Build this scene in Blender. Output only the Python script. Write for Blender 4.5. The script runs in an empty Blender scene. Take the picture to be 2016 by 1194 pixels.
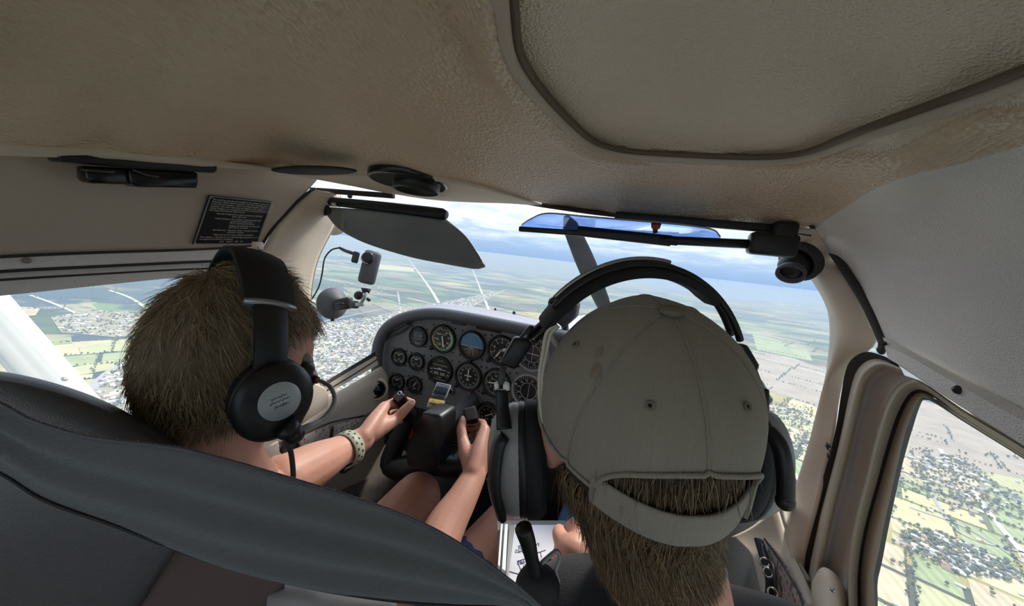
import bpy, bmesh, math, random
import numpy as np
from mathutils import Vector, Matrix, noise

random.seed(7)
RNG = np.random.default_rng(7)
SC = bpy.context.scene
COL = SC.collection

# ------------------------------------------------------------------ camera
YAW, PITCH, ROLL, FPX = math.radians(20.3), math.radians(-7.4), math.radians(6.7), 727.0
def _axes():
    cy, sy = math.cos(YAW), math.sin(YAW)
    w = np.array([-sy*math.cos(PITCH), cy*math.cos(PITCH), math.sin(PITCH)])
    r0 = np.array([cy, sy, 0.0]); u0 = np.cross(r0, w)
    return (r0*math.cos(ROLL)+u0*math.sin(ROLL), -r0*math.sin(ROLL)+u0*math.cos(ROLL), w)
RX, UX, WX = _axes()
CAM = np.array([0.227, -0.903, 1.06])
cd = bpy.data.cameras.new('camera'); cam = bpy.data.objects.new('camera', cd); COL.objects.link(cam)
cam.matrix_world = Matrix(((RX[0], UX[0], -WX[0], CAM[0]), (RX[1], UX[1], -WX[1], CAM[1]), (RX[2], UX[2], -WX[2], CAM[2]), (0, 0, 0, 1)))
cd.sensor_fit = 'HORIZONTAL'; cd.sensor_width = 36.0; cd.lens = FPX/2016*36
cd.clip_start = 0.02; cd.clip_end = 120000
SC.camera = cam

def at(u, v, x=None, y=None, z=None, d=None):
    """survey: the point of the aircraft seen at a spot of the photograph, on the plane x, y or z = const or at depth d (metres, aircraft axes)"""
    q = WX + RX*(u-1008)/FPX - UX*(v-597)/FPX
    if x is not None: t = (x-CAM[0])/q[0]
    elif y is not None: t = (y-CAM[1])/q[1]
    elif z is not None: t = (z-CAM[2])/q[2]
    else: t = d
    return CAM + q*t
def depth(p): return float((np.asarray(p)-CAM) @ WX)

# ------------------------------------------------------------------ sky, sun, exposure
SUN_EL, SUN_AZ = math.radians(46), math.radians(18)     # azimuth from the nose, positive to the right
SUN_STRENGTH, SKY_STRENGTH = 1.9, 0.88
w = bpy.data.worlds.new('sky'); SC.world = w; w.use_nodes = True
nt = w.node_tree; nt.nodes.clear()
def N(nt, t, **k):
    n = nt.nodes.new(t)
    for a, b in k.items():
        if a == 'ins':
            for i, val in b.items(): n.inputs[i].default_value = val
        else: setattr(n, a, b)
    return n
tc = N(nt, 'ShaderNodeTexCoord'); sep = N(nt, 'ShaderNodeSeparateXYZ')
nt.links.new(tc.outputs['Generated'], sep.inputs[0])
ramp = N(nt, 'ShaderNodeValToRGB'); nt.links.new(sep.outputs[2], ramp.inputs[0])
e = ramp.color_ramp.elements
e[0].position = 0.0; e[0].color = (0.19, 0.29, 0.45, 1)
e[1].position = 1.0; e[1].color = (0.30, 0.50, 0.85, 1)
for p_, c_ in ((0.035, (0.25, 0.35, 0.50, 1)), (0.10, (0.45, 0.53, 0.64, 1)), (0.28, (0.42, 0.56, 0.76, 1))):
    k_ = e.new(p_); k_.color = c_
# cloud layer seen in perspective: direction / (height + small)
ma = N(nt, 'ShaderNodeMath', operation='ADD'); ma.inputs[1].default_value = 0.10; nt.links.new(sep.outputs[2], ma.inputs[0])
mx = N(nt, 'ShaderNodeMath', operation='MAXIMUM'); mx.inputs[1].default_value = 0.06; nt.links.new(ma.outputs[0], mx.inputs[0])
dv = N(nt, 'ShaderNodeVectorMath', operation='DIVIDE'); nt.links.new(tc.outputs['Generated'], dv.inputs[0])
cmb = N(nt, 'ShaderNodeCombineXYZ')
for i in range(3): nt.links.new(mx.outputs[0], cmb.inputs[i])
nt.links.new(cmb.outputs[0], dv.inputs[1])
nz = N(nt, 'ShaderNodeTexNoise', ins={'Scale': 1.35, 'Detail': 7.0, 'Roughness': 0.56, 'Distortion': 0.25}); nt.links.new(dv.outputs[0], nz.inputs['Vector'])
cr = N(nt, 'ShaderNodeMapRange', ins={1: 0.40, 2: 0.56}); nt.links.new(nz.outputs[0], cr.inputs[0])
el = N(nt, 'ShaderNodeMapRange', ins={1: 0.02, 2: 0.13, 3: 0.0, 4: 0.96}); nt.links.new(sep.outputs[2], el.inputs[0])
mm = N(nt, 'ShaderNodeMath', operation='MULTIPLY'); nt.links.new(cr.outputs[0], mm.inputs[0]); nt.links.new(el.outputs[0], mm.inputs[1])
nz2 = N(nt, 'ShaderNodeTexNoise', ins={'Scale': 4.5, 'Detail': 5.0}); nt.links.new(dv.outputs[0], nz2.inputs['Vector'])
cc = N(nt, 'ShaderNodeValToRGB'); nt.links.new(nz2.outputs[0], cc.inputs[0])
cc.color_ramp.elements[0].position = 0.35; cc.color_ramp.elements[0].color = (0.64, 0.67, 0.72, 1)
cc.color_ramp.elements[1].position = 0.62; cc.color_ramp.elements[1].color = (1.0, 1.0, 1.0, 1)
mixc = N(nt, 'ShaderNodeMix', data_type='RGBA'); nt.links.new(mm.outputs[0], mixc.inputs[0])
nt.links.new(ramp.outputs[0], mixc.inputs[6]); nt.links.new(cc.outputs[0], mixc.inputs[7])
bg = N(nt, 'ShaderNodeBackground'); bg.inputs[1].default_value = SKY_STRENGTH
nt.links.new(mixc.outputs[2], bg.inputs[0])
wo = N(nt, 'ShaderNodeOutputWorld'); nt.links.new(bg.outputs[0], wo.inputs[0])

sd = bpy.data.lights.new('sun', 'SUN'); sun = bpy.data.objects.new('sun', sd); COL.objects.link(sun)
sd.energy = SUN_STRENGTH; sd.angle = math.radians(11.0); sd.color = (1.0, 0.95, 0.87)
_sdir = Vector((math.cos(SUN_EL)*math.sin(SUN_AZ), math.cos(SUN_EL)*math.cos(SUN_AZ), math.sin(SUN_EL)))
sun.rotation_mode = 'QUATERNION'; sun.rotation_quaternion = _sdir.to_track_quat('Z', 'Y')
sun.location = (0, 0, 30)

vs = SC.view_settings
vs.view_transform = 'Standard'; vs.look = 'None'; vs.gamma = 1.0; vs.use_curve_mapping = False
vs.exposure = 1.15
try:
    SC.cycles.diffuse_bounces = 8; SC.cycles.volume_bounces = 2; SC.cycles.max_bounces = 12; SC.cycles.transparent_max_bounces = 16
except Exception: pass

# ------------------------------------------------------------------ materials
def lin(r, g, b):
    f = lambda c: (c/255/12.92) if c/255 <= 0.04045 else ((c/255+0.055)/1.055)**2.4
    return (f(r), f(g), f(b))
def mat(name, c, rough=0.6, metal=0.0, bump=0.0, bscale=200.0, var=0.0, vscale=8.0, tex='noise', stretch=None, spec=0.5, coat=0.0, sheen=0.0):
    """principled surface with procedural colour variation and fine relief"""
    m = bpy.data.materials.new(name); m.use_nodes = True
    t = m.node_tree; b = t.nodes['Principled BSDF']
    b.inputs['Base Color'].default_value = (*c, 1); b.inputs['Roughness'].default_value = rough; b.inputs['Metallic'].default_value = metal
    b.inputs['Specular IOR Level'].default_value = spec; b.inputs['Coat Weight'].default_value = coat; b.inputs['Sheen Weight'].default_value = sheen
    co = N(t, 'ShaderNodeTexCoord'); vec = co.outputs['Object']
    if stretch:
        mp = N(t, 'ShaderNodeMapping'); mp.inputs['Scale'].default_value = stretch; t.links.new(vec, mp.inputs[0]); vec = mp.outputs[0]
    if var > 0:
        n = N(t, 'ShaderNodeTexNoise', ins={'Scale': vscale, 'Detail': 5.0}); t.links.new(vec, n.inputs['Vector'])
        r = N(t, 'ShaderNodeMapRange', ins={1: 0.3, 2: 0.7, 3: 1-var, 4: 1+var}); t.links.new(n.outputs[0], r.inputs[0])
        x = N(t, 'ShaderNodeMix', data_type='RGBA', blend_type='MULTIPLY'); x.inputs[0].default_value = 1.0
        x.inputs[6].default_value = (*c, 1); t.links.new(r.outputs[0], x.inputs[7]); t.links.new(x.outputs[2], b.inputs['Base Color'])
    if bump > 0:
        if tex == 'voronoi':
            n = N(t, 'ShaderNodeTexVoronoi', ins={'Scale': bscale}); t.links.new(vec, n.inputs['Vector']); o = n.outputs['Distance']
        elif tex == 'weave':
            n = N(t, 'ShaderNodeTexWave', ins={'Scale': bscale, 'Distortion': 1.0, 'Detail': 1.0}); t.links.new(vec, n.inputs['Vector']); o = n.outputs['Fac']
        else:
            n = N(t, 'ShaderNodeTexNoise', ins={'Scale': bscale, 'Detail': 3.0}); t.links.new(vec, n.inputs['Vector']); o = n.outputs[0]
        bp = N(t, 'ShaderNodeBump', ins={'Strength': bump, 'Distance': 0.002}); t.links.new(o, bp.inputs['Height']); t.links.new(bp.outputs[0], b.inputs['Normal'])
    return m
def glass_mat(name, tint=(1, 1, 1), refl=0.10, rough=0.0):
    m = bpy.data.materials.new(name); m.use_nodes = True; t = m.node_tree; t.nodes.clear()
    tr = N(t, 'ShaderNodeBsdfTransparent'); tr.inputs[0].default_value = (*tint, 1)
    gl = N(t, 'ShaderNodeBsdfGlossy'); gl.inputs['Roughness'].default_value = rough
    lw = N(t, 'ShaderNodeLayerWeight', ins={0: 0.5}); pw = N(t, 'ShaderNodeMath', operation='POWER', ins={1: 4.0}); t.links.new(lw.outputs['Facing'], pw.inputs[0])
    fr = N(t, 'ShaderNodeMath', operation='MULTIPLY_ADD', ins={1: 0.9, 2: 0.05}); t.links.new(pw.outputs[0], fr.inputs[0])
    ml = N(t, 'ShaderNodeMath', operation='MULTIPLY', use_clamp=True); ml.inputs[1].default_value = refl; t.links.new(fr.outputs[0], ml.inputs[0])
    mi = N(t, 'ShaderNodeMixShader'); t.links.new(ml.outputs[0], mi.inputs[0]); t.links.new(tr.outputs[0], mi.inputs[1]); t.links.new(gl.outputs[0], mi.inputs[2])
    o = N(t, 'ShaderNodeOutputMaterial'); t.links.new(mi.outputs[0], o.inputs[0])
    return m

M = {}
M['liner'] = mat('headliner_leather', lin(218, 195, 166), 0.42, bump=1.0, bscale=330, tex='voronoi', var=0.05, vscale=5, stretch=(1, 0.55, 1), spec=0.35)
M['liner_flat'] = mat('headliner_fine_grain', lin(196, 182, 164), 0.62, bump=0.35, bscale=900, var=0.04, spec=0.3)
M['recess'] = mat('recess_grain_lit', lin(232, 216, 192), 0.45, bump=0.6, bscale=520, tex='voronoi', var=0.05, spec=0.3)  # finer grain; paler than the liner, light on the recess put into colour
M['wallgrey'] = mat('wall_grey_vinyl', lin(230, 226, 218), 0.5, bump=0.5, bscale=600, tex='voronoi', var=0.04, spec=0.3)
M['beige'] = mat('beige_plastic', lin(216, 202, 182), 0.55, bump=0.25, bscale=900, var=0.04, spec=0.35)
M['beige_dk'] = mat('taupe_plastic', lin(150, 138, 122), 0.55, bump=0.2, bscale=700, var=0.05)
M['olive'] = mat('olive_grey_seal', lin(178, 168, 148), 0.55, bump=0.15, bscale=500, var=0.05)
M['gap'] = mat('brown_gap_shade', lin(104, 88, 70), 0.7)  # shade of the recess groove as a colour
M['rubber'] = mat('brown_black_rubber', lin(52, 46, 44), 0.7, bump=0.2, bscale=400, var=0.1)
M['jamb'] = mat('dark_taupe_jamb', lin(196, 188, 180), 0.6, bump=0.2, bscale=500, var=0.06)
M['black'] = mat('black_plastic', lin(26, 26, 28), 0.42, bump=0.08, bscale=900, var=0.1)
M['black_soft'] = mat('black_soft', lin(20, 20, 22), 0.7, bump=0.2, bscale=700, var=0.1)
M['black_gloss'] = mat('black_gloss', lin(18, 18, 20), 0.22)
M['coaming'] = mat('grey_coaming', lin(82, 82, 86), 0.5, bump=0.35, bscale=700, var=0.08)
M['shield'] = mat('grey_glareshield', lin(150, 150, 158), 0.7, bump=0.3, bscale=600, var=0.06)
M['panel'] = mat('charcoal_panel', lin(118, 118, 120), 0.62, bump=0.25, bscale=900, var=0.12, vscale=30)
M['panel_dk'] = mat('charcoal_subpanel', lin(42, 42, 44), 0.5, bump=0.2, bscale=800, var=0.1)
M['dial'] = mat('dial_black', lin(14, 14, 15), 0.6)
M['mark'] = mat('dial_white_print', lin(235, 235, 225), 0.6)
M['mark_dim'] = mat('panel_grey_print', lin(150, 150, 148), 0.6)
M['green'] = mat('dial_green', lin(120, 200, 130), 0.6)
M['yellowp'] = mat('dial_yellow', lin(220, 190, 60), 0.6)
M['redp'] = mat('red_plastic', lin(190, 48, 30), 0.45)
M['skyblue'] = mat('horizon_blue', lin(88, 140, 185), 0.5)
M['earth'] = mat('horizon_brown', lin(62, 48, 40), 0.5)
M['chrome'] = mat('bright_metal', lin(205, 205, 205), 0.22, metal=1.0)
M['alu'] = mat('brushed_metal', lin(165, 165, 168), 0.38, metal=0.8, var=0.05)
M['silver'] = mat('silver_grey_paint', lin(150, 150, 148), 0.38, bump=0.1, bscale=900, var=0.05)
M['rear'] = mat('rear_bounce_lining', lin(226, 216, 200), 0.7, var=0.04)  # kept pale to bounce light from the unseen rear
M['bench'] = mat('light_grey_bounce_cloth', lin(212, 206, 198), 0.9, bump=0.2, bscale=600, var=0.05)  # for the unseen bench added as a light bounce
M['white'] = mat('white_paint', lin(248, 250, 250), 0.3, var=0.03)
M['paper'] = mat('white_paper', lin(240, 240, 245), 0.8, var=0.03)
M['ink'] = mat('blue_black_ink', lin(60, 66, 90), 0.8)
M['label'] = mat('yellow_tape', lin(235, 205, 120), 0.55)
M['screen'] = mat('dark_glass_screen', lin(40, 46, 58), 0.12, coat=0.6)
M['skin'] = mat('skin_boy', lin(190, 138, 117), 0.5, bump=0.12, bscale=500, var=0.07, vscale=14)
M['skin2'] = mat('skin_man', lin(205, 150, 128), 0.5, bump=0.15, bscale=500, var=0.08, vscale=14)
M['navy'] = mat('navy_cotton', lin(38, 48, 96), 0.85, bump=0.3, bscale=900, var=0.1)
M['jeans'] = mat('blue_denim', lin(92, 132, 184), 0.85, bump=0.3, bscale=900, var=0.2, vscale=40)
M['jacket'] = mat('black_fleece', lin(20, 20, 23), 0.9, bump=0.4, bscale=500, var=0.1, sheen=0.1)
M['shirt'] = mat('taupe_cotton', lin(104, 92, 86), 0.9, bump=0.3, bscale=800, var=0.08)
M['greycloth'] = mat('grey_cloth', lin(140, 138, 138), 0.9, bump=0.3, bscale=700, var=0.08)
M['seat'] = mat('dark_seat_vinyl', lin(66, 66, 68), 0.42, bump=0.22, bscale=1100, tex='voronoi', var=0.08)
M['seat_side'] = mat('brown_seat_cloth', lin(92, 76, 74), 0.85, bump=0.3, bscale=700, var=0.1)
M['carpet'] = mat('brown_grey_carpet', lin(72, 64, 60), 0.95, bump=0.6, bscale=600, var=0.2, vscale=60)
M['cap'] = mat('grey_olive_twill', lin(148, 140, 126), 0.85, bump=0.32, bscale=300, tex='weave', var=0.08, vscale=12, stretch=(1.0, 0.0, 0.35), sheen=0.15)
M['cap_btn'] = mat('cap_button_cloth', lin(124, 116, 100), 0.85, bump=0.4, bscale=700)
M['rust'] = mat('rust_stain', lin(136, 124, 106), 0.9)
M['strap'] = mat('watch_strap_sage', lin(158, 158, 138), 0.5)
M['cream'] = mat('cream_wire', lin(205, 200, 185), 0.45)
M['clear_grey'] = mat('grey_wire', lin(140, 140, 138), 0.4)
M['foil'] = mat('brushed_foil_sticker', lin(188, 196, 200), 0.45, metal=0.3, var=0.05, vscale=60)
M['redmat'] = mat('red_knob', lin(150, 50, 42), 0.5)
M['glass'] = glass_mat('window_plexiglass', (0.97, 0.98, 0.98), 0.55)
M['glass_dial'] = glass_mat('instrument_glass', (1, 1, 1), 0.5)
M['smoke'] = glass_mat('smoked_visor', (0.20, 0.21, 0.20), 1.6, 0.02)
def visor_mat():
    m = M['smoke']; t = m.node_tree; mi = next(n for n in t.nodes if n.type == 'MIX_SHADER'); o = next(n for n in t.nodes if n.type == 'OUTPUT_MATERIAL')
    d = N(t, 'ShaderNodeBsdfDiffuse'); d.inputs[0].default_value = (*lin(176, 182, 178), 1)
    m2 = N(t, 'ShaderNodeMixShader'); m2.inputs[0].default_value = 0.42; t.links.new(mi.outputs[0], m2.inputs[1]); t.links.new(d.outputs[0], m2.inputs[2]); t.links.new(m2.outputs[0], o.inputs[0])
visor_mat()
M['bluevisor'] = glass_mat('blue_tinted_visor', (0.52, 0.68, 0.97), 0.9, 0.02)

# ------------------------------------------------------------------ builders
def link(name, me, parent=None, smooth=True):
    o = bpy.data.objects.new(name, me); COL.objects.link(o)
    if smooth and len(me.polygons): me.polygons.foreach_set('use_smooth', [True]*len(me.polygons))
    if parent is not None:
        o.parent = parent
        if parent.type == 'EMPTY': o.matrix_parent_inverse = Matrix.Translation(parent.location).inverted()
    return o
def raw(name, verts, faces, m, parent=None, smooth=True):
    me = bpy.data.meshes.new(name); me.from_pydata([tuple(map(float, v)) for v in verts], [], [tuple(map(int, f)) for f in faces])
    if m is not None: me.materials.append(m)
    me.update()
    return link(name, me, parent, smooth)
def sharpen(o, ang=35):
    try:
        bm = bmesh.new(); bm.from_mesh(o.data); a = math.radians(ang)
        for ed in bm.edges:
            if len(ed.link_faces) == 2 and ed.calc_face_angle(0) > a: ed.smooth = False
        bm.to_mesh(o.data); bm.free()
    except Exception: pass
    return o
def tag(o, label, cat, group=None, kind=None):
    o['label'] = label; o['category'] = cat
    if group: o['group'] = group
    if kind: o['kind'] = kind
    return o
def thing(name, label, cat, loc, group=None):
    o = bpy.data.objects.new(name, None); COL.objects.link(o); o.location = Vector(tuple(map(float, loc))); o.empty_display_size = 0.02
    return tag(o, label, cat, group)
def struct(o, label=None):
    o['kind'] = 'structure'
    if label: o['label'] = label
    return o
def nrm(v):
    v = np.asarray(v, float); return v/max(np.linalg.norm(v), 1e-12)
def frame(z, hint=(0, 0, 1)):
    """orthonormal x, y, z with z given"""
    z = nrm(z); h = np.asarray(hint, float)
    if abs(h @ z) > 0.98: h = np.array([1.0, 0, 0]) if abs(z[0]) < 0.9 else np.array([0, 1.0, 0])
    x = nrm(np.cross(h, z)); return x, np.cross(z, x), z
def cat_rom(pts, n):
    """n points along a Catmull-Rom curve, spaced by arc length"""
    P = np.asarray(pts, float)
    if len(P) == 2: 
        t = np.linspace(0, 1, n)[:, None]; return P[0]*(1-t)+P[1]*t
    Q = np.vstack([2*P[0]-P[1], P, 2*P[-1]-P[-2]])
    out = []
    for i in range(len(P)-1):
        a, b, c, d = Q[i:i+4]
        t = np.linspace(0, 1, 12, endpoint=False)[:, None]
        out.append(0.5*((2*b)+(-a+c)*t+(2*a-5*b+4*c-d)*t**2+(-a+3*b-3*c+d)*t**3))
    C = np.vstack(out+[P[-1:]])
    s = np.concatenate([[0], np.cumsum(np.linalg.norm(np.diff(C, axis=0), axis=1))])
    q = np.linspace(0, s[-1], n)
    return np.stack([np.interp(q, s, C[:, k]) for k in range(C.shape[1])], 1)
def grid_faces(nr, nc, closed=False, off=0):
    f = []
    for i in range(nr-1):
        for j in range(nc if closed else nc-1):
            a = i*nc+j; b = i*nc+(j+1) % nc
            f.append((off+a, off+b, off+b+nc, off+a+nc))
    return f

class MB:
    """collects shapes and links them as ONE mesh object"""
    def __init__(s, mtx=None): s.v = []; s.f = []; s.m = mtx
    def add(s, v, f):
        o = len(s.v); v = np.asarray(v, float)
        if s.m is not None:
            A = np.array(s.m); v = v @ A[:3, :3].T + A[:3, 3]
        s.v.extend(map(tuple, v)); s.f.extend([tuple(i+o for i in q) for q in f]); return s
    def box(s, c, size, axes=None, bev=0.0):
        hx, hy, hz = [k/2 for k in size]
        bev = min(bev, hx*0.95, hy*0.95, hz*0.95)
        bm = bmesh.new(); bmesh.ops.create_cube(bm, size=2.0)
        for q in bm.verts: q.co = Vector((q.co.x*hx, q.co.y*hy, q.co.z*hz))
        if bev > 0: bmesh.ops.bevel(bm, geom=bm.edges[:]+bm.verts[:], offset=bev, segments=2, affect='EDGES', profile=0.5)
        bm.verts.index_update()
        v = np.array([q.co[:] for q in bm.verts]); f = [[q.index for q in p.verts] for p in bm.faces]; bm.free()
        if axes is not None: v = v @ np.array(axes, float)
        return s.add(v+np.asarray(c, float), f)
    def tube(s, pts, r, seg=10, n=None, caps=True, flat=None, hint=None):
        """swept round (or flattened: flat = (direction hint, ratio)) section with radius per point"""
        P = np.asarray(pts, float)
        R = np.full(len(P), r, float) if np.isscalar(r) else np.asarray(r, float)
        if n:
            Q = cat_rom(np.hstack([P, R[:, None]]), n); P, R = Q[:, :3], Q[:, 3]
        T = np.gradient(P, axis=0); T /= np.maximum(np.linalg.norm(T, axis=1), 1e-9)[:, None]
        if hint is None: x, y, _ = frame(T[0])
        else: x = nrm(np.asarray(hint, float)-T[0]*(np.asarray(hint, float)@T[0]))
        vs, a = [], np.linspace(0, 2*math.pi, seg, endpoint=False)
        ra = 1.0 if flat is None else flat
        for p, t, rr in zip(P, T, R):
            x = nrm(x-t*(x @ t)); y = np.cross(t, x)
            vs.append(p+rr*(np.cos(a)[:, None]*x+ra*np.sin(a)[:, None]*y))
        f = grid_faces(len(P), seg, True)
        v = np.vstack(vs)
        if caps:
            k = len(v); v = np.vstack([v, P[:1], P[-1:]])
            for j in range(seg):
                f.append((k, (j+1) % seg, j)); f.append((k+1, (len(P)-1)*seg+j, (len(P)-1)*seg+(j+1) % seg))
        return s.add(v, f)
    def lathe(s, prof, c, axis, seg=28, sx=1.0, sy=1.0, hint=(0, 0, 1)):
        """profile [(radius, height)] turned about axis at c"""
        x, y, z = frame(axis, hint); a = np.linspace(0, 2*math.pi, seg, endpoint=False)
        v = [np.asarray(c, float)+h*z+r*(sx*np.cos(a)[:, None]*x+sy*np.sin(a)[:, None]*y) for r, h in prof]
        return s.add(np.vstack(v), grid_faces(len(prof), seg, True))
    def ball(s, c, r, seg=20, axes=None):
        r = np.array([r]*3 if np.isscalar(r) else r, float)
        th = np.linspace(0.001, math.pi-0.001, seg//2+2); ph = np.linspace(0, 2*math.pi, seg, endpoint=False)
        v = np.stack([np.outer(np.sin(th), np.cos(ph)), np.outer(np.sin(th), np.sin(ph)), np.outer(np.cos(th), np.ones(seg))], -1).reshape(-1, 3)*r
        if axes is not None: v = v @ np.array(axes, float)
        return s.add(v+np.asarray(c, float), [q[::-1] for q in grid_faces(len(th), seg, True)])
    def prism(s, poly, x, y, z, c, h, bev=0.0):
        """polygon (2-D, in axes x,y at c) extruded along z by h"""
        P = np.asarray(poly, float); n = len(P); c = np.asarray(c, float)
        b = c+P[:, :1]*np.asarray(x)+P[:, 1:]*np.asarray(y); t = b+np.asarray(z)*h
        bm = bmesh.new(); vb = [bm.verts.new(q) for q in b]; vt = [bm.verts.new(q) for q in t]
        bm.faces.new(vb[::-1]); bm.faces.new(vt)
        for i in range(n): bm.faces.new((vb[i], vb[(i+1) % n], vt[(i+1) % n], vt[i]))
        if bev > 0: bmesh.ops.bevel(bm, geom=bm.edges[:], offset=bev, segments=2, affect='EDGES', profile=0.5)
        bm.normal_update(); bm.verts.index_update()
        v = [q.co[:] for q in bm.verts]; f = [[q.index for q in p.verts] for p in bm.faces]; bm.free()
        return s.add(v, f)
    def quad(s, a, b, c, d): return s.add([a, b, c, d], [(0, 1, 2, 3)])
    def sheet(s, rows, n=24, m=None):
        """smooth surface through curves (each a list of 3-D points)"""
        R = [cat_rom(r, n) for r in rows]; G = np.stack(R)
        if m:
            G = np.stack([cat_rom(G[:, j], m) for j in range(n)], 1)
        return s.add(G.reshape(-1, 3), grid_faces(G.shape[0], n))
    def build(s, name, m, parent=None, smooth=True, solid=0.0, sharp=None, offset=0.0):
        o = raw(name, s.v, s.f, m, parent, smooth)
        if sharp: sharpen(o, sharp)
        if solid:
            md = o.modifiers.new('solid', 'SOLIDIFY'); md.thickness = solid; md.offset = offset
        return o

_txt = {}
def text_geo(body, size, align='CENTER'):
    key = (body, align)
    if key not in _txt:
        cu = bpy.data.curves.new('t', 'FONT'); cu.body = body; cu.size = 1.0; cu.align_x = align; cu.align_y = 'CENTER'; cu.resolution_u = 2
        ob = bpy.data.objects.new('t', cu); me = bpy.data.meshes.new_from_object(ob)
        _txt[key] = (np.array([v.co[:] for v in me.vertices]).reshape(-1, 3), [tuple(p.vertices) for p in me.polygons])
        bpy.data.objects.remove(ob); bpy.data.curves.remove(cu); bpy.data.meshes.remove(me)
    v, f = _txt[key]
    return v*size, f
def put_text(mb, body, size, c, x, y, align='CENTER'):
    v, f = text_geo(body, size, align)
    if len(v): mb.add(np.asarray(c, float)+v[:, :1]*np.asarray(x)+v[:, 1:2]*np.asarray(y), f)
def screw(name, c, axis, r, parent, m=None):
    b = MB(); b.lathe([(0.001*r, 0.9*r), (0.6*r, 0.8*r), (r, 0.2*r), (r, -0.3*r)], c, axis, 10); return b.build(name, m or M['alu'], parent)
# ================================================================== the country below
GZ = -450.0
def gpt(u, v, dz=0.0):
    p = at(u, v, z=GZ); return np.array([p[0], p[1], GZ+dz])
def ground_mat():
    m = bpy.data.materials.new('farmland'); m.use_nodes = True; t = m.node_tree; b = t.nodes['Principled BSDF']
    b.inputs['Roughness'].default_value = 0.95; b.inputs['Specular IOR Level'].default_value = 0.1
    co = N(t, 'ShaderNodeTexCoord')
    mp = N(t, 'ShaderNodeMapping'); mp.inputs['Rotation'].default_value = (0, 0, 0.45); mp.inputs['Scale'].default_value = (1/430, 1/210, 1)
    t.links.new(co.outputs['Object'], mp.inputs[0])
    vo = N(t, 'ShaderNodeTexVoronoi', distance='CHEBYCHEV', ins={'Scale': 1.0, 'Randomness': 0.75}); t.links.new(mp.outputs[0], vo.inputs['Vector'])
    sp = N(t, 'ShaderNodeSeparateColor'); t.links.new(vo.outputs['Color'], sp.inputs[0])
    r = N(t, 'ShaderNodeValToRGB'); r.color_ramp.interpolation = 'CONSTANT'; t.links.new(sp.outputs[0], r.inputs[0])
    cols = [(0.0, (134, 144, 108)), (0.16, (160, 156, 126)), (0.30, (98, 112, 88)), (0.44, (168, 154, 130)), (0.56, (118, 138, 98)), (0.68, (136, 126, 112)), (0.78, (84, 98, 88)), (0.88, (184, 174, 118)), (0.94, (106, 108, 98))]
    for i, (p, c) in enumerate(cols):
        k = r.color_ramp.elements[i] if i < 2 else r.color_ramp.elements.new(p)
        k.position = p; k.color = (*lin(*c), 1)
    n = N(t, 'ShaderNodeTexNoise', ins={'Scale': 0.0013, 'Detail': 9.0, 'Roughness': 0.62}); t.links.new(co.outputs['Object'], n.inputs['Vector'])
    mr = N(t, 'ShaderNodeMapRange', ins={1: 0.35, 2: 0.65, 3: 0.62, 4: 1.25}); t.links.new(n.outputs[0], mr.inputs[0])
    x = N(t, 'ShaderNodeMix', data_type='RGBA', blend_type='MULTIPLY'); x.inputs[0].default_value = 1.0
    t.links.new(r.outputs[0], x.inputs[6]); t.links.new(mr.outputs[0], x.inputs[7])
    # dark bush blocks
    n2 = N(t, 'ShaderNodeTexNoise', ins={'Scale': 0.00045, 'Detail': 6.0, 'Roughness': 0.7}); t.links.new(co.outputs['Object'], n2.inputs['Vector'])
    m2 = N(t, 'ShaderNodeMapRange', ins={1: 0.53, 2: 0.56}); t.links.new(n2.outputs[0], m2.inputs[0])
    y = N(t, 'ShaderNodeMix', data_type='RGBA'); t.links.new(m2.outputs[0], y.inputs[0]); t.links.new(x.outputs[2], y.inputs[6]); y.inputs[7].default_value = (*lin(86, 100, 106), 1)
    t.links.new(y.outputs[2], b.inputs['Base Color'])
    return m
def field_mat(name, c, row=0.05):
    m = bpy.data.materials.new(name); m.use_nodes = True; t = m.node_tree; b = t.nodes['Principled BSDF']
    b.inputs['Roughness'].default_value = 0.95; b.inputs['Specular IOR Level'].default_value = 0.1
    co = N(t, 'ShaderNodeTexCoord')
    n = N(t, 'ShaderNodeTexNoise', ins={'Scale': 0.009, 'Detail': 9.0, 'Roughness': 0.65}); t.links.new(co.outputs['Object'], n.inputs['Vector'])
    wv = N(t, 'ShaderNodeTexWave', ins={'Scale': 0.02, 'Distortion': 3.0, 'Detail': 3.0, 'Detail Scale': 0.5}); t.links.new(co.outputs['Object'], wv.inputs['Vector'])
    ad = N(t, 'ShaderNodeMath', operation='MULTIPLY_ADD', ins={1: 0.22}); t.links.new(wv.outputs['Fac'], ad.inputs[0]); t.links.new(n.outputs[0], ad.inputs[2])
    r = N(t, 'ShaderNodeMapRange', ins={1: 0.38, 2: 0.80, 3: 0.78, 4: 1.18}); t.links.new(ad.outputs[0], r.inputs[0])
    x = N(t, 'ShaderNodeMix', data_type='RGBA', blend_type='MULTIPLY'); x.inputs[0].default_value = 1.0
    x.inputs[6].default_value = (*c, 1); t.links.new(r.outputs[0], x.inputs[7]); t.links.new(x.outputs[2], b.inputs['Base Color'])
    return m
FM = [field_mat('paddock_'+n, lin(*c)) for n, c in (('pale_green', (190, 190, 146)), ('straw', (206, 194, 158)), ('green', (164, 174, 132)), ('olive', (180, 174, 140)), ('tan', (200, 184, 156)), ('yellow', (212, 202, 152)), ('dry', (204, 190, 158)))]
PLOUGH = field_mat('paddock_bare', lin(176, 164, 148))
TOWN = field_mat('town_ground', lin(170, 164, 140))
ROAD = mat('road_grey', lin(176, 174, 170), 0.9, spec=0.1)
DRYROAD = mat('road_pale', lin(214, 206, 190), 0.9, spec=0.1)
SEA = mat('sea_water', lin(40, 104, 176), 0.5, var=0.10, vscale=0.0006, spec=0.2)
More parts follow.
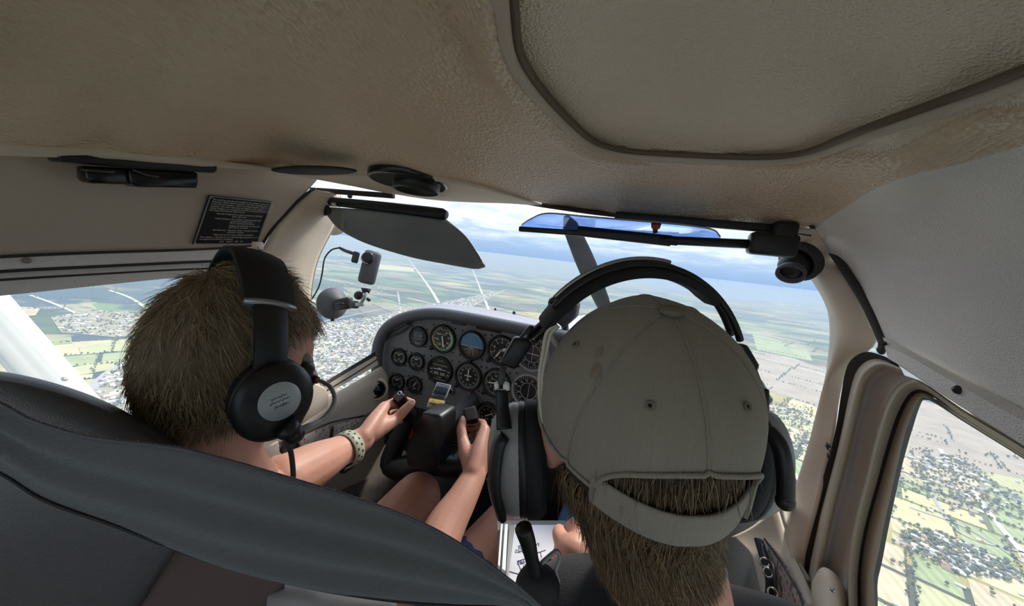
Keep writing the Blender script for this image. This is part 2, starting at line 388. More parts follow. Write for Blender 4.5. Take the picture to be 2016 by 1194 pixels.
TREEM = [mat('tree_leaf_'+n, lin(*c), 0.95, var=0.2, vscale=0.2, spec=0.1) for n, c in (('dark', (118, 126, 116)), ('grey', (134, 140, 130)), ('olive', (138, 138, 114)))]  # leaf tones paled, land haze put into their colour
ROOFM = [mat('roof_'+n, lin(*c), 0.6, spec=0.3) for n, c in (('white', (236, 236, 236)), ('grey', (172, 172, 176)), ('clay', (172, 138, 120)), ('cream', (222, 212, 190)), ('slate', (112, 114, 122)))]
WALLM = mat('house_wall', lin(214, 206, 192), 0.8)

# ground disc with fields as parts
a = np.linspace(0, 2*math.pi, 97)[:-1]; rad = [0, 2000, 6000, 15000, 35000, 70000]
gv = [(0, 0, GZ)]; gf = []
for r_ in rad[1:]: gv += [(r_*math.cos(q), r_*math.sin(q), GZ) for q in a]
for j in range(96):
    gf.append((0, 1+j, 1+(j+1) % 96))
    for k in range(len(rad)-2):
        o_ = 1+k*96; gf.append((o_+j, o_+96+j, o_+96+(j+1) % 96, o_+(j+1) % 96))
ground = struct(raw('ground', gv, gf, ground_mat(), None, False), 'farmland, town and paddocks seen from the air')

ANG = math.radians(-24)       # the survey grid of the paddocks
ex = np.array([math.cos(ANG), math.sin(ANG)]); ey = np.array([-math.sin(ANG), math.cos(ANG)])
def inpoly(p, poly):
    c = False; n = len(poly)
    for i in range(n):
        a_, b_ = poly[i], poly[i-1]
        if (a_[1] > p[1]) != (b_[1] > p[1]) and p[0] < (b_[0]-a_[0])*(p[1]-a_[1])/(b_[1]-a_[1])+a_[0]: c = not c
    return c
def gpoly(pix): return [tuple(gpt(u, v)[:2]) for u, v in pix]
town_polys = [gpoly([(150, 800), (235, 715), (430, 690), (610, 640), (730, 625), (1000, 570), (760, 690), (700, 760), (420, 1000), (230, 900)]),
              gpoly([(100, 625), (180, 612), (360, 620), (360, 650), (230, 665), (120, 655)])]
bare_poly = gpoly([(1480, 690), (1560, 705), (1640, 735), (2016, 850), (2016, 945), (1790, 900), (1600, 800), (1480, 760)])
hamlets = [gpoly(q) for q in ([(1790, 880), (1900, 905), (2010, 985), (2016, 1030), (1900, 1000), (1800, 960)], [(1770, 1050), (1830, 1040), (1990, 1110), (2016, 1150), (1880, 1130), (1780, 1080)], [(1440, 790), (1600, 800), (1590, 900), (1500, 870)], [(640, 560), (760, 555), (760, 580), (640, 590)])]

fields = []
def split(x0, x1, y0, y1, k):
    w_, h_ = x1-x0, y1-y0
    cx, cy = (x0+x1)/2, (y0+y1)/2
    dist = math.hypot(cx, cy); lim = max(110, dist*0.105)*random.uniform(0.7, 1.5)
    if max(w_, h_) > lim and k < 16:
        f_ = random.uniform(0.36, 0.64)
        if w_*random.uniform(0.8, 1.25) > h_: split(x0, x0+w_*f_, y0, y1, k+1); split(x0+w_*f_, x1, y0, y1, k+1)
        else: split(x0, x1, y0, y0+h_*f_, k+1); split(x0, x1, y0+h_*f_, y1, k+1)
    else: fields.append((x0, x1, y0, y1))
split(-5200, 4200, -1200, 7200, 0)
def visible(p):
    d_ = (np.array(p)-CAM); zz = d_ @ WX
    if zz < 1: return None
    u_, v_ = 1008+FPX*(d_ @ RX)/zz, 597-FPX*(d_ @ UX)/zz
    return (u_, v_, zz) if -150 < u_ < 2170 and 300 < v_ < 1350 else None
hedges = []
kept = 0
fields.sort(key=lambda f: math.hypot(f[0]+f[1], f[2]+f[3]))
WOOD = field_mat('bush_block', lin(134, 144, 146))  # bush tone paled too, distance haze put into it
for (x0, x1, y0, y1) in fields:
    c_ = ex*(x0+x1)/2+ey*(y0+y1)/2
    if visible((c_[0], c_[1], GZ)) is None: continue
    if any(inpoly(c_, q) for q in town_polys) and random.random() < 0.86: continue
    g_ = 5.0
    q = [ex*(X)+ey*(Y) for X, Y in ((x0+g_, y0+g_), (x1-g_, y0+g_), (x1-g_, y1-g_), (x0+g_, y1-g_))]
    if inpoly(c_, bare_poly): fm = PLOUGH
    else: fm = WOOD if (math.hypot(*c_) > 1900 and random.random() < 0.24) else random.choice(FM)
    if kept < 290:
        raw('field', [(p[0], p[1], GZ+0.5) for p in q], [(0, 1, 2, 3)], fm, ground, False); kept += 1
    for i in range(4):
        if random.random() < 0.30: hedges.append((q[i], q[(i+1) % 4]))
for i, q in enumerate(town_polys):
    raw('town_ground', [(p[0], p[1], GZ+0.9+0.2*i) for p in q], [tuple(range(len(q)))], TOWN, ground, False)
raw('field', [(p[0], p[1], GZ+0.7) for p in bare_poly], [tuple(range(len(bare_poly)))], PLOUGH, ground, False)
for pix, fi in (([(1225, 535), (1300, 548), (1310, 556), (1215, 545)], 5), ([(250, 742), (300, 728), (330, 733), (262, 752)], 0), ([(95, 668), (140, 664), (142, 677), (105, 680)], 2), ([(155, 685), (245, 670), (255, 690), (160, 700)], 0),
                ([(1480, 655), (1590, 690), (1600, 712), (1490, 690)], 2), ([(620, 672), (655, 668), (660, 690), (622, 692)], 0), ([(740, 520), (815, 528), (815, 536), (740, 530)], 5), ([(140, 725), (225, 710), (225, 728), (145, 742)], 0), ([(40, 605), (80, 607), (70, 622), (45, 624)], 4)):
    q = [gpt(u, v, 1.5) for u, v in pix]
    raw('field', q, [tuple(range(len(q)))], FM[fi], ground, False)
# sea beyond the coast on the right
coast = [gpt(u, v, 2.0) for u, v in ((1130, 527), (1180, 538), (1240, 553), (1300, 568), (1370, 580), (1450, 590), (1540, 596), (1640, 603), (1800, 625))]
far = [np.array([r_*math.sin(b_), r_*math.cos(b_), GZ+2.0]) for r_, b_ in ((66000, math.radians(85)), (68000, math.radians(50)), (69000, math.radians(28)), (69000, math.radians(12)), (69000, math.radians(2)))]
struct(raw('sea', coast+far, [tuple(range(len(coast)+len(far)))[::-1]], SEA, None, False), 'blue sea beyond the coast')
# roads
def road(pix, wdt, m=ROAD, dz=1.4):
    P = cat_rom([gpt(u, v) for u, v in pix], 24)[:, :2]
    T = np.gradient(P, axis=0); T /= np.linalg.norm(T, axis=1)[:, None]; Nn = np.stack([-T[:, 1], T[:, 0]], 1)
    v = [(p[0], p[1], GZ+dz) for p in np.vstack([P+Nn*wdt/2, P-Nn*wdt/2])]
    n = len(P); return raw('road', v, [(i, i+1, n+i+1, n+i) for i in range(n-1)], m, ground, False)
road([(170, 775), (230, 725), (300, 690), (420, 640)], 26); road([(200, 800), (300, 715), (420, 660)], 14, DRYROAD)
road([(60, 582), (110, 600), (160, 622)], 12, DRYROAD); road([(215, 572), (262, 590), (330, 640)], 14, DRYROAD)
road([(800, 505), (830, 545), (860, 590), (880, 640)], 26, DRYROAD); road([(930, 530), (950, 580), (975, 640)], 22, DRYROAD); road([(783, 575), (790, 620)], 14)
road([(1850, 885), (1900, 950), (1970, 1040), (2050, 1130)], 11, DRYROAD); road([(1790, 905), (1880, 945), (2050, 1000)], 7); road([(1830, 970), (1890, 1050), (2016, 1090)], 6)
road([(1560, 720), (1610, 735), (1660, 755)], 14, DRYROAD); road([(1795, 800), (1900, 815), (2050, 860)], 5, DRYROAD); road([(1790, 1000), (1900, 1040), (2016, 1110)], 6)
road([(1460, 630), (1560, 648), (1650, 660)], 30, DRYROAD); road([(610, 640), (700, 620), (800, 600)], 12); road([(620, 700), (690, 690), (740, 665)], 9)

# houses and trees: one of each kind, then copies; the rest joined
def house_mesh(i):
    v = [(-1, -1, 0), (1, -1, 0), (1, 1, 0), (-1, 1, 0), (-1, -1, .5), (1, -1, .5), (1, 1, .5), (-1, 1, .5), (-1.08, -1.1, .47), (1.08, -1.1, .47), (1.08, 1.1, .47), (-1.08, 1.1, .47), (-0.7, 0, .95), (.7, 0, .95)]
    f = [(0, 1, 5, 4), (1, 2, 6, 5), (2, 3, 7, 6), (3, 0, 4, 7), (8, 9, 13, 12), (10, 11, 12, 13), (9, 10, 13), (11, 8, 12), (8, 11, 10, 9)]
    return np.array(v, float), f
HV, HF = house_mesh(0)
bm = bmesh.new(); bmesh.ops.create_icosphere(bm, subdivisions=1, radius=1.0)
for q in bm.verts: q.co *= random.uniform(0.75, 1.15)
bm.verts.index_update(); TV = np.array([q.co[:] for q in bm.verts]); TF = [tuple(q.index for q in p.verts) for p in bm.faces]; bm.free()
TV = np.vstack([TV*[1, 1, .9]+[0, 0, 1.0], [(-.15, 0, -.1), (.15, 0, -.1), (0, .15, -.1), (0, 0, .6)]]); _k = len(TV)-4; TF = TF+[(_k, _k+1, _k+3), (_k+1, _k+2, _k+3), (_k+2, _k, _k+3)]
houses, trees = [], []
def scatter(poly, n, hp, jit=0.0, sz=(9, 16)):
    P = np.array(poly); lo, hi = P.min(0), P.max(0); k = 0; it = 0
    while k < n and it < n*60:
        it += 1; p = lo+(hi-lo)*RNG.random(2)
        if not inpoly(p, poly): continue
        vis = visible((p[0], p[1], GZ))
        if vis is None or RNG.random() > min(1, (2600/np.hypot(*p))**2): continue
        k += 1
        if RNG.random() < hp: houses.append((*p, RNG.uniform(*sz), RNG.uniform(0.55, 0.8), ANG+RNG.choice([0, math.pi/2])+RNG.normal(0, .08)))
        else: trees.append((*p, RNG.uniform(1.8, 4.2)))
scatter(town_polys[0], 9500, 0.52, sz=(4.5, 8)); scatter(town_polys[1], 500, 0.45, sz=(4.5, 8))
for h_ in hamlets: scatter(h_, 520, 0.26, sz=(3.6, 7))
scatter(gpoly([(1740, 880), (2100, 900), (2100, 1300), (1700, 1300)]), 220, 0.2, sz=(3.5, 6.5))
for (A, B) in hedges:
    L = np.linalg.norm(B-A); s_ = 0
    if np.hypot(*((A+B)/2)) > 4200: continue
    while s_ < L:
        p = A+(B-A)*s_/L+RNG.normal(0, 2.0, 2); s_ += RNG.uniform(5, 14)
        if visible((p[0], p[1], GZ)): trees.append((*p, RNG.uniform(1.6, 3.6)))
houses.sort(key=lambda q: math.hypot(q[0], q[1])); trees.sort(key=lambda q: math.hypot(q[0], q[1]))
hm = []
for i in range(5):
    me = bpy.data.meshes.new('house'); me.from_pydata([tuple(q) for q in HV], [], HF); me.materials.append(WALLM); me.materials.append(ROOFM[i])
    for k, p in enumerate(me.polygons): p.material_index = 1 if k >= 4 else 0
    hm.append(me)
tm = []
for i in range(3):
    me = bpy.data.meshes.new('tree'); me.from_pydata([tuple(q) for q in TV], [], TF); me.materials.append(TREEM[i]); tm.append(me)
NH, NT = 300, 300
for (x_, y_, s_, r_, an) in houses[:NH]:
    o = bpy.data.objects.new('house', random.choice(hm)); COL.objects.link(o)
    o.location = (x_, y_, GZ+0.6); o.scale = (s_, s_*r_, s_*0.75); o.rotation_euler = (0, 0, an)
    tag(o, 'tiny single house with hipped roof on the ground far below', 'house', 'houses far below')
for (x_, y_, s_) in trees[:NT]:
    o = bpy.data.objects.new('tree', random.choice(tm)); COL.objects.link(o)
    o.location = (x_, y_, GZ+0.6); o.scale = (s_, s_, s_*1.05); o.rotation_euler = (0, 0, RNG.uniform(0, 6.28))
    tag(o, 'tiny single tree crown on the ground far below', 'tree', 'trees far below')
def mass(name, tv, tf, places, mats, mi_of, label, cat):
    nv = len(tv); V = []; F = []; MI = []
    for k, (loc, sc_, an) in enumerate(places):
        c_, s__ = math.cos(an), math.sin(an); q = tv*np.array(sc_)
        q = np.stack([q[:, 0]*c_-q[:, 1]*s__, q[:, 0]*s__+q[:, 1]*c_, q[:, 2]], 1)+np.array(loc); V.append(q)
        j = mi_of(k)
        for i, f in enumerate(tf): F.append(tuple(a_+k*nv for a_ in f)); MI.append(j(i))
    me = bpy.data.meshes.new(name); me.from_pydata(np.vstack(V).tolist(), [], F)
    for m in mats: me.materials.append(m)
    me.polygons.foreach_set('material_index', MI); me.update()
    o = link(name, me, None, False); tag(o, label, cat, None, 'stuff'); return o
hrest = [((x_, y_, GZ+0.6), (s_, s_*r_, s_*0.75), an) for (x_, y_, s_, r_, an) in houses[NH:]]
def hmi(k):
    c_ = random.choice([1, 1, 2, 2, 3, 4, 4, 5]); return lambda i: c_ if i >= 4 else 0
mass('suburb_houses', HV, HF, hrest, [WALLM]+ROOFM, hmi, 'spread of suburban houses beyond the nearest ones', 'houses')
trest = [((x_, y_, GZ+0.6), (s_, s_, s_*1.05), RNG.uniform(0, 6.28)) for (x_, y_, s_) in trees[NT:]]
def tmi(k):
    c_ = k % 3; return lambda i: c_
mass('woodland', TV, TF, trest, TREEM, tmi, 'trees and hedgerows spread over the land below', 'trees')

# haze lying over the land: thin scattering air below the aircraft
hb = MB(); hb.box((0, 0, (GZ-30-40)/2+0), (130000, 130000, (-40-(GZ-30))))
hz = hb.build('haze', None, None, False); struct(hz, 'thin bluish haze over the land')
mh = bpy.data.materials.new('haze'); mh.use_nodes = True; t = mh.node_tree; t.nodes.clear()
sc_ = N(t, 'ShaderNodeVolumeScatter'); sc_.inputs['Color'].default_value = (0.58, 0.75, 1.0, 1); sc_.inputs['Density'].default_value = 1/7500.0; sc_.inputs['Anisotropy'].default_value = 0.0
ou = N(t, 'ShaderNodeOutputMaterial'); ab_ = N(t, 'ShaderNodeVolumeAbsorption'); ab_.inputs['Color'].default_value = (0.40, 0.45, 0.50, 1); ab_.inputs['Density'].default_value = 1/9000.0
as_ = N(t, 'ShaderNodeAddShader'); t.links.new(sc_.outputs[0], as_.inputs[0]); t.links.new(ab_.outputs[0], as_.inputs[1]); t.links.new(as_.outputs[0], ou.inputs['Volume']); hz.data.materials.append(mh)

# ================================================================== airframe outside the cabin
# wing over the cabin, strut, cowling, propeller
wg = thing('wing', 'white high wing above the cabin', 'wing', (0.06, -0.9, 1.3))
pf = [(-0.16, 0.0), (-0.20, 0.05), (-0.40, 0.12), (-0.7, 0.14), (-1.1, 0.08), (-1.46, 0.0), (-1.1, -0.02), (-0.6, -0.035), (-0.25, -0.025)]
wm = MB()
for x0, x1 in ((-5.4, -0.54), (0.60, 5.4)):
    v = [(X, y_, 1.275+z_) for X in (x0, x1) for y_, z_ in pf]; n = len(pf)
    wm.add(v, [(i, (i+1) % n, n+(i+1) % n, n+i) for i in range(n)]+[tuple(range(n))[::-1], tuple(range(n, 2*n))])
wm.build('wing_skin', M['white'], wg, True, sharp=40)
# strut outside the left window: streamlined bar from the fuselage foot up to the wing
st = thing('wing_strut', 'white streamlined wing strut outside the left window', 'strut', at(190, 785, x=-0.95))
lo_a, lo_b = at(203, 795, x=-0.86), at(72, 795, x=-0.90)
hi_a, hi_b = at(20, 585, x=-1.30), at(-112, 585, x=-1.34)
def extend(a, b, k): return a+(a-b)*k
A0, B0 = extend(lo_a, hi_a, 0.6), extend(lo_b, hi_b, 0.6); A1, B1 = extend(hi_a, lo_a, 3.0), extend(hi_b, lo_b, 3.0)
sm = MB(); rows = []
nn = nrm(np.cross(A1-A0, B0-A0))
for (p, q) in ((A0, B0), (A1, B1)):
    c_, hx = (p+q)/2, (p-q)/2
    rows.append([c_+hx*math.cos(th)+nn*0.022*math.sin(th)*(1.0 if math.cos(th) > 0 else 0.8) for th in np.linspace(0, 2*math.pi, 25)[:-1]])
sm.add(np.vstack(rows), grid_faces(2, 24, True)); sm.build('strut_body', M['white'], st)
sl = MB(); sl.tube([lo_a*0.86+lo_b*0.14+nn*-0.022, hi_a*0.86+hi_b*0.14+nn*-0.022], 0.003, 6); sl.build('trailing_edge_seam', M['alu'], st)
rv = MB(); pr = at(128, 746, x=-0.90); rv.lathe([(0.001, 0.003), (0.005, 0.0025), (0.006, 0.0)], pr, CAM-pr, 12); rv.build('inspection_cover', M['white'], st)

cw = thing('engine_cowling', 'white engine cowling ahead of the windshield', 'cowling', (0.05, 1.0, 0.3))
rows = []
for y_, hw, zt, zs in ((0.30, 0.50, 0.83, 0.42), (0.60, 0.50, 0.83, 0.42), (0.95, 0.48, 0.812, 0.40), (1.25, 0.42, 0.785, 0.38), (1.45, 0.30, 0.72, 0.40), (1.50, 0.14, 0.62, 0.45)):
    rows.append([(0.06+hw*math.sin(t_)*(1.0 if abs(math.sin(t_)) < .95 else 1.0), y_, zs+(zt-zs)*math.cos(t_) if abs(t_) < math.pi/2 else zs-0.5*(abs(t_)-math.pi/2)) for t_ in np.linspace(-2.0, 2.0, 25)])
cm = MB(); cm.sheet([[np.array(p) for p in r] for r in rows], 40, 24); cm.build('cowl_skin', M['white'], cw, True, 0.004)
pp = thing('propeller', 'dark propeller blade standing upright beyond the cowling', 'propeller', (0.07, 1.66, 0.58))
hub = np.array([0.07, 1.66, 0.58]); tipd = nrm(at(1105, 405, y=1.66)-hub)
for sgn in (1, -1):
    b = MB(); vs = []
    fx = nrm(np.cross(tipd, (0, 1, 0)))
    for s_ in np.linspace(0.05, 0.92, 12):
        wd = np.interp(s_, [0.05, 0.25, 0.55, 0.85, 0.92], [0.035, 0.075, 0.085, 0.06, 0.02]); tw = np.interp(s_, [0, 0.95], [0.9, 0.25])
        cx_ = fx*math.cos(tw)+np.array([0, 1, 0])*math.sin(tw); ny = np.cross(tipd, cx_)
        for th in np.linspace(0, 2*math.pi, 13)[:-1]: vs.append(hub+sgn*tipd*s_+cx_*wd*math.cos(th)+ny*0.010*math.sin(th))
    b.add(vs, grid_faces(12, 12, True)); b.build('blade', M['panel_dk'], pp)
b = MB(); b.lathe([(0.001, 0.26), (0.05, 0.22), (0.10, 0.10), (0.12, 0.0), (0.11, -0.08)], hub, (0, 1, 0), 24); b.build('spinner', M['white'], pp)
# ================================================================== cabin shell
def uvw(pts):
    """survey list (u, v, plane letter, value) -> 3-D points"""
    return [at(p[0], p[1], **{p[2]: p[3]}) for p in pts]
def tps_fit(P, val, lam=1e-4):
    P = np.asarray(P, float)/1000; n = len(P)
    def U(r2): return 0.5*r2*np.log(np.maximum(r2, 1e-12))
    K = U(((P[:, None]-P[None])**2).sum(-1))+lam*np.eye(n)
    Q = np.hstack([np.ones((n, 1)), P]); A = np.block([[K, Q], [Q.T, np.zeros((3, 3))]])
    c = np.linalg.solve(A, np.concatenate([val, np.zeros(3)]))
    def ev(q):
        q = np.asarray(q, float)/1000
        return U(((q[:, None]-P[None])**2).sum(-1)) @ c[:n]+c[n]+q @ c[n+1:]
    return ev
# headliner: measured points, smooth surface through them
CP = [(-300, -300, 'z', 1.175), (200, -300, 'z', 1.20), (700, -300, 'z', 1.205), (1300, -300, 'z', 1.205), (1800, -300, 'z', 1.195),
      (-250, 0, 'z', 1.165), (0, 0, 'z', 1.185), (400, 0, 'z', 1.20), (700, 0, 'z', 1.195), (840, 0, 'z', 1.197), (965, 0, 'z', 1.186), (1300, 60, 'z', 1.200), (1700, 60, 'z', 1.195), (2016, 40, 'z', 1.19), (2300, 0, 'z', 1.18),
      (-200, 170, 'z', 1.145), (150, 150, 'z', 1.166), (400, 170, 'z', 1.172), (640, 180, 'z', 1.176), (800, 160, 'z', 1.184), (900, 150, 'z', 1.190), (985, 130, 'z', 1.184),
      (-200, 240, 'x', -0.385), (0, 255, 'x', -0.385), (200, 270, 'x', -0.385), (400, 290, 'x', -0.38), (560, 308, 'x', -0.372), (700, 320, 'z', 1.163), (830, 322, 'z', 1.164), (940, 345, 'z', 1.163),
      (-200, 285, 'x', -0.40), (0, 297, 'x', -0.40), (200, 306, 'x', -0.40), (400, 322, 'x', -0.395), (560, 334, 'x', -0.385), (700, 345, 'z', 1.157), (800, 347, 'z', 1.1565), (870, 353, 'z', 1.1565), (940, 366, 'z', 1.1565), (1000, 383, 'z', 1.156), (1080, 402, 'y', -0.255),
      (800, 260, 'z', 1.178), (950, 290, 'z', 1.180), (1050, 320, 'z', 1.182), (1090, 270, 'z', 1.184),
      (1210, 419, 'y', -0.255), (1400, 433, 'y', -0.255), (1560, 449, 'y', -0.255), (1605, 452, 'y', -0.255),
      (1160, 330, 'z', 1.183), (1300, 345, 'z', 1.183), (1500, 350, 'z', 1.182), (1200, 385, 'y', -0.30), (1450, 395, 'y', -0.30), (1640, 340, 'z', 1.175), (1300, 240, 'z', 1.197), (1500, 200, 'z', 1.197), (1700, 180, 'z', 1.196),
      (1740, 280, 'z', 1.170), (2016, 175, 'z', 1.172), (2250, 90, 'z', 1.165),
      (1640, 505, 'x', 0.475), (1700, 590, 'x', 0.505), (1740, 675, 'x', 0.52), (1885, 745, 'x', 0.52), (2016, 815, 'x', 0.52), (2250, 935, 'x', 0.52),
      (1760, 520, 'x', 0.492), (1950, 620, 'x', 0.505), (2016, 420, 'x', 0.47), (1850, 400, 'x', 0.452), (2016, 290, 'x', 0.435), (2250, 300, 'x', 0.44), (2250, 600, 'x', 0.50)]
CP3 = [at(p[0], p[1], **{p[2]: p[3]}) for p in CP]
ev = tps_fit([(p[0], p[1]) for p in CP], np.array([1/depth(q) for q in CP3]))
# its visible lower border, from the lip above the left wall round the windshield header to the right door
LB = [(-330, 282), (-150, 288), (0, 297), (200, 306), (400, 322), (560, 334), (700, 345), (780, 348), (870, 352), (940, 366), (1000, 383), (1080, 402), (1210, 419), (1400, 433), (1560, 449), (1602, 453), (1640, 508), (1694, 588), (1735, 668), (1785, 694), (1885, 748), (2016, 816), (2330, 978)]
lb = cat_rom([(a_, b_, 0) for a_, b_ in LB], 980)[:, :2]
RECP = [(970, -420), (978, -120), (988, 20), (1003, 110), (1040, 172), (1095, 232), (1150, 280), (1195, 299), (1260, 309), (1400, 317), (1500, 319), (1570, 314), (1625, 300), (1710, 268), (2016, 163), (2330, 52), (2330, -420)]
rp = np.array([at(u, v, z=1.19)[:2] for u, v in RECP[:-2]]); rp = cat_rom(np.hstack([rp, np.zeros((len(rp), 1))]), 120)[:, :2]
rp = np.vstack([rp, [rp[-1][0]+0.2, -1.3], [rp[0][0], -1.3]])
def sdf(P, poly):
    n = len(poly); d_ = np.full(len(P), 1e9); inside = np.zeros(len(P), bool)
    for i in range(n):
        a_, b_ = poly[i-1], poly[i]; ab = b_-a_
        t = np.clip(((P-a_) @ ab)/max(ab @ ab, 1e-12), 0, 1); d_ = np.minimum(d_, np.linalg.norm(P-a_-t[:, None]*ab, axis=1))
        c_ = (a_[1] > P[:, 1]) != (b_[1] > P[:, 1])
        with np.errstate(divide='ignore', invalid='ignore'): xx = a_[0]+(P[:, 1]-a_[1])*(b_[0]-a_[0])/(b_[1]-a_[1])
        inside ^= c_ & (P[:, 0] < xx)
    return np.where(inside, -d_, d_)
NV = 420
VT = -330.0
tt = np.linspace(0, 1, NV)
U_ = np.repeat(lb[:, 0][None], NV, 0)
# columns lean so that they meet the border squarely at the steep right part
topu = np.linspace(-330, 2330, len(lb)); U_ = topu[None]*(1-tt[:, None])+lb[:, 0][None]*tt[:, None]
V_ = VT+(lb[:, 1][None]-VT)*tt[:, None]
uv = np.stack([U_, V_], -1).reshape(-1, 2)
inv = np.concatenate([ev(uv[i:i+20000]) for i in range(0, len(uv), 20000)])
P3 = CAM+(1/np.clip(inv, 0.6, 12))[:, None]*(WX+RX*((uv[:, 0]-1008)/FPX)[:, None]-UX*((uv[:, 1]-597)/FPX)[:, None])
S = sdf(P3[:, :2], rp)
sm_ = lambda x, a_, b_: (lambda t: t*t*(3-2*t))(np.clip((x-a_)/(b_-a_), 0, 1))
up = 0.009*sm_(-S, -0.001, 0.009)+0.004*sm_(-S, 0.02, 0.10)                  # the panel sits recessed
bead = -0.0030*np.exp(-((S-0.008)/0.007)**2)
nearz = np.clip((P3[:, 2]-1.10)/0.05, 0, 1)
P3[:, 2] += (up+bead)*nearz
# a soft trough beside the recess, from the rear to the header
tr_ = cat_rom([np.append(at(u, v, z=1.19)[:2], 0) for u, v in ((845, -300), (862, 0), (905, 100), (985, 220), (1080, 330))], 160)[:, :2]
dtr = np.concatenate([np.min(np.linalg.norm(P3[i:i+20000, None, :2]-tr_[None], axis=-1), axis=1) for i in range(0, len(P3), 20000)])
P3[:, 2] += (0.012*np.exp(-(dtr/0.016)**2)*sm_(290-uv[:, 1], 0, 170)-0.004*np.exp(-((S-0.016)/0.008)**2)*(P3[:, 1] < -0.40)*(P3[:, 0] < 0.2))*nearz
nc = len(lb)
faces = grid_faces(NV, nc)
fc = np.array(faces); cen = uv[fc].mean(1)
sp_line = cat_rom([(1598, 455, 0), (1660, 410, 0), (1760, 355, 0), (1900, 320, 0), (2016, 285, 0), (2340, 190, 0)], 80)
isw = (cen[:, 0] > 1598) & (cen[:, 1] > np.interp(cen[:, 0], sp_line[:, 0], sp_line[:, 1]))
isr = (S[fc].mean(1) < -0.0045) & ~isw
def sub(name, mask, m, parent=None):
    f = fc[mask]; idx = np.unique(f); rem = np.full(len(P3), -1); rem[idx] = np.arange(len(idx))
    o = raw(name, P3[idx], rem[f][:, ::-1], m, parent); md = o.modifiers.new('solid', 'SOLIDIFY'); md.thickness = 0.004; md.offset = -1
    return o
ceiling = struct(sub('ceiling', ~isw & ~isr, M['liner']), 'beige leather-grain moulded headliner')
ceiling_pan = sub('recess_panel', isr, M['recess'], ceiling)
wall_right = struct(sub('wall_right', isw, M['wallgrey']), 'grey vinyl upper side panel above the right door')
# bead round the recessed panel, and a dark tube as its groove's shade
ruv = cat_rom([(u, v, 0) for u, v in RECP[:-1]], 150)[:, :2]; rd = 1/ev(ruv); r3 = np.array([at(u, v, d=d_) for (u, v), d_ in zip(ruv, rd)])
tg_ = np.gradient(r3, axis=0); tg_ /= np.linalg.norm(tg_, axis=1)[:, None]; inw = np.cross(tg_, [0, 0, 1.0]); inw = inw*np.sign((inw @ (np.array([0.28, -0.62, 1.19])-r3.mean(0))).mean())
cin = np.array([0.30, -0.60, 1.19]); inw = np.array([w_ if w_ @ (cin-p_) > 0 else -w_ for w_, p_ in zip(inw, r3)])
b = MB(); b.tube(r3+[0, 0, 0.0005], 0.0042, 12); b.build('recess_bead', M['liner_flat'], ceiling)
b = MB(); b.tube(r3+inw*0.0058+[0, 0, 0.0035], 0.0030, 8); b.build('recess_gap_shade', M['gap'], ceiling)
# rolled lip on the left headliner border, coloured pale as its window highlight
lip = lb[(lb[:, 0] < 905)]
lip3 = []
for u, v in lip[::13]:
    k = float(ev([(u, v)])[0]); lip3.append(at(u, v, d=1/k))
lip3 = np.array(lip3)
b = MB(); b.tube(lip3+[0.0, 0, 0.003], 0.0075, 12); struct(b.build('trim_1', M['beige'], None), 'rolled lip along the left headliner border, highlight painted pale')
# header gasket over the windshield
hd = [at(u, v, y=-0.25) for u, v in ((1010, 392), (1080, 404), (1210, 421), (1400, 436), (1560, 452), (1600, 458))]
b = MB(); b.tube(np.array(hd)+[0, 0.004, -0.001], 0.0045, 8, 40); struct(b.build('trim_2', M['rubber'], None), 'dark gasket under the windshield header')

# ---- eyebrow moulding with the overhead vent, front left
brow_up = uvw([(395, 317, 'x', -0.40), (480, 325, 'x', -0.395), (560, 333, 'z', 1.158), (700, 343, 'z', 1.157), (800, 345, 'z', 1.1565), (870, 351, 'z', 1.1565), (940, 364, 'z', 1.1565), (1000, 382, 'z', 1.156), (1066, 402, 'z', 1.156)])
brow_mid = uvw([(440, 326, 'x', -0.415), (520, 334, 'x', -0.412), (600, 343, 'z', 1.153), (720, 358, 'z', 1.1525), (800, 366, 'z', 1.1525), (870, 374, 'z', 1.1525), (940, 383, 'z', 1.153), (1000, 392, 'z', 1.154), (1068, 403, 'z', 1.156)])
brow_low = uvw([(470, 328, 'x', -0.43), (540, 336, 'x', -0.43), (610, 349, 'z', 1.154), (700, 366, 'z', 1.154), (760, 378, 'z', 1.154), (850, 392, 'z', 1.153), (930, 397, 'z', 1.154), (1000, 399, 'z', 1.155), (1066, 404, 'z', 1.156)])
b = MB(); b.sheet([brow_up, brow_mid, brow_low], 60, 14); brow = struct(b.build('trim_3', M['beige'], None, True, 0.004), 'pale moulded eyebrow panel with the overhead air vent')
b = MB(); b.sheet([brow_low, [p+np.array([0, 0.012, 0.004]) for p in brow_low], [p+np.array([0, 0.02, 0.022]) for p in brow_low]], 60, 8); b.build('front_edge', M['beige'], brow)

# ---- left wall above the door
seam = uvw([(612, 376, 'x', -0.453), (585, 398, 'x', -0.456), (560, 424, 'x', -0.463), (535, 452, 'x', -0.471), (518, 478, 'x', -0.479), (508, 500, 'x', -0.484)])
W1 = uvw([(-260, 300, 'x', -0.43), (0, 290, 'x', -0.435), (200, 292, 'x', -0.44), (400, 305, 'x', -0.445), (530, 322, 'x', -0.45), (625, 352, 'x', -0.455)])
W2 = uvw([(-260, 400, 'x', -0.445), (0, 390, 'x', -0.448), (200, 390, 'x', -0.45), (400, 395, 'x', -0.452), (500, 400, 'x', -0.455), (578, 405, 'x', -0.46)])
W3 = uvw([(-260, 520, 'x', -0.48), (0, 502, 'x', -0.481), (200, 494, 'x', -0.481), (350, 490, 'x', -0.481), (440, 486, 'x', -0.481), (514, 480, 'x', -0.481)])
b = MB(); b.sheet([W1, W2, W3], 50, 24); wall_left = struct(b.build('wall_left', M['liner_flat'], None, True, 0.004), 'taupe upper side panel above the left door')
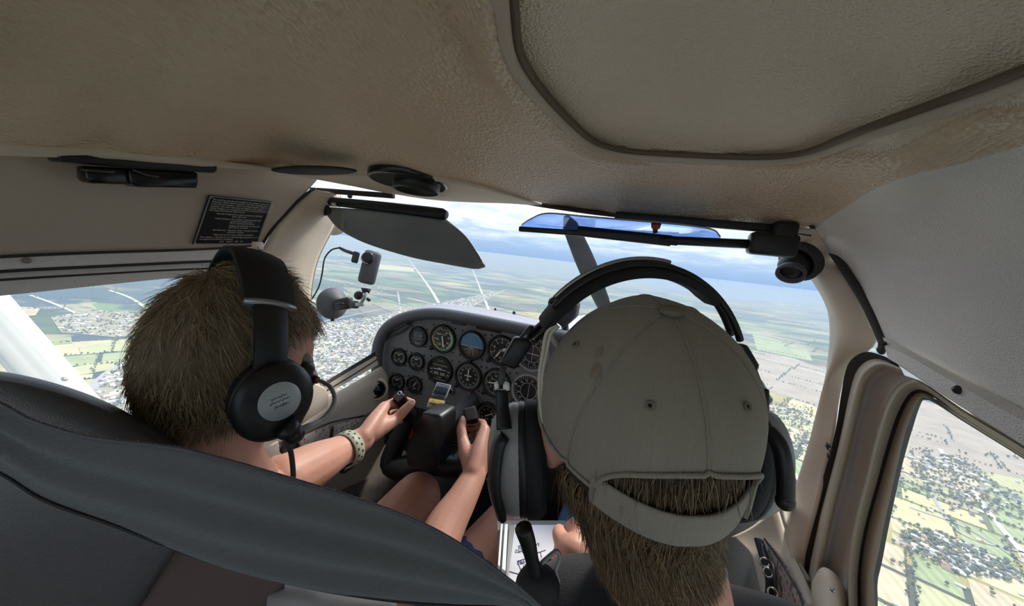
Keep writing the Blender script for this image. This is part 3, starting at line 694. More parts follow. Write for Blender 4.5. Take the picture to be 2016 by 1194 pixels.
def off(rows, dx=0, dz=0, dy=0): return [np.array(p)+np.array([dx, dy, dz]) for p in rows]
c0 = uvw([(-260, 521, 'x', -0.486), (0, 503, 'x', -0.486), (200, 495, 'x', -0.486), (350, 491, 'x', -0.486), (500, 484, 'x', -0.486)])
c1 = uvw([(-260, 550, 'x', -0.489), (0, 531, 'x', -0.489), (200, 521, 'x', -0.489), (350, 514, 'x', -0.489), (500, 508, 'x', -0.489)])
c2 = uvw([(-260, 553, 'x', -0.495), (0, 535, 'x', -0.495), (200, 525, 'x', -0.495), (350, 518, 'x', -0.495), (500, 512, 'x', -0.495)])
c3 = uvw([(-260, 566, 'x', -0.487), (0, 547, 'x', -0.487), (200, 536, 'x', -0.487), (350, 528, 'x', -0.487), (500, 522, 'x', -0.487)])
c4 = uvw([(-260, 570, 'x', -0.498), (0, 551, 'x', -0.498), (200, 539, 'x', -0.498), (350, 531, 'x', -0.498), (500, 526, 'x', -0.498)])
c5 = uvw([(-260, 606, 'x', -0.502), (0, 583, 'x', -0.502), (200, 562, 'x', -0.502), (350, 547, 'x', -0.502), (500, 535, 'x', -0.502)])
c6 = off(c5, -0.03, 0.002)
def strip(name, rows, m, parent=None, n=40, solid=0.0, label=None, per=5):
    """faceted moulding: straight between the rows, smooth along them"""
    b = MB(); R = [cat_rom(r, n) for r in rows]; b.add(np.vstack(R), grid_faces(len(R), n)); o = b.build(name, m, parent, True, solid, sharp=28)
    if label: o['label'] = label
    return o
door_left = struct(strip('door_1', [c0, c1, c2, c3, c4, c5, c6], M['wallgrey'], label='left cabin door with ridged top rail'))
for r_ in (c2, c4):  # dark tubes stand for shade in the rail's grooves
    b = MB(); b.tube(np.array(cat_rom(r_, 40))+[0.003, 0, 0.001], 0.0024, 8); b.build('rail_groove_shade', M['rubber'], door_left)
screw('rail_screw', at(52, 513, x=-0.4865), (1, 0, 0.1), 0.004, door_left, M['beige_dk'])
b = MB(); b.tube(np.array(cat_rom(W3, 60))+[0.001, 0, -0.002], 0.0022, 8); b.build('seam_shade_tube', M['rubber'], wall_left)  # dark tube drawn as the shade in the seam

# ---- left windshield pillar
b = MB(); b.tube(seam, 0.0034, 8, 30); b.build('edge_gasket', M['rubber'], wall_left)
gl = uvw([(668, 384, 'x', -0.45), (665, 412, 'x', -0.462), (660, 436, 'x', -0.47), (645, 466, 'x', -0.482), (628, 500, 'x', -0.488), (616, 540, 'x', -0.492), (609, 600, 'x', -0.495), (610, 680, 'x', -0.497), (616, 730, 'x', -0.498), (630, 760, 'x', -0.498), (646, 770, 'x', -0.498)])
sm1 = uvw([(622, 374, 'x', -0.452), (600, 390, 'x', -0.462), (572, 414, 'x', -0.464), (545, 445, 'x', -0.466), (525, 478, 'x', -0.47), (505, 520, 'x', -0.478), (490, 600, 'x', -0.485), (500, 690, 'x', -0.49), (520, 770, 'x', -0.492), (560, 850, 'x', -0.492), (620, 820, 'x', -0.492)])
mid = [(np.array(p)+np.array(q))/2+np.array([0.012, 0, 0]) for p, q in zip(gl, sm1)]
b = MB(); b.sheet([sm1, mid, gl], 50, 14); pil_l = struct(b.build('trim_4', M['beige'], None, True, 0.004), 'beige left windshield pillar')
b = MB(); b.tube(off(gl, -0.004, 0, 0.004), 0.004, 8, 50); b.build('glass_gasket', M['olive'], pil_l)
b = MB(); b.box(at(507, 484, x=-0.455), (0.006, 0.02, 0.014), None, 0.002); cap_ = b.build('corner_clip', M['beige'], pil_l); screw('clip_screw', at(509, 489, x=-0.450), (1, -.3, 0), 0.0022, cap_)
# lower blunt end of the pillar cover
pe = [at(u, v, x=-0.488) for u, v in ((585, 770), (612, 752), (634, 762), (642, 778), (640, 800), (610, 830), (575, 850), (560, 830))]
b = MB(); x_, y_, z_ = frame((1, 0, 0)); b.prism([((p-pe[0]) @ x_, (p-pe[0]) @ y_) for p in pe], x_, y_, z_, pe[0], 0.012, 0.004); b.build('pillar_foot', M['beige'], pil_l)

# ---- left sill below the windshield corner, side panel with map pocket
s1 = uvw([(600, 776, 'x', -0.505), (640, 752, 'x', -0.505), (690, 722, 'x', -0.505), (738, 693, 'x', -0.505)])
s2 = uvw([(600, 786, 'x', -0.500), (640, 761, 'x', -0.500), (690, 730, 'x', -0.500), (740, 701, 'x', -0.500)])
s3 = uvw([(600, 798, 'x', -0.496), (640, 771, 'x', -0.496), (690, 741, 'x', -0.496), (742, 708, 'x', -0.496)])
s4 = uvw([(600, 806, 'x', -0.49), (640, 778, 'x', -0.49), (690, 750, 'x', -0.49), (745, 718, 'x', -0.49)])
strip_l = struct(strip('trim_5', [s1, s2], M['rubber'], None, 20), 'dark gasket on the left windshield sill')
struct(strip('trim_6', [s2, s3, s4], M['beige'], None, 20), 'pale sill rail under the left windshield corner')
b = MB(); b.tube(off(s3, 0.001, 0.0), 0.0016, 6, 20); b.build('sill_groove', M['rubber'], strip_l)
p1 = uvw([(540, 842, 'x', -0.488), (600, 808, 'x', -0.488), (650, 780, 'x', -0.488), (700, 752, 'x', -0.488), (750, 722, 'x', -0.486)])
p2 = uvw([(520, 870, 'x', -0.482), (580, 845, 'x', -0.478), (640, 812, 'x', -0.476), (700, 780, 'x', -0.474), (765, 745, 'x', -0.478)])
p3 = uvw([(500, 905, 'x', -0.484), (560, 880, 'x', -0.482), (640, 850, 'x', -0.48), (720, 818, 'x', -0.478), (775, 795, 'x', -0.48)])
b = MB(); b.sheet([p1, p2, p3], 30, 12); side_l = struct(b.build('wall_left.001', M['beige'], None, True, 0.004), 'beige lower side panel left of the instrument panel')
q1 = off(p3, -0.004); q2 = uvw([(470, 990, 'x', -0.492), (560, 960, 'x', -0.492), (640, 940, 'x', -0.492), (720, 915, 'x', -0.49), (800, 890, 'x', -0.49)])
q3 = uvw([(470, 1120, 'x', -0.49), (560, 1090, 'x', -0.49), (640, 1060, 'x', -0.49), (740, 1010, 'x', -0.49), (820, 980, 'x', -0.49)])
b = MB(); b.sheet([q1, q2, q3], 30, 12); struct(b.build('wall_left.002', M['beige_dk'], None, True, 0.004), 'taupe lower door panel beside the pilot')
q4 = uvw([(600, 1000, 'x', -0.485), (680, 962, 'x', -0.485), (760, 930, 'x', -0.485), (800, 915, 'x', -0.485)])
q5 = uvw([(600, 1080, 'x', -0.47), (690, 1030, 'x', -0.47), (770, 990, 'x', -0.47), (810, 975, 'x', -0.47)])
b = MB(); b.sheet([q4, q5], 20, 4); struct(b.build('wall_left.003', M['carpet'], None, True, 0.003), 'brown grey carpet along the left footwell')
# patterned map pocket fabric
def pattern_mat():
    m = bpy.data.materials.new('map_pocket_fabric'); m.use_nodes = True; t = m.node_tree; b = t.nodes['Principled BSDF']; b.inputs['Roughness'].default_value = 0.9
    co = N(t, 'ShaderNodeTexCoord'); v = N(t, 'ShaderNodeTexVoronoi', distance='MANHATTAN', ins={'Scale': 95.0, 'Randomness': 0.6}); t.links.new(co.outputs['Object'], v.inputs['Vector'])
    v2 = N(t, 'ShaderNodeTexNoise', ins={'Scale': 170.0, 'Detail': 3.0}); t.links.new(co.outputs['Object'], v2.inputs['Vector'])
    mu = N(t, 'ShaderNodeMath', operation='MULTIPLY_ADD', ins={1: 0.40}); t.links.new(v2.outputs[0], mu.inputs[0]); t.links.new(v.outputs['Distance'], mu.inputs[2])
    r = N(t, 'ShaderNodeValToRGB'); t.links.new(mu.outputs[0], r.inputs[0]); e = r.color_ramp.elements
    e[0].position = 0.44; e[0].color = (*lin(104, 94, 88), 1); e[1].position = 0.80; e[1].color = (*lin(176, 164, 152), 1)
    k = e.new(0.60); k.color = (*lin(136, 124, 116), 1)
    t.links.new(r.outputs[0], b.inputs['Base Color']); return m
M['pattern'] = pattern_mat()
mpk = thing('map_pocket', 'patterned grey fabric map pocket on the left side panel', 'pocket', at(620, 880, x=-0.475))
def pocket_piece(name, pix, x, m, parent, h=0.006):
    P = [at(u, v, x=x) for u, v in pix]; b = MB(); X_, Y_, Z_ = frame((1, 0, 0)); b.prism([((p-P[0]) @ X_, (p-P[0]) @ Y_) for p in P], X_, Y_, Z_, P[0], h, 0.0015); return b.build(name, m, parent)
pocket_piece('pocket_panel', [(586, 861), (620, 847), (648, 836), (644, 868), (640, 885), (600, 900), (588, 902)], -0.474, M['pattern'], mpk)
pocket_piece('pocket_panel', [(655, 838), (690, 826), (712, 822), (706, 836), (690, 852), (662, 870), (652, 872)], -0.474, M['pattern'], mpk)
pocket_piece('pocket_panel', [(515, 885), (545, 868), (549, 905), (510, 935), (500, 925)], -0.470, M['pattern'], mpk)
pocket_piece('pocket_gap', [(556, 866), (584, 860), (586, 905), (552, 915)], -0.478, M['seat_side'], mpk, 0.003)
b = MB(); b.tube([at(u, v, x=-0.470) for u, v in ((520, 882), (590, 858), (650, 833), (716, 819))], 0.0018, 6, 20); b.build('pocket_binding', M['rubber'], mpk)

# side air vent with boss beside the panel
vc = at(741, 767, x=-0.478); vax = nrm((0.72, -0.66, 0.18))
sv = thing('side_air_vent', 'round black eyeball vent left of the instrument panel', 'vent', vc)
b = MB(); b.lathe([(0.036, -0.02), (0.034, 0.0), (0.030, 0.006), (0.026, 0.004)], vc, vax, 30); b.build('vent_boss', M['beige'], sv)
b = MB(); b.lathe([(0.026, 0.005), (0.024, 0.008), (0.021, 0.003), (0.019, -0.006)], vc, vax, 28); b.build('vent_ring', M['black'], sv)
b = MB(); b.ball(vc-vax*0.004, 0.0185); bb = b.build('vent_ball', M['black_gloss'], sv)
b = MB(); b.box(vc+vax*0.013, (0.022, 0.006, 0.010), frame(vax), 0.002); b.build('vent_vane', M['black'], bb)

# ---- right windshield pillar, door frame, window
gr = uvw([(1556, 452, 'y', -0.25), (1562, 478, 'x', 0.428), (1575, 505, 'x', 0.445), (1596, 543, 'x', 0.463), (1620, 582, 'x', 0.478), (1634, 618, 'x', 0.488), (1637, 660, 'x', 0.494), (1632, 720, 'x', 0.50), (1618, 790, 'x', 0.50), (1600, 858, 'x', 0.50), (1580, 925, 'x', 0.50), (1560, 990, 'x', 0.50), (1548, 1040, 'x', 0.50), (1550, 1075, 'x', 0.50), (1580, 1130, 'x', 0.505), (1590, 1150, 'x', 0.505)])
rp1 = uvw([(1603, 452, 'y', -0.262), (1640, 505, 'x', 0.478), (1668, 548, 'x', 0.492), (1694, 590, 'x', 0.506), (1712, 630, 'x', 0.515), (1726, 668, 'x', 0.521), (1712, 690, 'x', 0.520), (1688, 702, 'x', 0.518), (1664, 735, 'x', 0.517), (1652, 790, 'x', 0.516), (1642, 860, 'x', 0.515), (1626, 925, 'x', 0.514), (1612, 990, 'x', 0.513), (1594, 1060, 'x', 0.513), (1580, 1125, 'x', 0.513), (1588, 1152, 'x', 0.513)])
midr = [(np.array(p)*0.5+np.array(q)*0.5)+np.array([-0.010, -0.002, 0]) for p, q in zip(gr, rp1)]
b = MB(); b.sheet([gr, midr, rp1], 70, 14); pil_r = struct(b.build('trim_7', M['beige'], None, True, 0.004), 'beige right windshield pillar')
b = MB(); b.tube(off(gr, 0.003, 0, 0.005), 0.0035, 8, 60); b.build('glass_gasket', M['olive'], pil_r)
rs = uvw([(1598, 446, 'y', -0.268), (1620, 470, 'x', 0.462), (1645, 505, 'x', 0.476), (1672, 545, 'x', 0.490), (1697, 585, 'x', 0.502), (1716, 622, 'x', 0.510), (1732, 660, 'x', 0.516), (1741, 690, 'x', 0.517)])
b = MB(); b.tube(rs, np.interp(np.linspace(0, 1, 8), [0, .3, .8, 1], [0.003, 0.006, 0.006, 0.004]), 10, 40, True, 0.6); struct(b.build('trim_8', M['rubber'], None), 'black edging strip between right pillar and roof panel')
b = MB()
for i in range(7):
    a_ = RNG.uniform(0, 6.28); c_ = at(1632+RNG.uniform(-7, 7), 886+RNG.uniform(-14, 14), x=0.498); b.box(c_, (0.002, 0.0016, RNG.uniform(0.003, 0.009)), ((1, 0, 0), (0, math.cos(a_), math.sin(a_)), (0, -math.sin(a_), math.cos(a_))))
b.build('torn_spot', M['rubber'], pil_r)
def zp(pts, x, dx=0):
    pts = list(pts)
    if pts[0][1] > 1170: pts = [(pts[0][0]+(pts[0][0]-pts[1][0])*1.6, pts[0][1]+(pts[0][1]-pts[1][1])*1.6)]+pts
    return [at(1480+0.648*a_, 420+0.648*b_, x=x+dx) for a_, b_ in pts]
Crub0 = zp([(146, 1180), (150, 1090), (168, 1000), (190, 900), (215, 810), (240, 720), (258, 640), (270, 560), (285, 480), (305, 443), (345, 422), (395, 432), (440, 455)], 0.512)
Crub1 = zp([(160, 1180), (172, 1095), (190, 1000), (210, 905), (236, 810), (258, 725), (276, 645), (292, 570), (310, 500), (330, 465), (360, 446), (400, 446), (450, 468)], 0.520)
Cs_mid = zp([(185, 1180), (195, 1095), (212, 1000), (232, 905), (256, 810), (278, 725), (296, 645), (312, 575), (332, 510), (350, 482), (378, 460), (410, 458), (455, 475)], 0.506)
Cs_in = zp([(205, 1180), (214, 1095), (232, 1000), (252, 905), (276, 810), (298, 725), (318, 645), (334, 580), (350, 525), (366, 500), (392, 478), (420, 474), (460, 486)], 0.520)
Crec = zp([(222, 1180), (228, 1095), (244, 1000), (264, 905), (288, 810), (310, 725), (330, 645), (346, 585), (362, 535), (378, 510), (402, 488), (428, 482), (465, 494)], 0.531)
Cb0 = zp([(288, 1180), (287, 1095), (297, 1000), (316, 905), (342, 810), (362, 725), (382, 650), (402, 590), (424, 545), (446, 520), (472, 505), (500, 505), (530, 520)], 0.534)
Cb1 = zp([(300, 1180), (300, 1095), (312, 1000), (332, 905), (356, 810), (376, 728), (396, 655), (414, 600), (434, 560), (454, 534), (478, 518), (505, 516), (540, 532)], 0.522)
Cb2 = zp([(322, 1180), (322, 1095), (334, 1000), (356, 905), (382, 812), (402, 735), (422, 668), (438, 620), (456, 582), (472, 556), (490, 540), (512, 536), (550, 552)], 0.535)
Cfl0 = zp([(330, 1180), (331, 1095), (344, 1000), (366, 905), (393, 812), (414, 738), (434, 672), (450, 626), (464, 592), (478, 568), (494, 552), (514, 546), (552, 560)], 0.540)
Cfl1 = zp([(374, 1180), (372, 1100), (384, 1040), (404, 940), (426, 840), (446, 752), (466, 672), (480, 630), (492, 600), (502, 580), (511, 566), (522, 560), (556, 574)], 0.536)
Cga = zp([(383, 1180), (383, 1120), (396, 1060), (416, 955), (438, 852), (458, 764), (478, 690), (492, 645), (502, 612), (510, 590), (518, 572), (526, 565), (560, 580)], 0.552)
# the long top run of the door frame continues to the rear
def runon(c, tail): return list(c)+zp(tail[0], tail[1])
Cb0 = runon(Cb0, ([(640, 590), (827, 705), (1100, 880)], 0.540)); Cb1 = runon(Cb1, ([(640, 603), (827, 716), (1100, 892)], 0.526)); Cb2 = runon(Cb2, ([(640, 618), (827, 736), (1100, 912)], 0.538))
Cfl0 = runon(Cfl0, ([(640, 620), (827, 738), (1100, 914)], 0.546)); Cfl1 = runon(Cfl1, ([(640, 628), (827, 744), (1100, 920)], 0.550)); Cga = runon(Cga, ([(640, 632), (827, 748), (1100, 924)], 0.556))
door_right = struct(strip('door_2', [Cb0, Cb1, Cb2], M['olive'], None, 90, label='right cabin door with moulded window frame'))
for nm_, rows, m_ in (('weather_strip', [Crub0, Crub1], M['rubber']), ('bulb_seal', [Crub1, Cs_mid, Cs_in], M['olive']), ('jamb_recess', [Cs_in, Crec, Cb0[:14]], M['jamb']), ('inner_groove', [Cb2, Cfl0], M['rubber']), ('window_flange', [Cfl0, Cfl1], M['olive']), ('window_gasket', [Cfl1, Cga], M['black_soft'])):
    b = MB()
    if nm_ == 'bulb_seal': b.sheet(rows, 90, 9)
    else:
        R = [cat_rom(r, 90) for r in rows]; b.add(np.vstack(R), grid_faces(len(R), 90))
    b.build(nm_, m_, door_right)
t0 = uvw([(1738, 664, 'x', 0.516), (1785, 687, 'x', 0.516), (1885, 740, 'x', 0.516), (2016, 808, 'x', 0.516), (2330, 972, 'x', 0.516)])
t1 = uvw([(1741, 682, 'x', 0.506), (1785, 700, 'x', 0.506), (1885, 757, 'x', 0.506), (2016, 830, 'x', 0.506), (2330, 1005, 'x', 0.506)])
t2 = uvw([(1748, 706, 'x', 0.508), (1785, 728, 'x', 0.508), (1885, 795, 'x', 0.508), (2016, 876, 'x', 0.508), (2330, 1070, 'x', 0.508)])
t3 = uvw([(1748, 708, 'x', 0.535), (1785, 730, 'x', 0.535), (1885, 797, 'x', 0.535), (2016, 878, 'x', 0.535), (2330, 1072, 'x', 0.535)])
rail_r = strip('top_rail', [t0, t1, t2, t3], M['wallgrey'], door_right, 50)
screw('rail_screw', at(1886, 768, x=0.506), (-1, -0.2, 0.1), 0.0042, rail_r, M['black'])
b = MB()
for i in range(6): b.ball(at(1737+RNG.uniform(-4, 4), 688+RNG.uniform(-16, 16), x=0.507), RNG.uniform(0.003, 0.006), 8)
b.build('torn_end', M['rubber'], rail_r)
# lower right: door sill piece, side panel, pocket, belt
l0 = uvw([(1600, 1150, 'x', 0.50), (1618, 1120, 'x', 0.505), (1640, 1128, 'x', 0.515), (1662, 1160, 'x', 0.53), (1672, 1200, 'x', 0.54)])
l1 = uvw([(1598, 1260, 'x', 0.49), (1615, 1250, 'x', 0.49), (1640, 1250, 'x', 0.50), (1665, 1260, 'x', 0.52), (1680, 1290, 'x', 0.53)])
b = MB(); b.sheet([l0, l1], 24, 8); lp = b.build('sill_corner', M['beige'], door_right, True, 0.003); screw('corner_screw', at(1640, 1163, x=0.505), (-1, -.3, .2), 0.003, lp)
r1 = uvw([(1530, 1000, 'x', 0.50), (1545, 1050, 'x', 0.50), (1560, 1090, 'x', 0.50), (1580, 1130, 'x', 0.50), (1610, 1200, 'x', 0.50)])
r2 = uvw([(1480, 1040, 'x', 0.485), (1500, 1065, 'x', 0.485), (1530, 1110, 'x', 0.485), (1560, 1160, 'x', 0.485), (1585, 1200, 'x', 0.485)])
r3 = uvw([(1440, 1060, 'x', 0.47), (1475, 1090, 'x', 0.47), (1490, 1140, 'x', 0.47), (1500, 1180, 'x', 0.47), (1510, 1230, 'x', 0.47)])
b = MB(); b.sheet([r1, r2, r3], 24, 10); side_r = struct(b.build('wall_right.001', M['beige'], None, True, 0.004), 'beige lower side panel beside the right seat')
mp2 = thing('map_pocket', 'patterned grey fabric pocket on the right side panel', 'pocket', at(1560, 1150, x=0.48))
P = [(1492, 1068), (1512, 1068), (1530, 1090), (1556, 1135), (1574, 1165), (1588, 1200), (1596, 1240), (1520, 1240)]
pocket_piece('pocket_panel', P, 0.476, M['pattern'], mp2, 0.003)
b = MB(); b.tube([at(u, v, x=0.470) for u, v in ((1505, 1062), (1530, 1096), (1555, 1136), (1577, 1178), (1590, 1240))], 0.0018, 6, 20); b.build('pocket_binding', M['rubber'], mp2)

# ---- windshield: one curved pane from pillar to pillar, side panes
gL, gR = cat_rom(off(gl, -0.012, 0.0, 0.012), 20), cat_rom(off(gr[:13], 0.008, 0, 0.012), 20)
rows = []
for k in range(20):
    a_, c_ = gL[k], gR[k]; s_ = k/19.0
    fwd = 0.02+0.42*s_; rows.append([a_, a_*0.9+c_*0.1+[0, fwd*0.42, 0.004], a_*0.5+c_*0.5+[0, fwd, 0.006], a_*0.1+c_*0.9+[0, fwd*0.42, 0.004], c_])
b = MB(); b.sheet(rows, 40); ws = struct(b.build('window_1', M['glass'], None), 'curved clear windshield')
# thin clear ring on the windshield on the right, faint
pc = at(1612, 668, x=0.482); axr = nrm(CAM-pc)
b = MB(); b.lathe([(0.0395, 0), (0.041, 0.0012), (0.0425, 0)], pc, axr, 40); b.build('clear_ring', M['glass_dial'], ws)
wp = [at(u, v, x=0.553) for u, v in ((1728, 1194), (1728, 1152), (1746, 1068), (1772, 951), (1796, 848), (1810, 802), (1820, 785), (1843, 795), (2016, 903), (2300, 1090), (2300, 1500), (1760, 1500))]
b = MB(); b.add(wp, [tuple(range(len(wp)))]); struct(b.build('window_2', M['glass'], None, False), 'clear right door window')
wl = [at(u, v, x=-0.515) for u, v in ((-300, 600), (0, 575), (200, 556), (400, 540), (560, 525))]+[np.array([-0.515, -0.42, 0.66]), np.array([-0.515, -0.9, 0.66])]
b = MB(); b.add(wl, [tuple(range(len(wl)))]); struct(b.build('window_3', M['glass'], None, False), 'clear left door window')

# ---- the parts of the shell out of view: floor, door panels, rear cabin paled and its windows enlarged for light
b = MB(); b.box((0.0, -0.75, -0.02), (1.02, 2.9, 0.03)); struct(b.build('floor', M['carpet'], None, False), 'dark carpeted cabin floor')
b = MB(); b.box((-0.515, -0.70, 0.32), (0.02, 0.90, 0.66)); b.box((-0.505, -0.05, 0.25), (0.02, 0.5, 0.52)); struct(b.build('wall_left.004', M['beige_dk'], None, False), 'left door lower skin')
b = MB(); b.box((0.56, -0.75, 0.27), (0.02, 1.0, 0.55)); b.box((0.545, 0.09, 0.34), (0.02, 0.50, 0.70)); struct(b.build('wall_right.002', M['beige'], None, False), 'right door lower skin')
b = MB(); b.box((0, 0.30, 0.25), (1.1, 0.02, 0.56)); struct(b.build('wall_front', M['black_soft'], None, False), 'firewall ahead of the footwell')
b = MB()
for sx, x_ in ((-1, -0.50), (1, 0.545)):
    b.box((x_, -1.20, 0.62), (0.02, 0.07, 1.20)); b.box((x_, -1.78, 0.62), (0.02, 0.07, 1.20)); b.box((x_, -1.5, 0.28), (0.02, 0.60, 0.54)); b.box((x_, -1.5, 1.20), (0.02, 0.60, 0.05))
b.box((0.02, -1.81, 0.30), (1.07, 0.02, 0.60)); b.box((0.02, -1.50, 1.225), (1.07, 0.66, 0.02))
struct(b.build('wall_rear', M['rear'], None, False), 'unseen rear cabin shell, paled to bounce light')
b = MB(); b.box((-0.515, -0.98, 1.10), (0.02, 0.5, 0.26)); b.box((0.55, -0.98, 1.10), (0.02, 0.5, 0.26)); b.box((0, -0.72, 1.26), (1.12, 1.05, 0.02)); struct(b.build('ceiling.001', M['liner_flat'], None, False), 'roof skin above the headliner')
b = MB()
for x_ in (-0.50, 0.545): b.quad((x_, -1.23, 0.55), (x_, -1.75, 0.55), (x_, -1.75, 1.18), (x_, -1.23, 1.18))
b.quad((-0.48, -1.81, 0.60), (0.52, -1.81, 0.60), (0.52, -1.81, 1.22), (-0.48, -1.81, 1.22)); struct(b.build('window_4', M['glass'], None, False), 'unseen rear side and back windows, enlarged for cabin light')
b = MB(); b.box((0.548, -0.82, 1.105), (0.02, 0.82, 0.30)); b.box((0.548, -1.14, 0.75), (0.02, 0.16, 0.45), None, 0.01); b.box((0.545, -0.75, 0.575), (0.035, 0.95, 0.05), None, 0.01); struct(b.build('wall_right.003', M['wallgrey'], None, False), 'grey side panel and sill round the rear of the right door')
bn = thing('rear_bounce_bench', 'unseen rear bench seat, added in light grey to bounce light', 'bench', (0.02, -1.5, 0.0))  # bench added out of view to reflect light forward
b = MB(); b.box((0.02, -1.46, 0.34), (0.98, 0.46, 0.14), None, 0.04); b.build('bench_cushion', M['bench'], bn)
b = MB(); b.box((0.02, -1.72, 0.55), (0.98, 0.10, 0.42), None, 0.04); b.build('bench_back', M['bench'], bn)
b = MB(); b.box((0.02, -1.46, 0.14), (0.90, 0.40, 0.27)); b.build('bench_base', M['beige_dk'], bn)
# ================================================================== instrument panel
X3, Z3 = np.array([1.0, 0, 0]), np.array([0, 0, 1.0]); YB = np.array([0, -1.0, 0])
def pan(u, v, y=0.0): return at(u, v, y=y)
outl = [pan(u, v) for u, v in ((750, 800), (747, 740), (749, 700), (755, 668), (770, 646), (795, 632), (830, 627), (880, 630), (940, 641), (1000, 653))]
poly = [(p[0], p[2]) for p in outl]+[(0.10, 0.868), (0.40, 0.862), (0.47, 0.83), (0.48, 0.60), (-0.50, 0.572)]
ip = thing('instrument_panel', 'charcoal instrument panel across the front of the cockpit', 'panel', (0, 0, 0.58))
b = MB(); b.prism(poly, X3, Z3, YB, (0, 0.012, 0), 0.012); b.build('panel_face', M['panel'], ip, True, sharp=30)
b = MB(); b.prism([(-0.50, 0.42), (0.47, 0.42), (0.475, 0.60), (-0.50, 0.575)], X3, Z3, YB, (0, 0.02, 0), 0.012); b.build('subpanel', M['panel_dk'], ip, True, sharp=30)
cl = [(744, 765), (742, 735), (742, 700), (747, 672), (760, 648), (782, 632), (812, 622), (850, 618), (885, 621), (940, 631), (1000, 643), (1090, 661)]
cpts = [pan(u, v, -0.026) for u, v in cl]+[np.array([0.20, -0.026, 0.876]), np.array([0.42, -0.026, 0.870]), np.array([0.48, -0.02, 0.82])]
b = MB(); b.tube(cpts, 0.0165, 14, 90, hint=(0, -1, 0)); b.build('coaming_roll', M['coaming'], ip)
g0 = [p+np.array([0, 0.012, 0.012]) for p in cat_rom(cpts[5:], 24)]
g1 = [pan(u, v, 0.10) for u, v in ((795, 622), (830, 609), (870, 605), (930, 612), (1000, 626), (1090, 646))]+[np.array([0.2, 0.10, 0.868]), np.array([0.44, 0.10, 0.86]), np.array([0.49, 0.1, 0.80])]
g2 = [pan(u, v, 0.24) for u, v in ((812, 614), (840, 604), (880, 601), (930, 606), (1000, 618), (1090, 640))]+[np.array([0.2, 0.27, 0.83]), np.array([0.42, 0.22, 0.82]), np.array([0.48, 0.16, 0.78])]
g3 = [p+np.array([0, 0.03, -0.05]) for p in g2]
b = MB(); b.sheet([g0, g1, g2, g3], 50, 16); b.build('glareshield_top', M['shield'], ip, True, 0.003)
b = MB(); b.sheet([[pan(756, 668, -.008), pan(772, 650, -.008), pan(793, 639, -.008), pan(806, 636, -.008)], [pan(752, 676, -.010), pan(768, 660, -.012), pan(792, 649, -.012), pan(808, 641, -.010)], [pan(757, 674, -.008), pan(772, 664, -.008), pan(794, 653, -.008), pan(806, 642, -.008)]], 16, 6); b.build('eyebrow_light_cover', M['coaming'], ip, True, 0.002)
# printed blocks and small plates on the panel
b = MB()
for i, v in enumerate((666, 670, 674, 678, 682, 686)):
    p = pan(788-i*0.4, v+1, -0.0012); put_text(b, 'DO NOT EXCEED LIMITS', 0.0042, p, X3, Z3)
b.build('panel_print', M['mark_dim'], ip, False)
for (u, v, w_, h_) in ((903, 637, 0.045, 0.008), (962, 648, 0.075, 0.012)):
    c_ = pan(u, v, -0.002); b = MB(); b.box(c_, (w_, 0.004, h_), None, 0.0015); b.build('name_plate', M['dial'], ip)
b = MB(); put_text(b, 'VH-DWX', 0.0055, pan(903, 637, -0.0045), X3, Z3); b.build('panel_print', M['mark_dim'], ip, False)
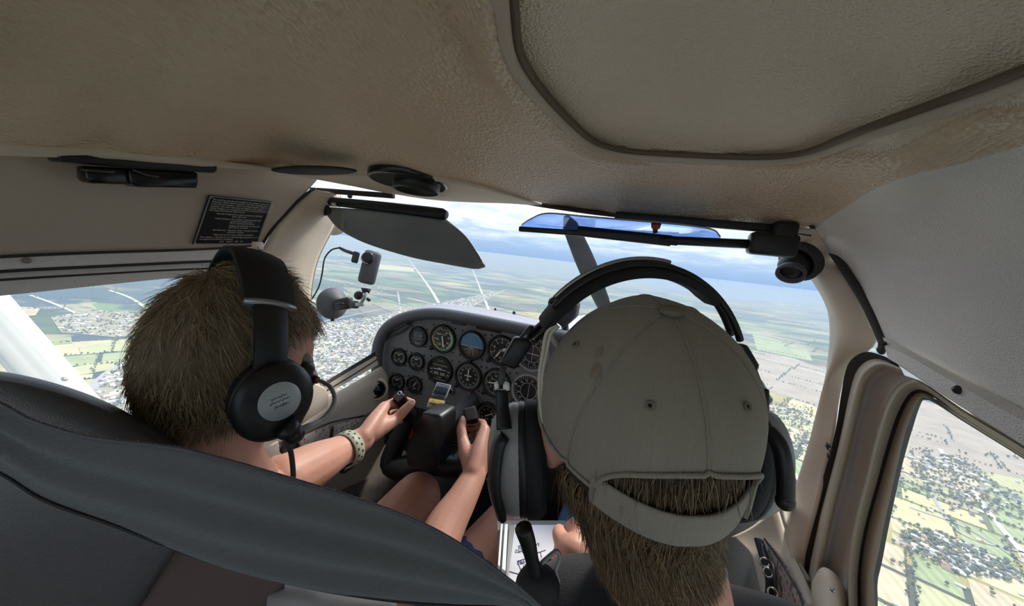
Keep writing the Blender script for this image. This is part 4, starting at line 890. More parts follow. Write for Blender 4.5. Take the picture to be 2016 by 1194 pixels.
# instruments
def dial(name, label, u, v, R, kind, bez='black'):
    c = pan(u, v, 0.0); t = thing(name, label, 'gauge', c)
    b = MB(); b.lathe([(R*1.03, 0.0), (R*1.03, 0.007), (R*0.97, 0.010), (R*0.90, 0.009), (R*0.87, 0.003)], c, YB, 36); b.build('bezel', M[bez], t)
    b = MB(); b.lathe([(0.0001, 0.003), (R*0.9, 0.003)], c, YB, 36); b.build('dial_face', M['dial'], t)
    r = R*0.86; f0 = c+YB*0.0036; f1 = c+YB*0.0042; f2 = c+YB*0.0056
    P = lambda ang, rr: X3*math.sin(math.radians(ang))*rr+Z3*math.cos(math.radians(ang))*rr
    def tick(mb, ang, r0, r1, w_, base=f0):
        q = P(ang+90, w_/2); mb.quad(base+P(ang, r0)-q, base+P(ang, r0)+q, base+P(ang, r1)+q, base+P(ang, r1)-q)
    def arc(mb, a0, a1, r0, r1, base=f0):
        A = np.linspace(a0, a1, max(4, int(abs(a1-a0)/6))); n = len(A)
        mb.add([base+P(q, r0) for q in A]+[base+P(q, r1) for q in A], [(i, i+1, n+i+1, n+i) for i in range(n-1)])
    def needle(nm, ang, L, w_, tail=0.25, m='mark', base=None):
        base = f2 if base is None else base
        mb = MB(); d_, q = P(ang, 1), P(ang+90, 1)
        mb.add([base-d_*L*tail-q*w_*.5, base-d_*L*tail+q*w_*.5, base+q*w_*.6+d_*L*.6, base+d_*L, base-q*w_*.6+d_*L*.6], [(0, 1, 2, 3, 4)]); return mb.build(nm, M[m], t, False)
    mk = MB()
    if kind == 'asi':
        for i in range(33): tick(mk, 25+i*10, r*(0.84 if i % 2 else 0.76), r*0.97, r*0.035)
        for i, s_ in enumerate(('40', '60', '80', '100', '120', '140', '160')): put_text(mk, s_, r*0.27, f0+P(30+i*46, r*0.58), X3, Z3)
        put_text(mk, 'AIRSPEED', r*0.13, f0+P(0, r*0.34), X3, Z3); put_text(mk, 'KNOTS', r*0.12, f0+P(0, r*0.74), X3, Z3)
        g = MB(); arc(g, 60, 215, r*0.90, r*1.0, f1); g.build('green_arc', M['green'], t, False)
        w_ = MB(); arc(w_, 40, 150, r*0.78, r*0.86, f1); w_.build('white_arc', M['mark'], t, False)
        yy = MB(); arc(yy, 215, 275, r*0.90, r*1.0, f1); yy.build('yellow_arc', M['yellowp'], t, False)
        needle('needle', 168, r*0.88, r*0.11)
    elif kind == 'ai':
        h = 0.02; up_ = MB(); A = np.linspace(-96, 96, 28); up_.add([f0+P(q, r) for q in A], [tuple(range(28))]); up_.build('sky_half', M['skyblue'], t, False)
        dn = MB(); A = np.linspace(96, 264, 28); dn.add([f0+P(q, r) for q in A], [tuple(range(28))]); dn.build('ground_half', M['earth'], t, False)
        mk.quad(f1+X3*-r*.97+Z3*-r*.12, f1+X3*r*.97+Z3*-r*.12, f1+X3*r*.97+Z3*-r*.08, f1+X3*-r*.97+Z3*-r*.08)
        for q in (-60, -30, -20, -10, 0, 10, 20, 30, 60): tick(mk, q, r*0.86, r*0.98, r*0.03, f1)
        for q in (-60, -35, -15, 15, 35, 60):
            a_ = f1+Z3*-r*.12; d_ = P(180+q, 1); qn = P(270+q, r*.012); mk.quad(a_-qn+d_*r*.1, a_+qn+d_*r*.1, a_+qn+d_*r*.7, a_-qn+d_*r*.7)
        s_ = MB(); s_.box(f2+X3*-r*.38+Z3*-r*.1, (r*.34, .0008, r*.05)); s_.box(f2+X3*r*.38+Z3*-r*.1, (r*.34, .0008, r*.05)); s_.ball(f2+Z3*-r*.1, r*.05, 8); s_.build('airplane_symbol', M['mark'], t, False)
    elif kind == 'alt':
        for i in range(50): tick(mk, i*7.2, r*(0.78 if i % 5 == 0 else 0.88), r*0.98, r*(0.045 if i % 5 == 0 else 0.025))
        for i in range(10): put_text(mk, str(i), r*0.25, f0+P(i*36, r*0.62), X3, Z3)
        put_text(mk, 'ALT', r*0.17, f0+P(55, r*0.30), X3, Z3); w_ = MB(); w_.box(f0+X3*r*.32, (r*.30, .0006, r*.18)); w_.build('setting_window', M['mark_dim'], t, False)
        needle('needle', 215, r*0.86, r*0.09); needle('needle', 62, r*0.52, r*0.15)
    elif kind == 'tc':
        put_text(mk, 'TURN COORDINATOR', r*0.13, f0+P(0, r*0.42), X3, Z3); put_text(mk, 'D.C. ELEC', r*0.12, f0+P(0, r*0.82), X3, Z3)
        mk.box(f1+Z3*r*0.07, (r*1.25, .0008, r*.05)); mk.box(f1+Z3*r*0.10, (r*.18, .0008, r*.12)); mk.box(f1+Z3*r*0.17, (r*.36, .0008, r*.04))
        for s_ in (-1, 1): tick(mk, s_*90, r*.72, r*.95, r*.06); tick(mk, s_*110, r*.72, r*.95, r*.06)
        put_text(mk, 'L', r*0.17, f0+P(-122, r*0.80), X3, Z3); put_text(mk, 'R', r*0.17, f0+P(122, r*0.80), X3, Z3); put_text(mk, '2 MIN', r*0.15, f0+P(180, r*0.62), X3, Z3); put_text(mk, 'NO PITCH INFORMATION', r*0.10, f0+P(180, r*0.80), X3, Z3)
        s_ = MB(); s_.box(f1+Z3*-r*.28+X3*-r*.30, (r*.44, .001, r*.24), None, r*.05); s_.box(f1+Z3*-r*.28+X3*r*.30, (r*.44, .001, r*.24), None, r*.05); s_.build('slip_tube', M['mark_dim'], t)
    elif kind == 'dg':
        for i in range(72): tick(mk, i*5, r*(0.82 if i % 2 == 0 else 0.89), r*0.98, r*0.025)
        for i, s_ in enumerate(('N', '3', '6', 'E', '12', '15', 'S', '21', '24', 'W', '30', '33')):
            a_ = i*30+8; put_text(mk, s_, r*0.22, f0+P(a_, r*0.68), X3*math.cos(math.radians(a_))-Z3*math.sin(math.radians(a_)), X3*math.sin(math.radians(a_))+Z3*math.cos(math.radians(a_)))
        s_ = MB(); s_.box(f2+Z3*r*.28, (r*.09, .001, r*.66)); s_.box(f2+Z3*r*.06, (r*.60, .001, r*.09)); s_.box(f2-Z3*r*.26, (r*.26, .001, r*.06)); s_.box(f2-Z3*r*.12, (r*.07, .001, r*.40)); s_.build('airplane_symbol', M['mark'], t, False)
    elif kind == 'vsi':
        for i in range(41): tick(mk, 110+i*8, r*(0.72 if i % 5 == 0 else 0.84), r*0.98, r*0.035)
        for i, s_ in enumerate(('0', '5', '10', '15', '20')): put_text(mk, s_, r*0.24, f0+P(270+i*40, r*0.55), X3, Z3); 
        for i, s_ in enumerate(('5', '10', '15')): put_text(mk, s_, r*0.24, f0+P(230-i*40, r*0.55), X3, Z3)
        put_text(mk, 'VERTICAL SPEED', r*0.12, f0+P(0, r*0.22), X3, Z3); needle('needle', 262, r*0.84, r*0.08)
    elif kind == 'nav':
        for i in range(36): tick(mk, i*10, r*0.84, r*0.98, r*0.025)
        for i, s_ in enumerate(('N', '3', '6', 'E', '12', '15', 'S', '21', '24', 'W', '30', '33')): put_text(mk, s_, r*0.20, f0+P(i*30+14, r*0.72), X3, Z3)
        arc(mk, 0, 360, r*0.55, r*0.575); s_ = MB(); s_.quad(f2+X3*-r*.012-Z3*r*.5, f2+X3*r*.012-Z3*r*.5, f2+X3*r*.05+Z3*r*.52, f2+X3*r*.03+Z3*r*.52); s_.build('course_bar', M['mark'], t, False)
        if name != 'course_indicator':
            s_ = MB(); s_.quad(f2-X3*r*.55+Z3*r*.03, f2+X3*r*.5-Z3*r*.04, f2+X3*r*.5, f2-X3*r*.55+Z3*r*.07); s_.build('glide_bar', M['mark'], t, False)
            g = MB(); A = np.linspace(0, 350, 30); g.add([f0-YB*0.0002+P(q, r*.56) for q in A], [tuple(range(30))]); g.build('centre_disc', M['screen'], t, False)
    elif kind == 'twin':
        for s_ in (-1, 1):
            for i in range(7): tick(mk, s_*(40+i*17), r*0.66, r*0.86, r*0.06)
            put_text(mk, ('L', 'R')[s_ > 0], r*0.28, f0+P(s_*150, r*0.60), X3, Z3)
            n_ = MB(); d_ = P(s_*62, 1); q = P(s_*62+90, 1); o_ = f2+P(s_*-18, r*.28); n_.quad(o_-q*r*.05, o_+q*r*.05, o_+q*r*.03+d_*r*.62, o_-q*r*.03+d_*r*.62); n_.build('needle', M['mark'], t, False)
        put_text(mk, 'FUEL', r*0.20, f0+P(0, r*0.62), X3, Z3); put_text(mk, 'OIL', r*0.2, f0+P(180, r*0.28), X3, Z3)
    elif kind == 'single':
        for i in range(13): tick(mk, -120+i*20, r*0.68, r*0.86, r*0.05)
        put_text(mk, 'AMP', r*0.26, f0+P(180, r*0.45), X3, Z3); needle('needle', 35, r*0.74, r*0.10)
    elif kind == 'tach':
        for i in range(29): tick(mk, -130+i*9.3, r*0.76, r*0.94, r*0.035)
        for i in range(7): put_text(mk, str(5*i), r*0.22, f0+P(-120+i*40, r*0.55), X3, Z3)
        put_text(mk, 'RPM', r*0.18, f0+P(180, r*0.35), X3, Z3); needle('needle', 60, r*0.8, r*0.08)
    elif kind == 'clock':
        s_ = MB(); s_.box(f1+X3*-r*.02+Z3*r*.12, (r*1.25, .002, r*1.0), None, r*.08); s_.build('display', M['coaming'], t); 
        put_text(mk, '12 : 47', r*0.36, f2+Z3*r*.15, X3, Z3); put_text(mk, 'LOCAL   TIMER', r*0.15, f0-Z3*r*.62, X3, Z3); mk.box(f1-Z3*r*.78, (r*.7, .001, r*.07))
    o = mk.build('dial_markings', M['mark'] if kind != 'clock' else M['mark_dim'], t, False)
    b = MB(); b.lathe([(0.0001, 0.0075), (R*0.89, 0.0075)], c, YB, 30); b.build('cover_glass', M['glass_dial'], t)
    for s_ in (-1, 1):
        for q in (-1, 1): screw('corner_screw', c+X3*s_*R*0.86+Z3*q*R*0.86, YB, 0.0028, t, M['black'])
    if kind in ('asi', 'alt', 'dg', 'vsi', 'nav', 'ai'):
        k_ = c+X3*(-R*0.80 if kind != 'ai' else 0.0)-Z3*R*(0.80 if kind != 'ai' else 1.05); b = MB(); b.lathe([(0.0065, 0), (0.0065, 0.012), (0.005, 0.014), (0.0001, 0.014)], k_, YB, 14); b.build('adjust_knob', M['black'], t)
    return t
dial('airspeed_indicator', 'airspeed dial with green arc in the top row of the panel', 873, 667, 0.0405, 'asi')
dial('attitude_indicator', 'attitude indicator with blue sky half and brown ground half', 930, 680, 0.0405, 'ai')
dial('altimeter', 'altimeter dial beside the attitude indicator, partly behind the headset slider', 988, 690, 0.0405, 'alt')
dial('turn_coordinator', 'turn coordinator dial with small white aeroplane bar below the airspeed dial', 867, 729, 0.0405, 'tc')
dial('heading_indicator', 'compass rose heading dial below the attitude indicator', 923, 741, 0.0405, 'dg')
dial('vertical_speed_indicator', 'vertical speed dial below the altimeter, behind the grey headset arm', 978, 754, 0.0405, 'vsi')
dial('glideslope_indicator', 'navigation dial with crossed white bars beside the altimeter', 1049, 697, 0.046, 'nav', 'silver')
dial('course_indicator', 'navigation dial with one upright white bar below the crossed-bar dial', 1041, 770, 0.046, 'nav', 'silver')
dial('tachometer', 'engine speed dial at the bottom beside the right yoke grip', 960, 817, 0.036, 'tach')
dial('clock', 'panel clock with grey rectangular display in the top row', 825, 663, 0.030, 'clock')
dial('fuel_gauge', 'small twin-needle gauge in the upper pair at the panel edge, nearer the window', 787, 703, 0.0265, 'twin')
dial('oil_gauge', 'small twin-needle gauge in the upper pair, next to the turn coordinator', 821, 712, 0.0265, 'twin')
dial('temperature_gauge', 'small twin-needle gauge in the lower pair, nearer the side air vent', 783, 752, 0.0265, 'twin')
dial('ammeter', 'small single-needle gauge in the lower pair, above the pilot left hand', 817, 758, 0.0265, 'single')
def knob(name, label, cat, u, v, y, r, L, m, cap=None, seg=18):
    c = pan(u, v, y); t = thing(name, label, cat, c); b = MB(); b.lathe([(r*.55, 0), (r*.55, L*.4), (r, L*.45), (r, L*.9), (r*.85, L), (0.0001, L)], c, YB, seg); b.build('knob_body', M[m], t)
    if cap: q = MB(); q.lathe([(r*.62, L), (r*.55, L+.001), (0.0001, L+.001)], c, YB, seg); q.build('knob_cap', M[cap], t)
    return t
knob('mixture_knob', 'small red knob under the heading dial', 'knob', 931, 778, 0.0, 0.009, 0.02, 'redmat', 'mark_dim')
knob('ignition_switch', 'round key switch with a pale ring beside the yoke screen', 'switch', 889, 769, 0.0, 0.0105, 0.008, 'alu', 'dial')
for i, (u, v, lb_) in enumerate(((794, 800, 'small round grey switch knob next to the pilot thumb'), (808, 803, 'second small round grey switch knob, nearer the yoke column'), (787, 846, 'bright metal knob on the lower panel below the pilot left hand'), (775, 838, 'dark lower panel knob half behind the pilot left wrist'), (884, 866, 'pale round knob on the lower panel between yoke column and right hand'), (1063, 758, 'small ringed screw knob beside the crossed-bar dial'), (1019, 753, 'ringed panel knob between the two navigation dials'), (1014, 795, 'ringed panel knob under the upright-bar dial'))):
    knob('panel_knob', lb_, 'knob', u, v, 0.0 if v < 830 else -0.01, 0.0075 if i < 5 else 0.006, 0.016, ('alu', 'alu', 'chrome', 'black', 'silver', 'black', 'black', 'black')[i], 'mark_dim' if i in (0, 1, 5, 6, 7) else None)
rk = thing('rocker_switch', 'red rocker switch on the dark lower panel', 'switch', pan(807, 853, -.01)); b = MB(); b.box(pan(807, 853, -.016), (0.016, 0.016, 0.030), ((1, 0, 0), (0, 0.94, 0.34), (0, -0.34, 0.94)), 0.003); b.build('rocker', M['redp'], rk)
b = MB(); b.box(pan(807, 853, -.009), (0.022, 0.006, 0.036), None, 0.002); b.build('switch_bezel', M['black'], rk)
tgl = thing('toggle_switch', 'bent bright toggle lever on the lower panel under the pilot wrist', 'switch', pan(770, 862, -.01)); b = MB(); b.tube([pan(772, 852, -.01), pan(768, 858, -.03), pan(770, 870, -.045)], 0.0025, 8, 10); b.build('lever', M['chrome'], tgl)
grl = thing('vent_grille', 'ribbed black grille on the lower panel right of the yoke column', 'grille', pan(893, 885, -.02))
for i in range(7):
    b = MB(); b.box(pan(892-i*0.8, 868+i*6.5, -.022), (0.050, 0.008, 0.0035), None, 0.001); b.build('grille_rib', M['black'], grl)
tg = tag(MB().box(pan(908, 893, -.03), (0.016, 0.001, 0.026), ((.94, 0, -.3), (0, 1, 0), (.3, 0, .94))).build('paper_tag', M['paper'], None, False), 'little white paper tag beside the right forearm', 'tag')
cmp_ = thing('compass', 'black rounded compass housing standing on the glareshield behind the headset band', 'compass', at(1108, 612, y=0.05))
b = MB(); P_ = [at(u, v, y=0.05) for u, v in ((1083, 588), (1092, 584), (1110, 585), (1128, 590), (1140, 598), (1135, 625), (1112, 645), (1090, 628), (1084, 612), (1081, 600))]; b.prism([(p[0], p[2]) for p in P_], X3, Z3, YB, (0, 0.08, 0), 0.05, 0.006); b.build('housing', M['black_soft'], cmp_)
b = MB(); b.tube([at(1112, 640, y=0.06), at(1114, 672, y=0.05)], 0.010, 10); b.build('post', M['black'], cmp_)
for i, (u, v) in enumerate(((975, 611), (1012, 618))):
    pg = thing('glareshield_peg', ('short dark peg on the glareshield edge, nearer the window pillar', 'taller dark peg on the glareshield edge beside the white cowling')[i], 'peg', at(u, v+6, y=0.215)); b = MB(); p0_, p1_ = at(u+2, v+6, y=0.215), at(u, v-2, y=0.215); b.tube([p0_, p1_], 0.0042 if i else 0.003, 8); b.build('peg_shaft', M['black'], pg); b = MB(); b.ball(p1_, 0.0055 if i else 0.004, 10); b.build('peg_head', M['black'], pg)
# right sill rails under the windshield
for nm_, pix, m_, r_ in (('trim_9', [(1545, 915), (1556, 936), (1574, 966)], 'rubber', 0.005), ('trim_10', [(1538, 925), (1552, 950), (1568, 978)], 'rubber', 0.004)):
    b = MB(); b.tube([at(u, v, x=0.505) for u, v in pix], r_, 8, 12); struct(b.build(nm_, M[m_], None), 'dark gasket on the right windshield sill')
b = MB(); b.sheet([[at(u, v, x=0.50) for u, v in ((1500, 880), (1545, 930), (1562, 985))], [at(u, v, x=0.47) for u, v in ((1490, 960), (1530, 985), (1550, 1040))]], 14, 6); struct(b.build('trim_11', M['beige'], None, True, 0.004), 'pale sill under the right windshield corner')

# ================================================================== control yoke
yk = thing('control_yoke', 'black control yoke held by the boy in both hands', 'yoke', pan(845, 870, -0.28))
P_ = [pan(u, v, -0.30) for u, v in ((829, 812), (866, 819), (869, 835), (864, 880), (862, 918), (846, 934), (800, 922), (796, 900), (808, 866), (822, 832))]
b = MB(); b.prism([(p[0], p[2]) for p in P_], X3, Z3, YB, (0, -0.235, 0), 0.065, 0.008); b.build('hub_cover', M['black'], yk)
arm_r0 = [pan(835, 905, -.22), pan(868, 912, -.22), pan(905, 914, -.21)]
arm_l0 = [pan(835, 910, -.22), pan(800, 922, -.22), pan(768, 910, -.21)]
b = MB(); b.tube([pan(842, 870, -0.22), np.array([pan(842, 870, -0.22)[0], 0.0, 0.655])], 0.016, 16); b.build('shaft', M['alu'], yk)
def grip(pix, d0, L, nm='grip'):
    q = [at(u, v, d=d0) for u, v in pix]; c_ = sum(q)/4; x_ = nrm(q[1]-q[0]); n_ = nrm(np.cross(q[1]-q[0], q[3]-q[0])); n_ = n_ if n_ @ (CAM-c_) > 0 else -n_
    ax = nrm(WX*0.62-Z3*0.60+n_*-0.2); y_ = nrm(np.cross(n_, x_)); w_, h_ = np.linalg.norm(q[1]-q[0]), np.linalg.norm(q[3]-q[0])
    R = []
    for k, s_ in ((0.0, 0.90), (0.008, 1.06), (0.03, 1.1), (L, 0.95)):
        R.append([c_+ax*k+x_*w_*.5*s_*np.sign(math.cos(t))*abs(math.cos(t))**.5+y_*h_*.5*s_*np.sign(math.sin(t))*abs(math.sin(t))**.5 for t in np.linspace(0, 2*math.pi, 25)[:-1]])
    b = MB(); b.add(np.vstack(R), grid_faces(4, 24, True)+[tuple(range(24))[::-1], tuple(range(72, 96))]); g_ = b.build(nm, M['black'], yk, True, sharp=50)
    b = MB(); b.box(c_-ax*0.0015, (w_*.80, h_*.82, 0.004), (x_, y_, np.cross(x_, y_)), 0.0015); b.build('grip_pad', M['coaming'], g_); return c_, x_, y_, ax, g_
gl_c, gx, gy, gax, gl_o = grip([(770, 785), (786, 768), (802, 775), (782, 798)], 0.765, 0.085)
pb = at(787, 775, d=0.760); b = MB(); b.lathe([(0.0045, 0.0), (0.0042, 0.003), (0.0026, 0.003), (0.0024, 0.001)], pb, -gax, 16); b.build('button_ring', M['chrome'], gl_o); b = MB(); b.ball(pb-gax*.001, 0.0024, 10); b.build('push_button', M['black_gloss'], gl_o)
gr_c, grx, gry, grax, gr_o = grip([(914, 803), (940, 797), (938, 827), (915, 832)], 0.775, 0.085)
for base_, c_, ax_ in ((arm_r0, gr_c, grax), (arm_l0, gl_c, gax)):
    pts = base_+[c_+ax_*0.125+(base_[2]-c_-ax_*.1)*0.12, c_+ax_*0.10, c_+ax_*0.06]
    b = MB(); b.tube(pts, [0.026, 0.028, 0.024, 0.019, 0.0165, 0.014], 14, 34); b.build('horn', M['black'], yk)
# bracket with small screen on the hub
ym = thing('yoke_screen', 'small dark screen on a grey bracket with yellow tape, clipped to the yoke hub', 'screen', at(856, 804, d=0.80))
def plate(name, pix, ds, th, m, parent=ym, bev=0.0015):
    q = [at(u, v, d=d_) for (u, v), d_ in zip(pix, ds)]; n_ = nrm(np.cross(q[1]-q[0], q[3]-q[0])); x_ = nrm(q[1]-q[0]); y_ = nrm(np.cross(n_, x_)); b = MB(); b.prism([((p-q[0]) @ x_, (p-q[0]) @ y_) for p in q], x_, y_, n_, q[0], th, bev); return b.build(name, m, parent)
DB, DT = 0.795, 0.845
dd = lambda v: DB+(DT-DB)*(806-v)/(806-753)
def pl(name, pix, th, m, dz=0.0): return plate(name, pix, [dd(v)+dz for u, v in pix], th, m)
pl('bracket', [(846, 783), (877, 790), (867, 808), (839, 802)], 0.003, M['alu'], 0.004)
pl('screen_case', [(860, 752), (888, 758), (878, 783), (850, 778)], 0.006, M['silver'], 0.003)
pl('screen_glass', [(862, 755), (886, 760), (877.5, 780), (852.5, 775)], -0.0015, M['screen'], 0.0005)
pl('hinge_block', [(851, 777), (878, 782), (876, 790), (848, 785)], 0.008, M['black'], 0.002)
tp = pl('yellow_tape', [(845.5, 784.5), (877, 790), (868, 798), (845, 792.5)], -0.001, M['label'], 0.001)
tq = [at(u, v, d=dd(v)-0.003) for u, v in ((849, 788.5), (871, 793))]; tx = nrm(tq[1]-tq[0]); b = MB(); put_text(b, 'VEH DWX', 0.0052, (tq[0]+tq[1])/2, tx, nrm(np.cross(nrm(np.cross(tx, UX)), tx))); b.build('tape_lettering', M['ink'], tp, False)

# ================================================================== fixtures round the windshield
# placard
pc_ = [at(411, 384, x=-0.4430), at(535, 397, x=-0.4450), at(506, 481, x=-0.4715), at(378, 481, x=-0.4715)]
px_ = nrm(pc_[1]-pc_[0]); pn_ = nrm(np.cross(pc_[1]-pc_[0], pc_[3]-pc_[0])); pn_ = pn_ if pn_[0] > 0 else -pn_; py_ = nrm(np.cross(pn_, px_))
plc = thing('placard', 'black limitations placard with white print on the left wall', 'placard', pc_[3])
b = MB(); b.prism([((p-pc_[0]) @ px_, (p-pc_[0]) @ py_) for p in pc_], px_, py_, pn_, pc_[0]-pn_*0.001, 0.0024, 0.0006); b.build('plate', M['dial'], plc)
b = MB()
for i in range(4):
    a_, c_ = pc_[i], pc_[(i+1) % 4]; ce = sum(pc_)/4; a_, c_ = a_+(ce-a_)*.03, c_+(ce-c_)*.03; b.tube([a_+pn_*.0018, c_+pn_*.0018], 0.0010, 6)
b.build('border', M['mark_dim'], plc)
for q in pc_: screw('rivet', q+(sum(pc_)/4-q)*.055+pn_*.002, pn_, 0.0016, plc)
W_, H_ = np.linalg.norm(pc_[1]-pc_[0]), np.linalg.norm(pc_[3]-pc_[0])
def pq(s_, t_): # bilinear place on the plate, s across, t down
    return (pc_[0]*(1-s_)+pc_[1]*s_)*(1-t_)+(pc_[3]*(1-s_)+pc_[2]*s_)*t_+pn_*0.0022
txt = [('The markings and placards installed in this airplane contain operating', .06, .07), ('limitations which must be complied with when operating this airplane', .06, .113), ('in the Normal Category.  Other operating limitations which must be', .06, .156), ('complied with when operating this airplane in this category or in the', .06, .199), ('Utility Category are contained in the Pilot\'s Operating Handbook and', .06, .242), ('FAA Approved Airplane Flight Manual.', .06, .285),
       ('Normal Category  -', .18, .345), ('No acrobatic maneuvers, including', .42, .345), ('spins, approved.', .42, .388), ('Utility Category  -', .18, .445), ('No acrobatic maneuvers approved', .42, .445), ('except those listed in the', .42, .488), ('Pilot\'s Operating Handbook.', .42, .531), ('Baggage compartment and rear seat', .42, .582), ('must not be occupied.', .42, .625), ('Spin Recovery  -', .20, .685), ('Opposite rudder - forward elevator -', .42, .685), ('neutralize controls.', .42, .728), ('Flight into known icing conditions prohibited.', .24, .785), ('This airplane is certified for the following flight operations as of date', .06, .84), ('of original airworthiness certificate:', .06, .885), ('DAY   NIGHT   VFR   IFR', .36, .935)]
b = MB()
for s_, a_, t_ in txt: put_text(b, s_, 0.00365, pq(a_, t_), px_, py_, 'LEFT')
b.build('placard_lettering', M['mark'], plc, False)
# black sliding vent hanging under the headliner lip
hv = thing('sliding_vent', 'long black vent fixture hanging under the headliner lip at the left', 'vent', at(250, 335, x=-0.41))
YX, ZX = np.array([0, 1.0, 0]), Z3
def side_prism(name, pix, x0, h, m, parent, bev=0.002):
    P = [at(u, v, x=x0) for u, v in pix]; b = MB(); b.prism([(p[1], p[2]) for p in P], np.array([0, 1.0, 0]), Z3, np.array([1.0, 0, 0]), (x0, 0, 0), h, bev); return b.build(name, m, parent)
tp_ = side_prism('vent_flange', [(88, 306), (100, 300), (250, 310), (404, 322), (405, 336), (398, 340), (240, 330), (96, 318)], -0.425, 0.028, M['black'], hv, 0.002)
side_prism('vent_box', [(148, 326), (242, 331), (244, 363), (160, 360), (150, 352)], -0.428, 0.022, M['black_gloss'], hv, 0.0025)
side_prism('vent_box', [(228, 330), (364, 338), (368, 345), (366, 369), (248, 367), (232, 358)], -0.430, 0.028, M['black_gloss'], hv, 0.0025)
b = MB(); b.tube([at(u, v, x=-0.400) for u, v in ((160, 334), (190, 337), (225, 339))], 0.0012, 6, 10); b.tube([at(u, v, x=-0.398) for u, v in ((262, 335), (290, 345), (312, 348))], 0.0012, 6, 10); b.build('slider_ridge', M['coaming'], hv)
thn = thing('reading_light_cover', 'thin flat black cover on the eyebrow panel, left of the round vent', 'cover', at(612, 334, x=-0.392))
b = MB(); c_ = at(612, 336, z=1.149); x_ = nrm(at(690, 332, z=1.15)-at(535, 335, z=1.15)); y_ = nrm(np.cross(Z3, x_)); b.ball(c_, (np.linalg.norm(at(690, 332, z=1.15)-at(535, 335, z=1.15))*.52, 0.022, 0.0045), 24, (x_, y_, np.cross(x_, y_))); b.build('cover_plate', M['black_soft'], thn)
oc = at(805, 355, z=1.1545); on_ = nrm(np.array([0.02, -0.05, -1.0])); oy = nrm(at(872, 364, z=1.155)-at(738, 346, z=1.155))
ov = thing('overhead_vent', 'round black air vent set in the pale eyebrow panel', 'vent', oc)
b = MB(); b.lathe([(0.060, -0.004), (0.060, 0.003), (0.057, 0.0052), (0.053, 0.0046), (0.0001, 0.0042)], oc, on_, 44, 1.0, 1.0, hint=oy); b.build('vent_recess', M['black_gloss'], ov)
b = MB(); b.lathe([(0.036, 0.004), (0.036, 0.013), (0.032, 0.015), (0.028, 0.011), (0.0001, 0.010)], oc+np.array([0.006, 0.012, 0]), on_, 30, 1.0, 1.0, hint=oy); b.build('vent_nozzle', M['black'], ov)
# left sun visor
vl = thing('sun_visor', 'smoked clear sun visor on a black arm at the left windshield corner', 'visor', at(620, 390, y=-0.285))
b = MB(); b.box(at(619, 386, y=-0.285), (0.016, 0.016, 0.034), None, 0.004); b.box(at(630, 398, y=-0.285), (0.044, 0.022, 0.020), None, 0.005); b.build('pivot_bracket', M['black'], vl)
b = MB(); b.tube([at(640, 396, y=-0.282), at(760, 408, y=-0.275), at(870, 422, y=-0.268), at(879, 424, y=-0.268)], [0.0095, 0.0105, 0.0115, 0.008], 14, 20); b.build('arm', M['black'], vl)
b = MB(); b.box(at(657, 403, y=-0.295), (0.014, 0.004, 0.008), None, 0.001); b.build('hinge_plate', M['chrome'], vl)
top_ = [at(u, v, y=y_) for u, v, y_ in ((632, 408, -.283), (700, 412, -.28), (760, 418, -.276), (820, 424, -.272), (876, 432, -.268))]
low_ = [at(u, v, y=y_) for u, v, y_ in ((642, 420, -.287), (668, 450, -.300), (718, 477, -.312), (800, 503, -.322), (872, 518, -.326), (940, 529, -.328), (954, 525, -.326))]
edge = [at(u, v, y=y_) for u, v, y_ in ((954, 525, -.326), (940, 500, -.312), (915, 465, -.293), (876, 432, -.268))]
A_, B_ = cat_rom(top_, 30), cat_rom(low_, 30)
E_ = cat_rom(edge, 21); s3 = (np.linspace(0, 1, 30)**3)[:, None]; W_r = []
for f_, ei in ((0.25, 15), (0.5, 10), (0.75, 5)):
    q_ = A_*(1-f_)+B_*f_; W_r.append(q_+(E_[ei]-q_[-1])*s3)
b = MB(); b.sheet([A_]+W_r+[B_], 40, 14); b.build('visor_pane', M['smoke'], vl, True, 0.0025)
b = MB(); b.tube(B_, 0.0016, 6, 40); b.tube(edge, 0.0016, 6, 20); b.build('pane_edge', M['clear_grey'], vl)
b = MB(); b.ball(at(640, 414, y=-.29), (0.016, 0.004, 0.012)); b.build('corner_clip', M['black'], vl)
# right sun visor, pane lying almost flat
vr = thing('sun_visor', 'blue tinted sun visor folded level on a black arm at the right windshield corner', 'visor', at(1540, 470, y=-0.27))
b = MB(); b.box(at(1541, 466, y=-0.27), (0.030, 0.026, 0.040), None, 0.005); b.box(at(1520, 482, y=-0.27), (0.060, 0.028, 0.032), None, 0.006); b.build('pivot_bracket', M['black'], vr)
b = MB(); b.tube([at(1500, 482, y=-0.27), at(1330, 474, y=-0.27), at(1300, 471, y=-0.27)], 0.0068, 12); b.build('arm', M['black'], vr)
def bar(name, a_, c_, w_, h_, m, parent, bev=0.002):
    x_ = nrm(c_-a_); z_ = nrm(np.cross(x_, np.cross(Z3, x_))); b = MB(); b.box((a_+c_)/2, (np.linalg.norm(c_-a_), w_, h_), (x_, np.cross(z_, x_), z_), bev); return b.build(name, m, parent)
bar('clamp_bar', at(1137, 455, y=-0.272), at(1322, 475, y=-0.268), 0.014, 0.0165, M['black'], vr)
bar('edge_bar', at(1022, 451, y=-0.275), at(1150, 460, y=-0.272), 0.008, 0.009, M['black'], vr)
bar('clamp_tab', at(1300, 478, y=-0.272), at(1334, 481, y=-0.272), 0.008, 0.005, M['black'], vr, 0.001)
near = [at(u, v, y=y_) for u, v, y_ in ((1028, 442, -.282), (1047, 430, -.312), (1077, 420, -.345), (1140, 425, -.352), (1211, 431, -.354), (1300, 438, -.355), (1365, 445, -.350), (1405, 453, -.315), (1418, 466, -.280))]
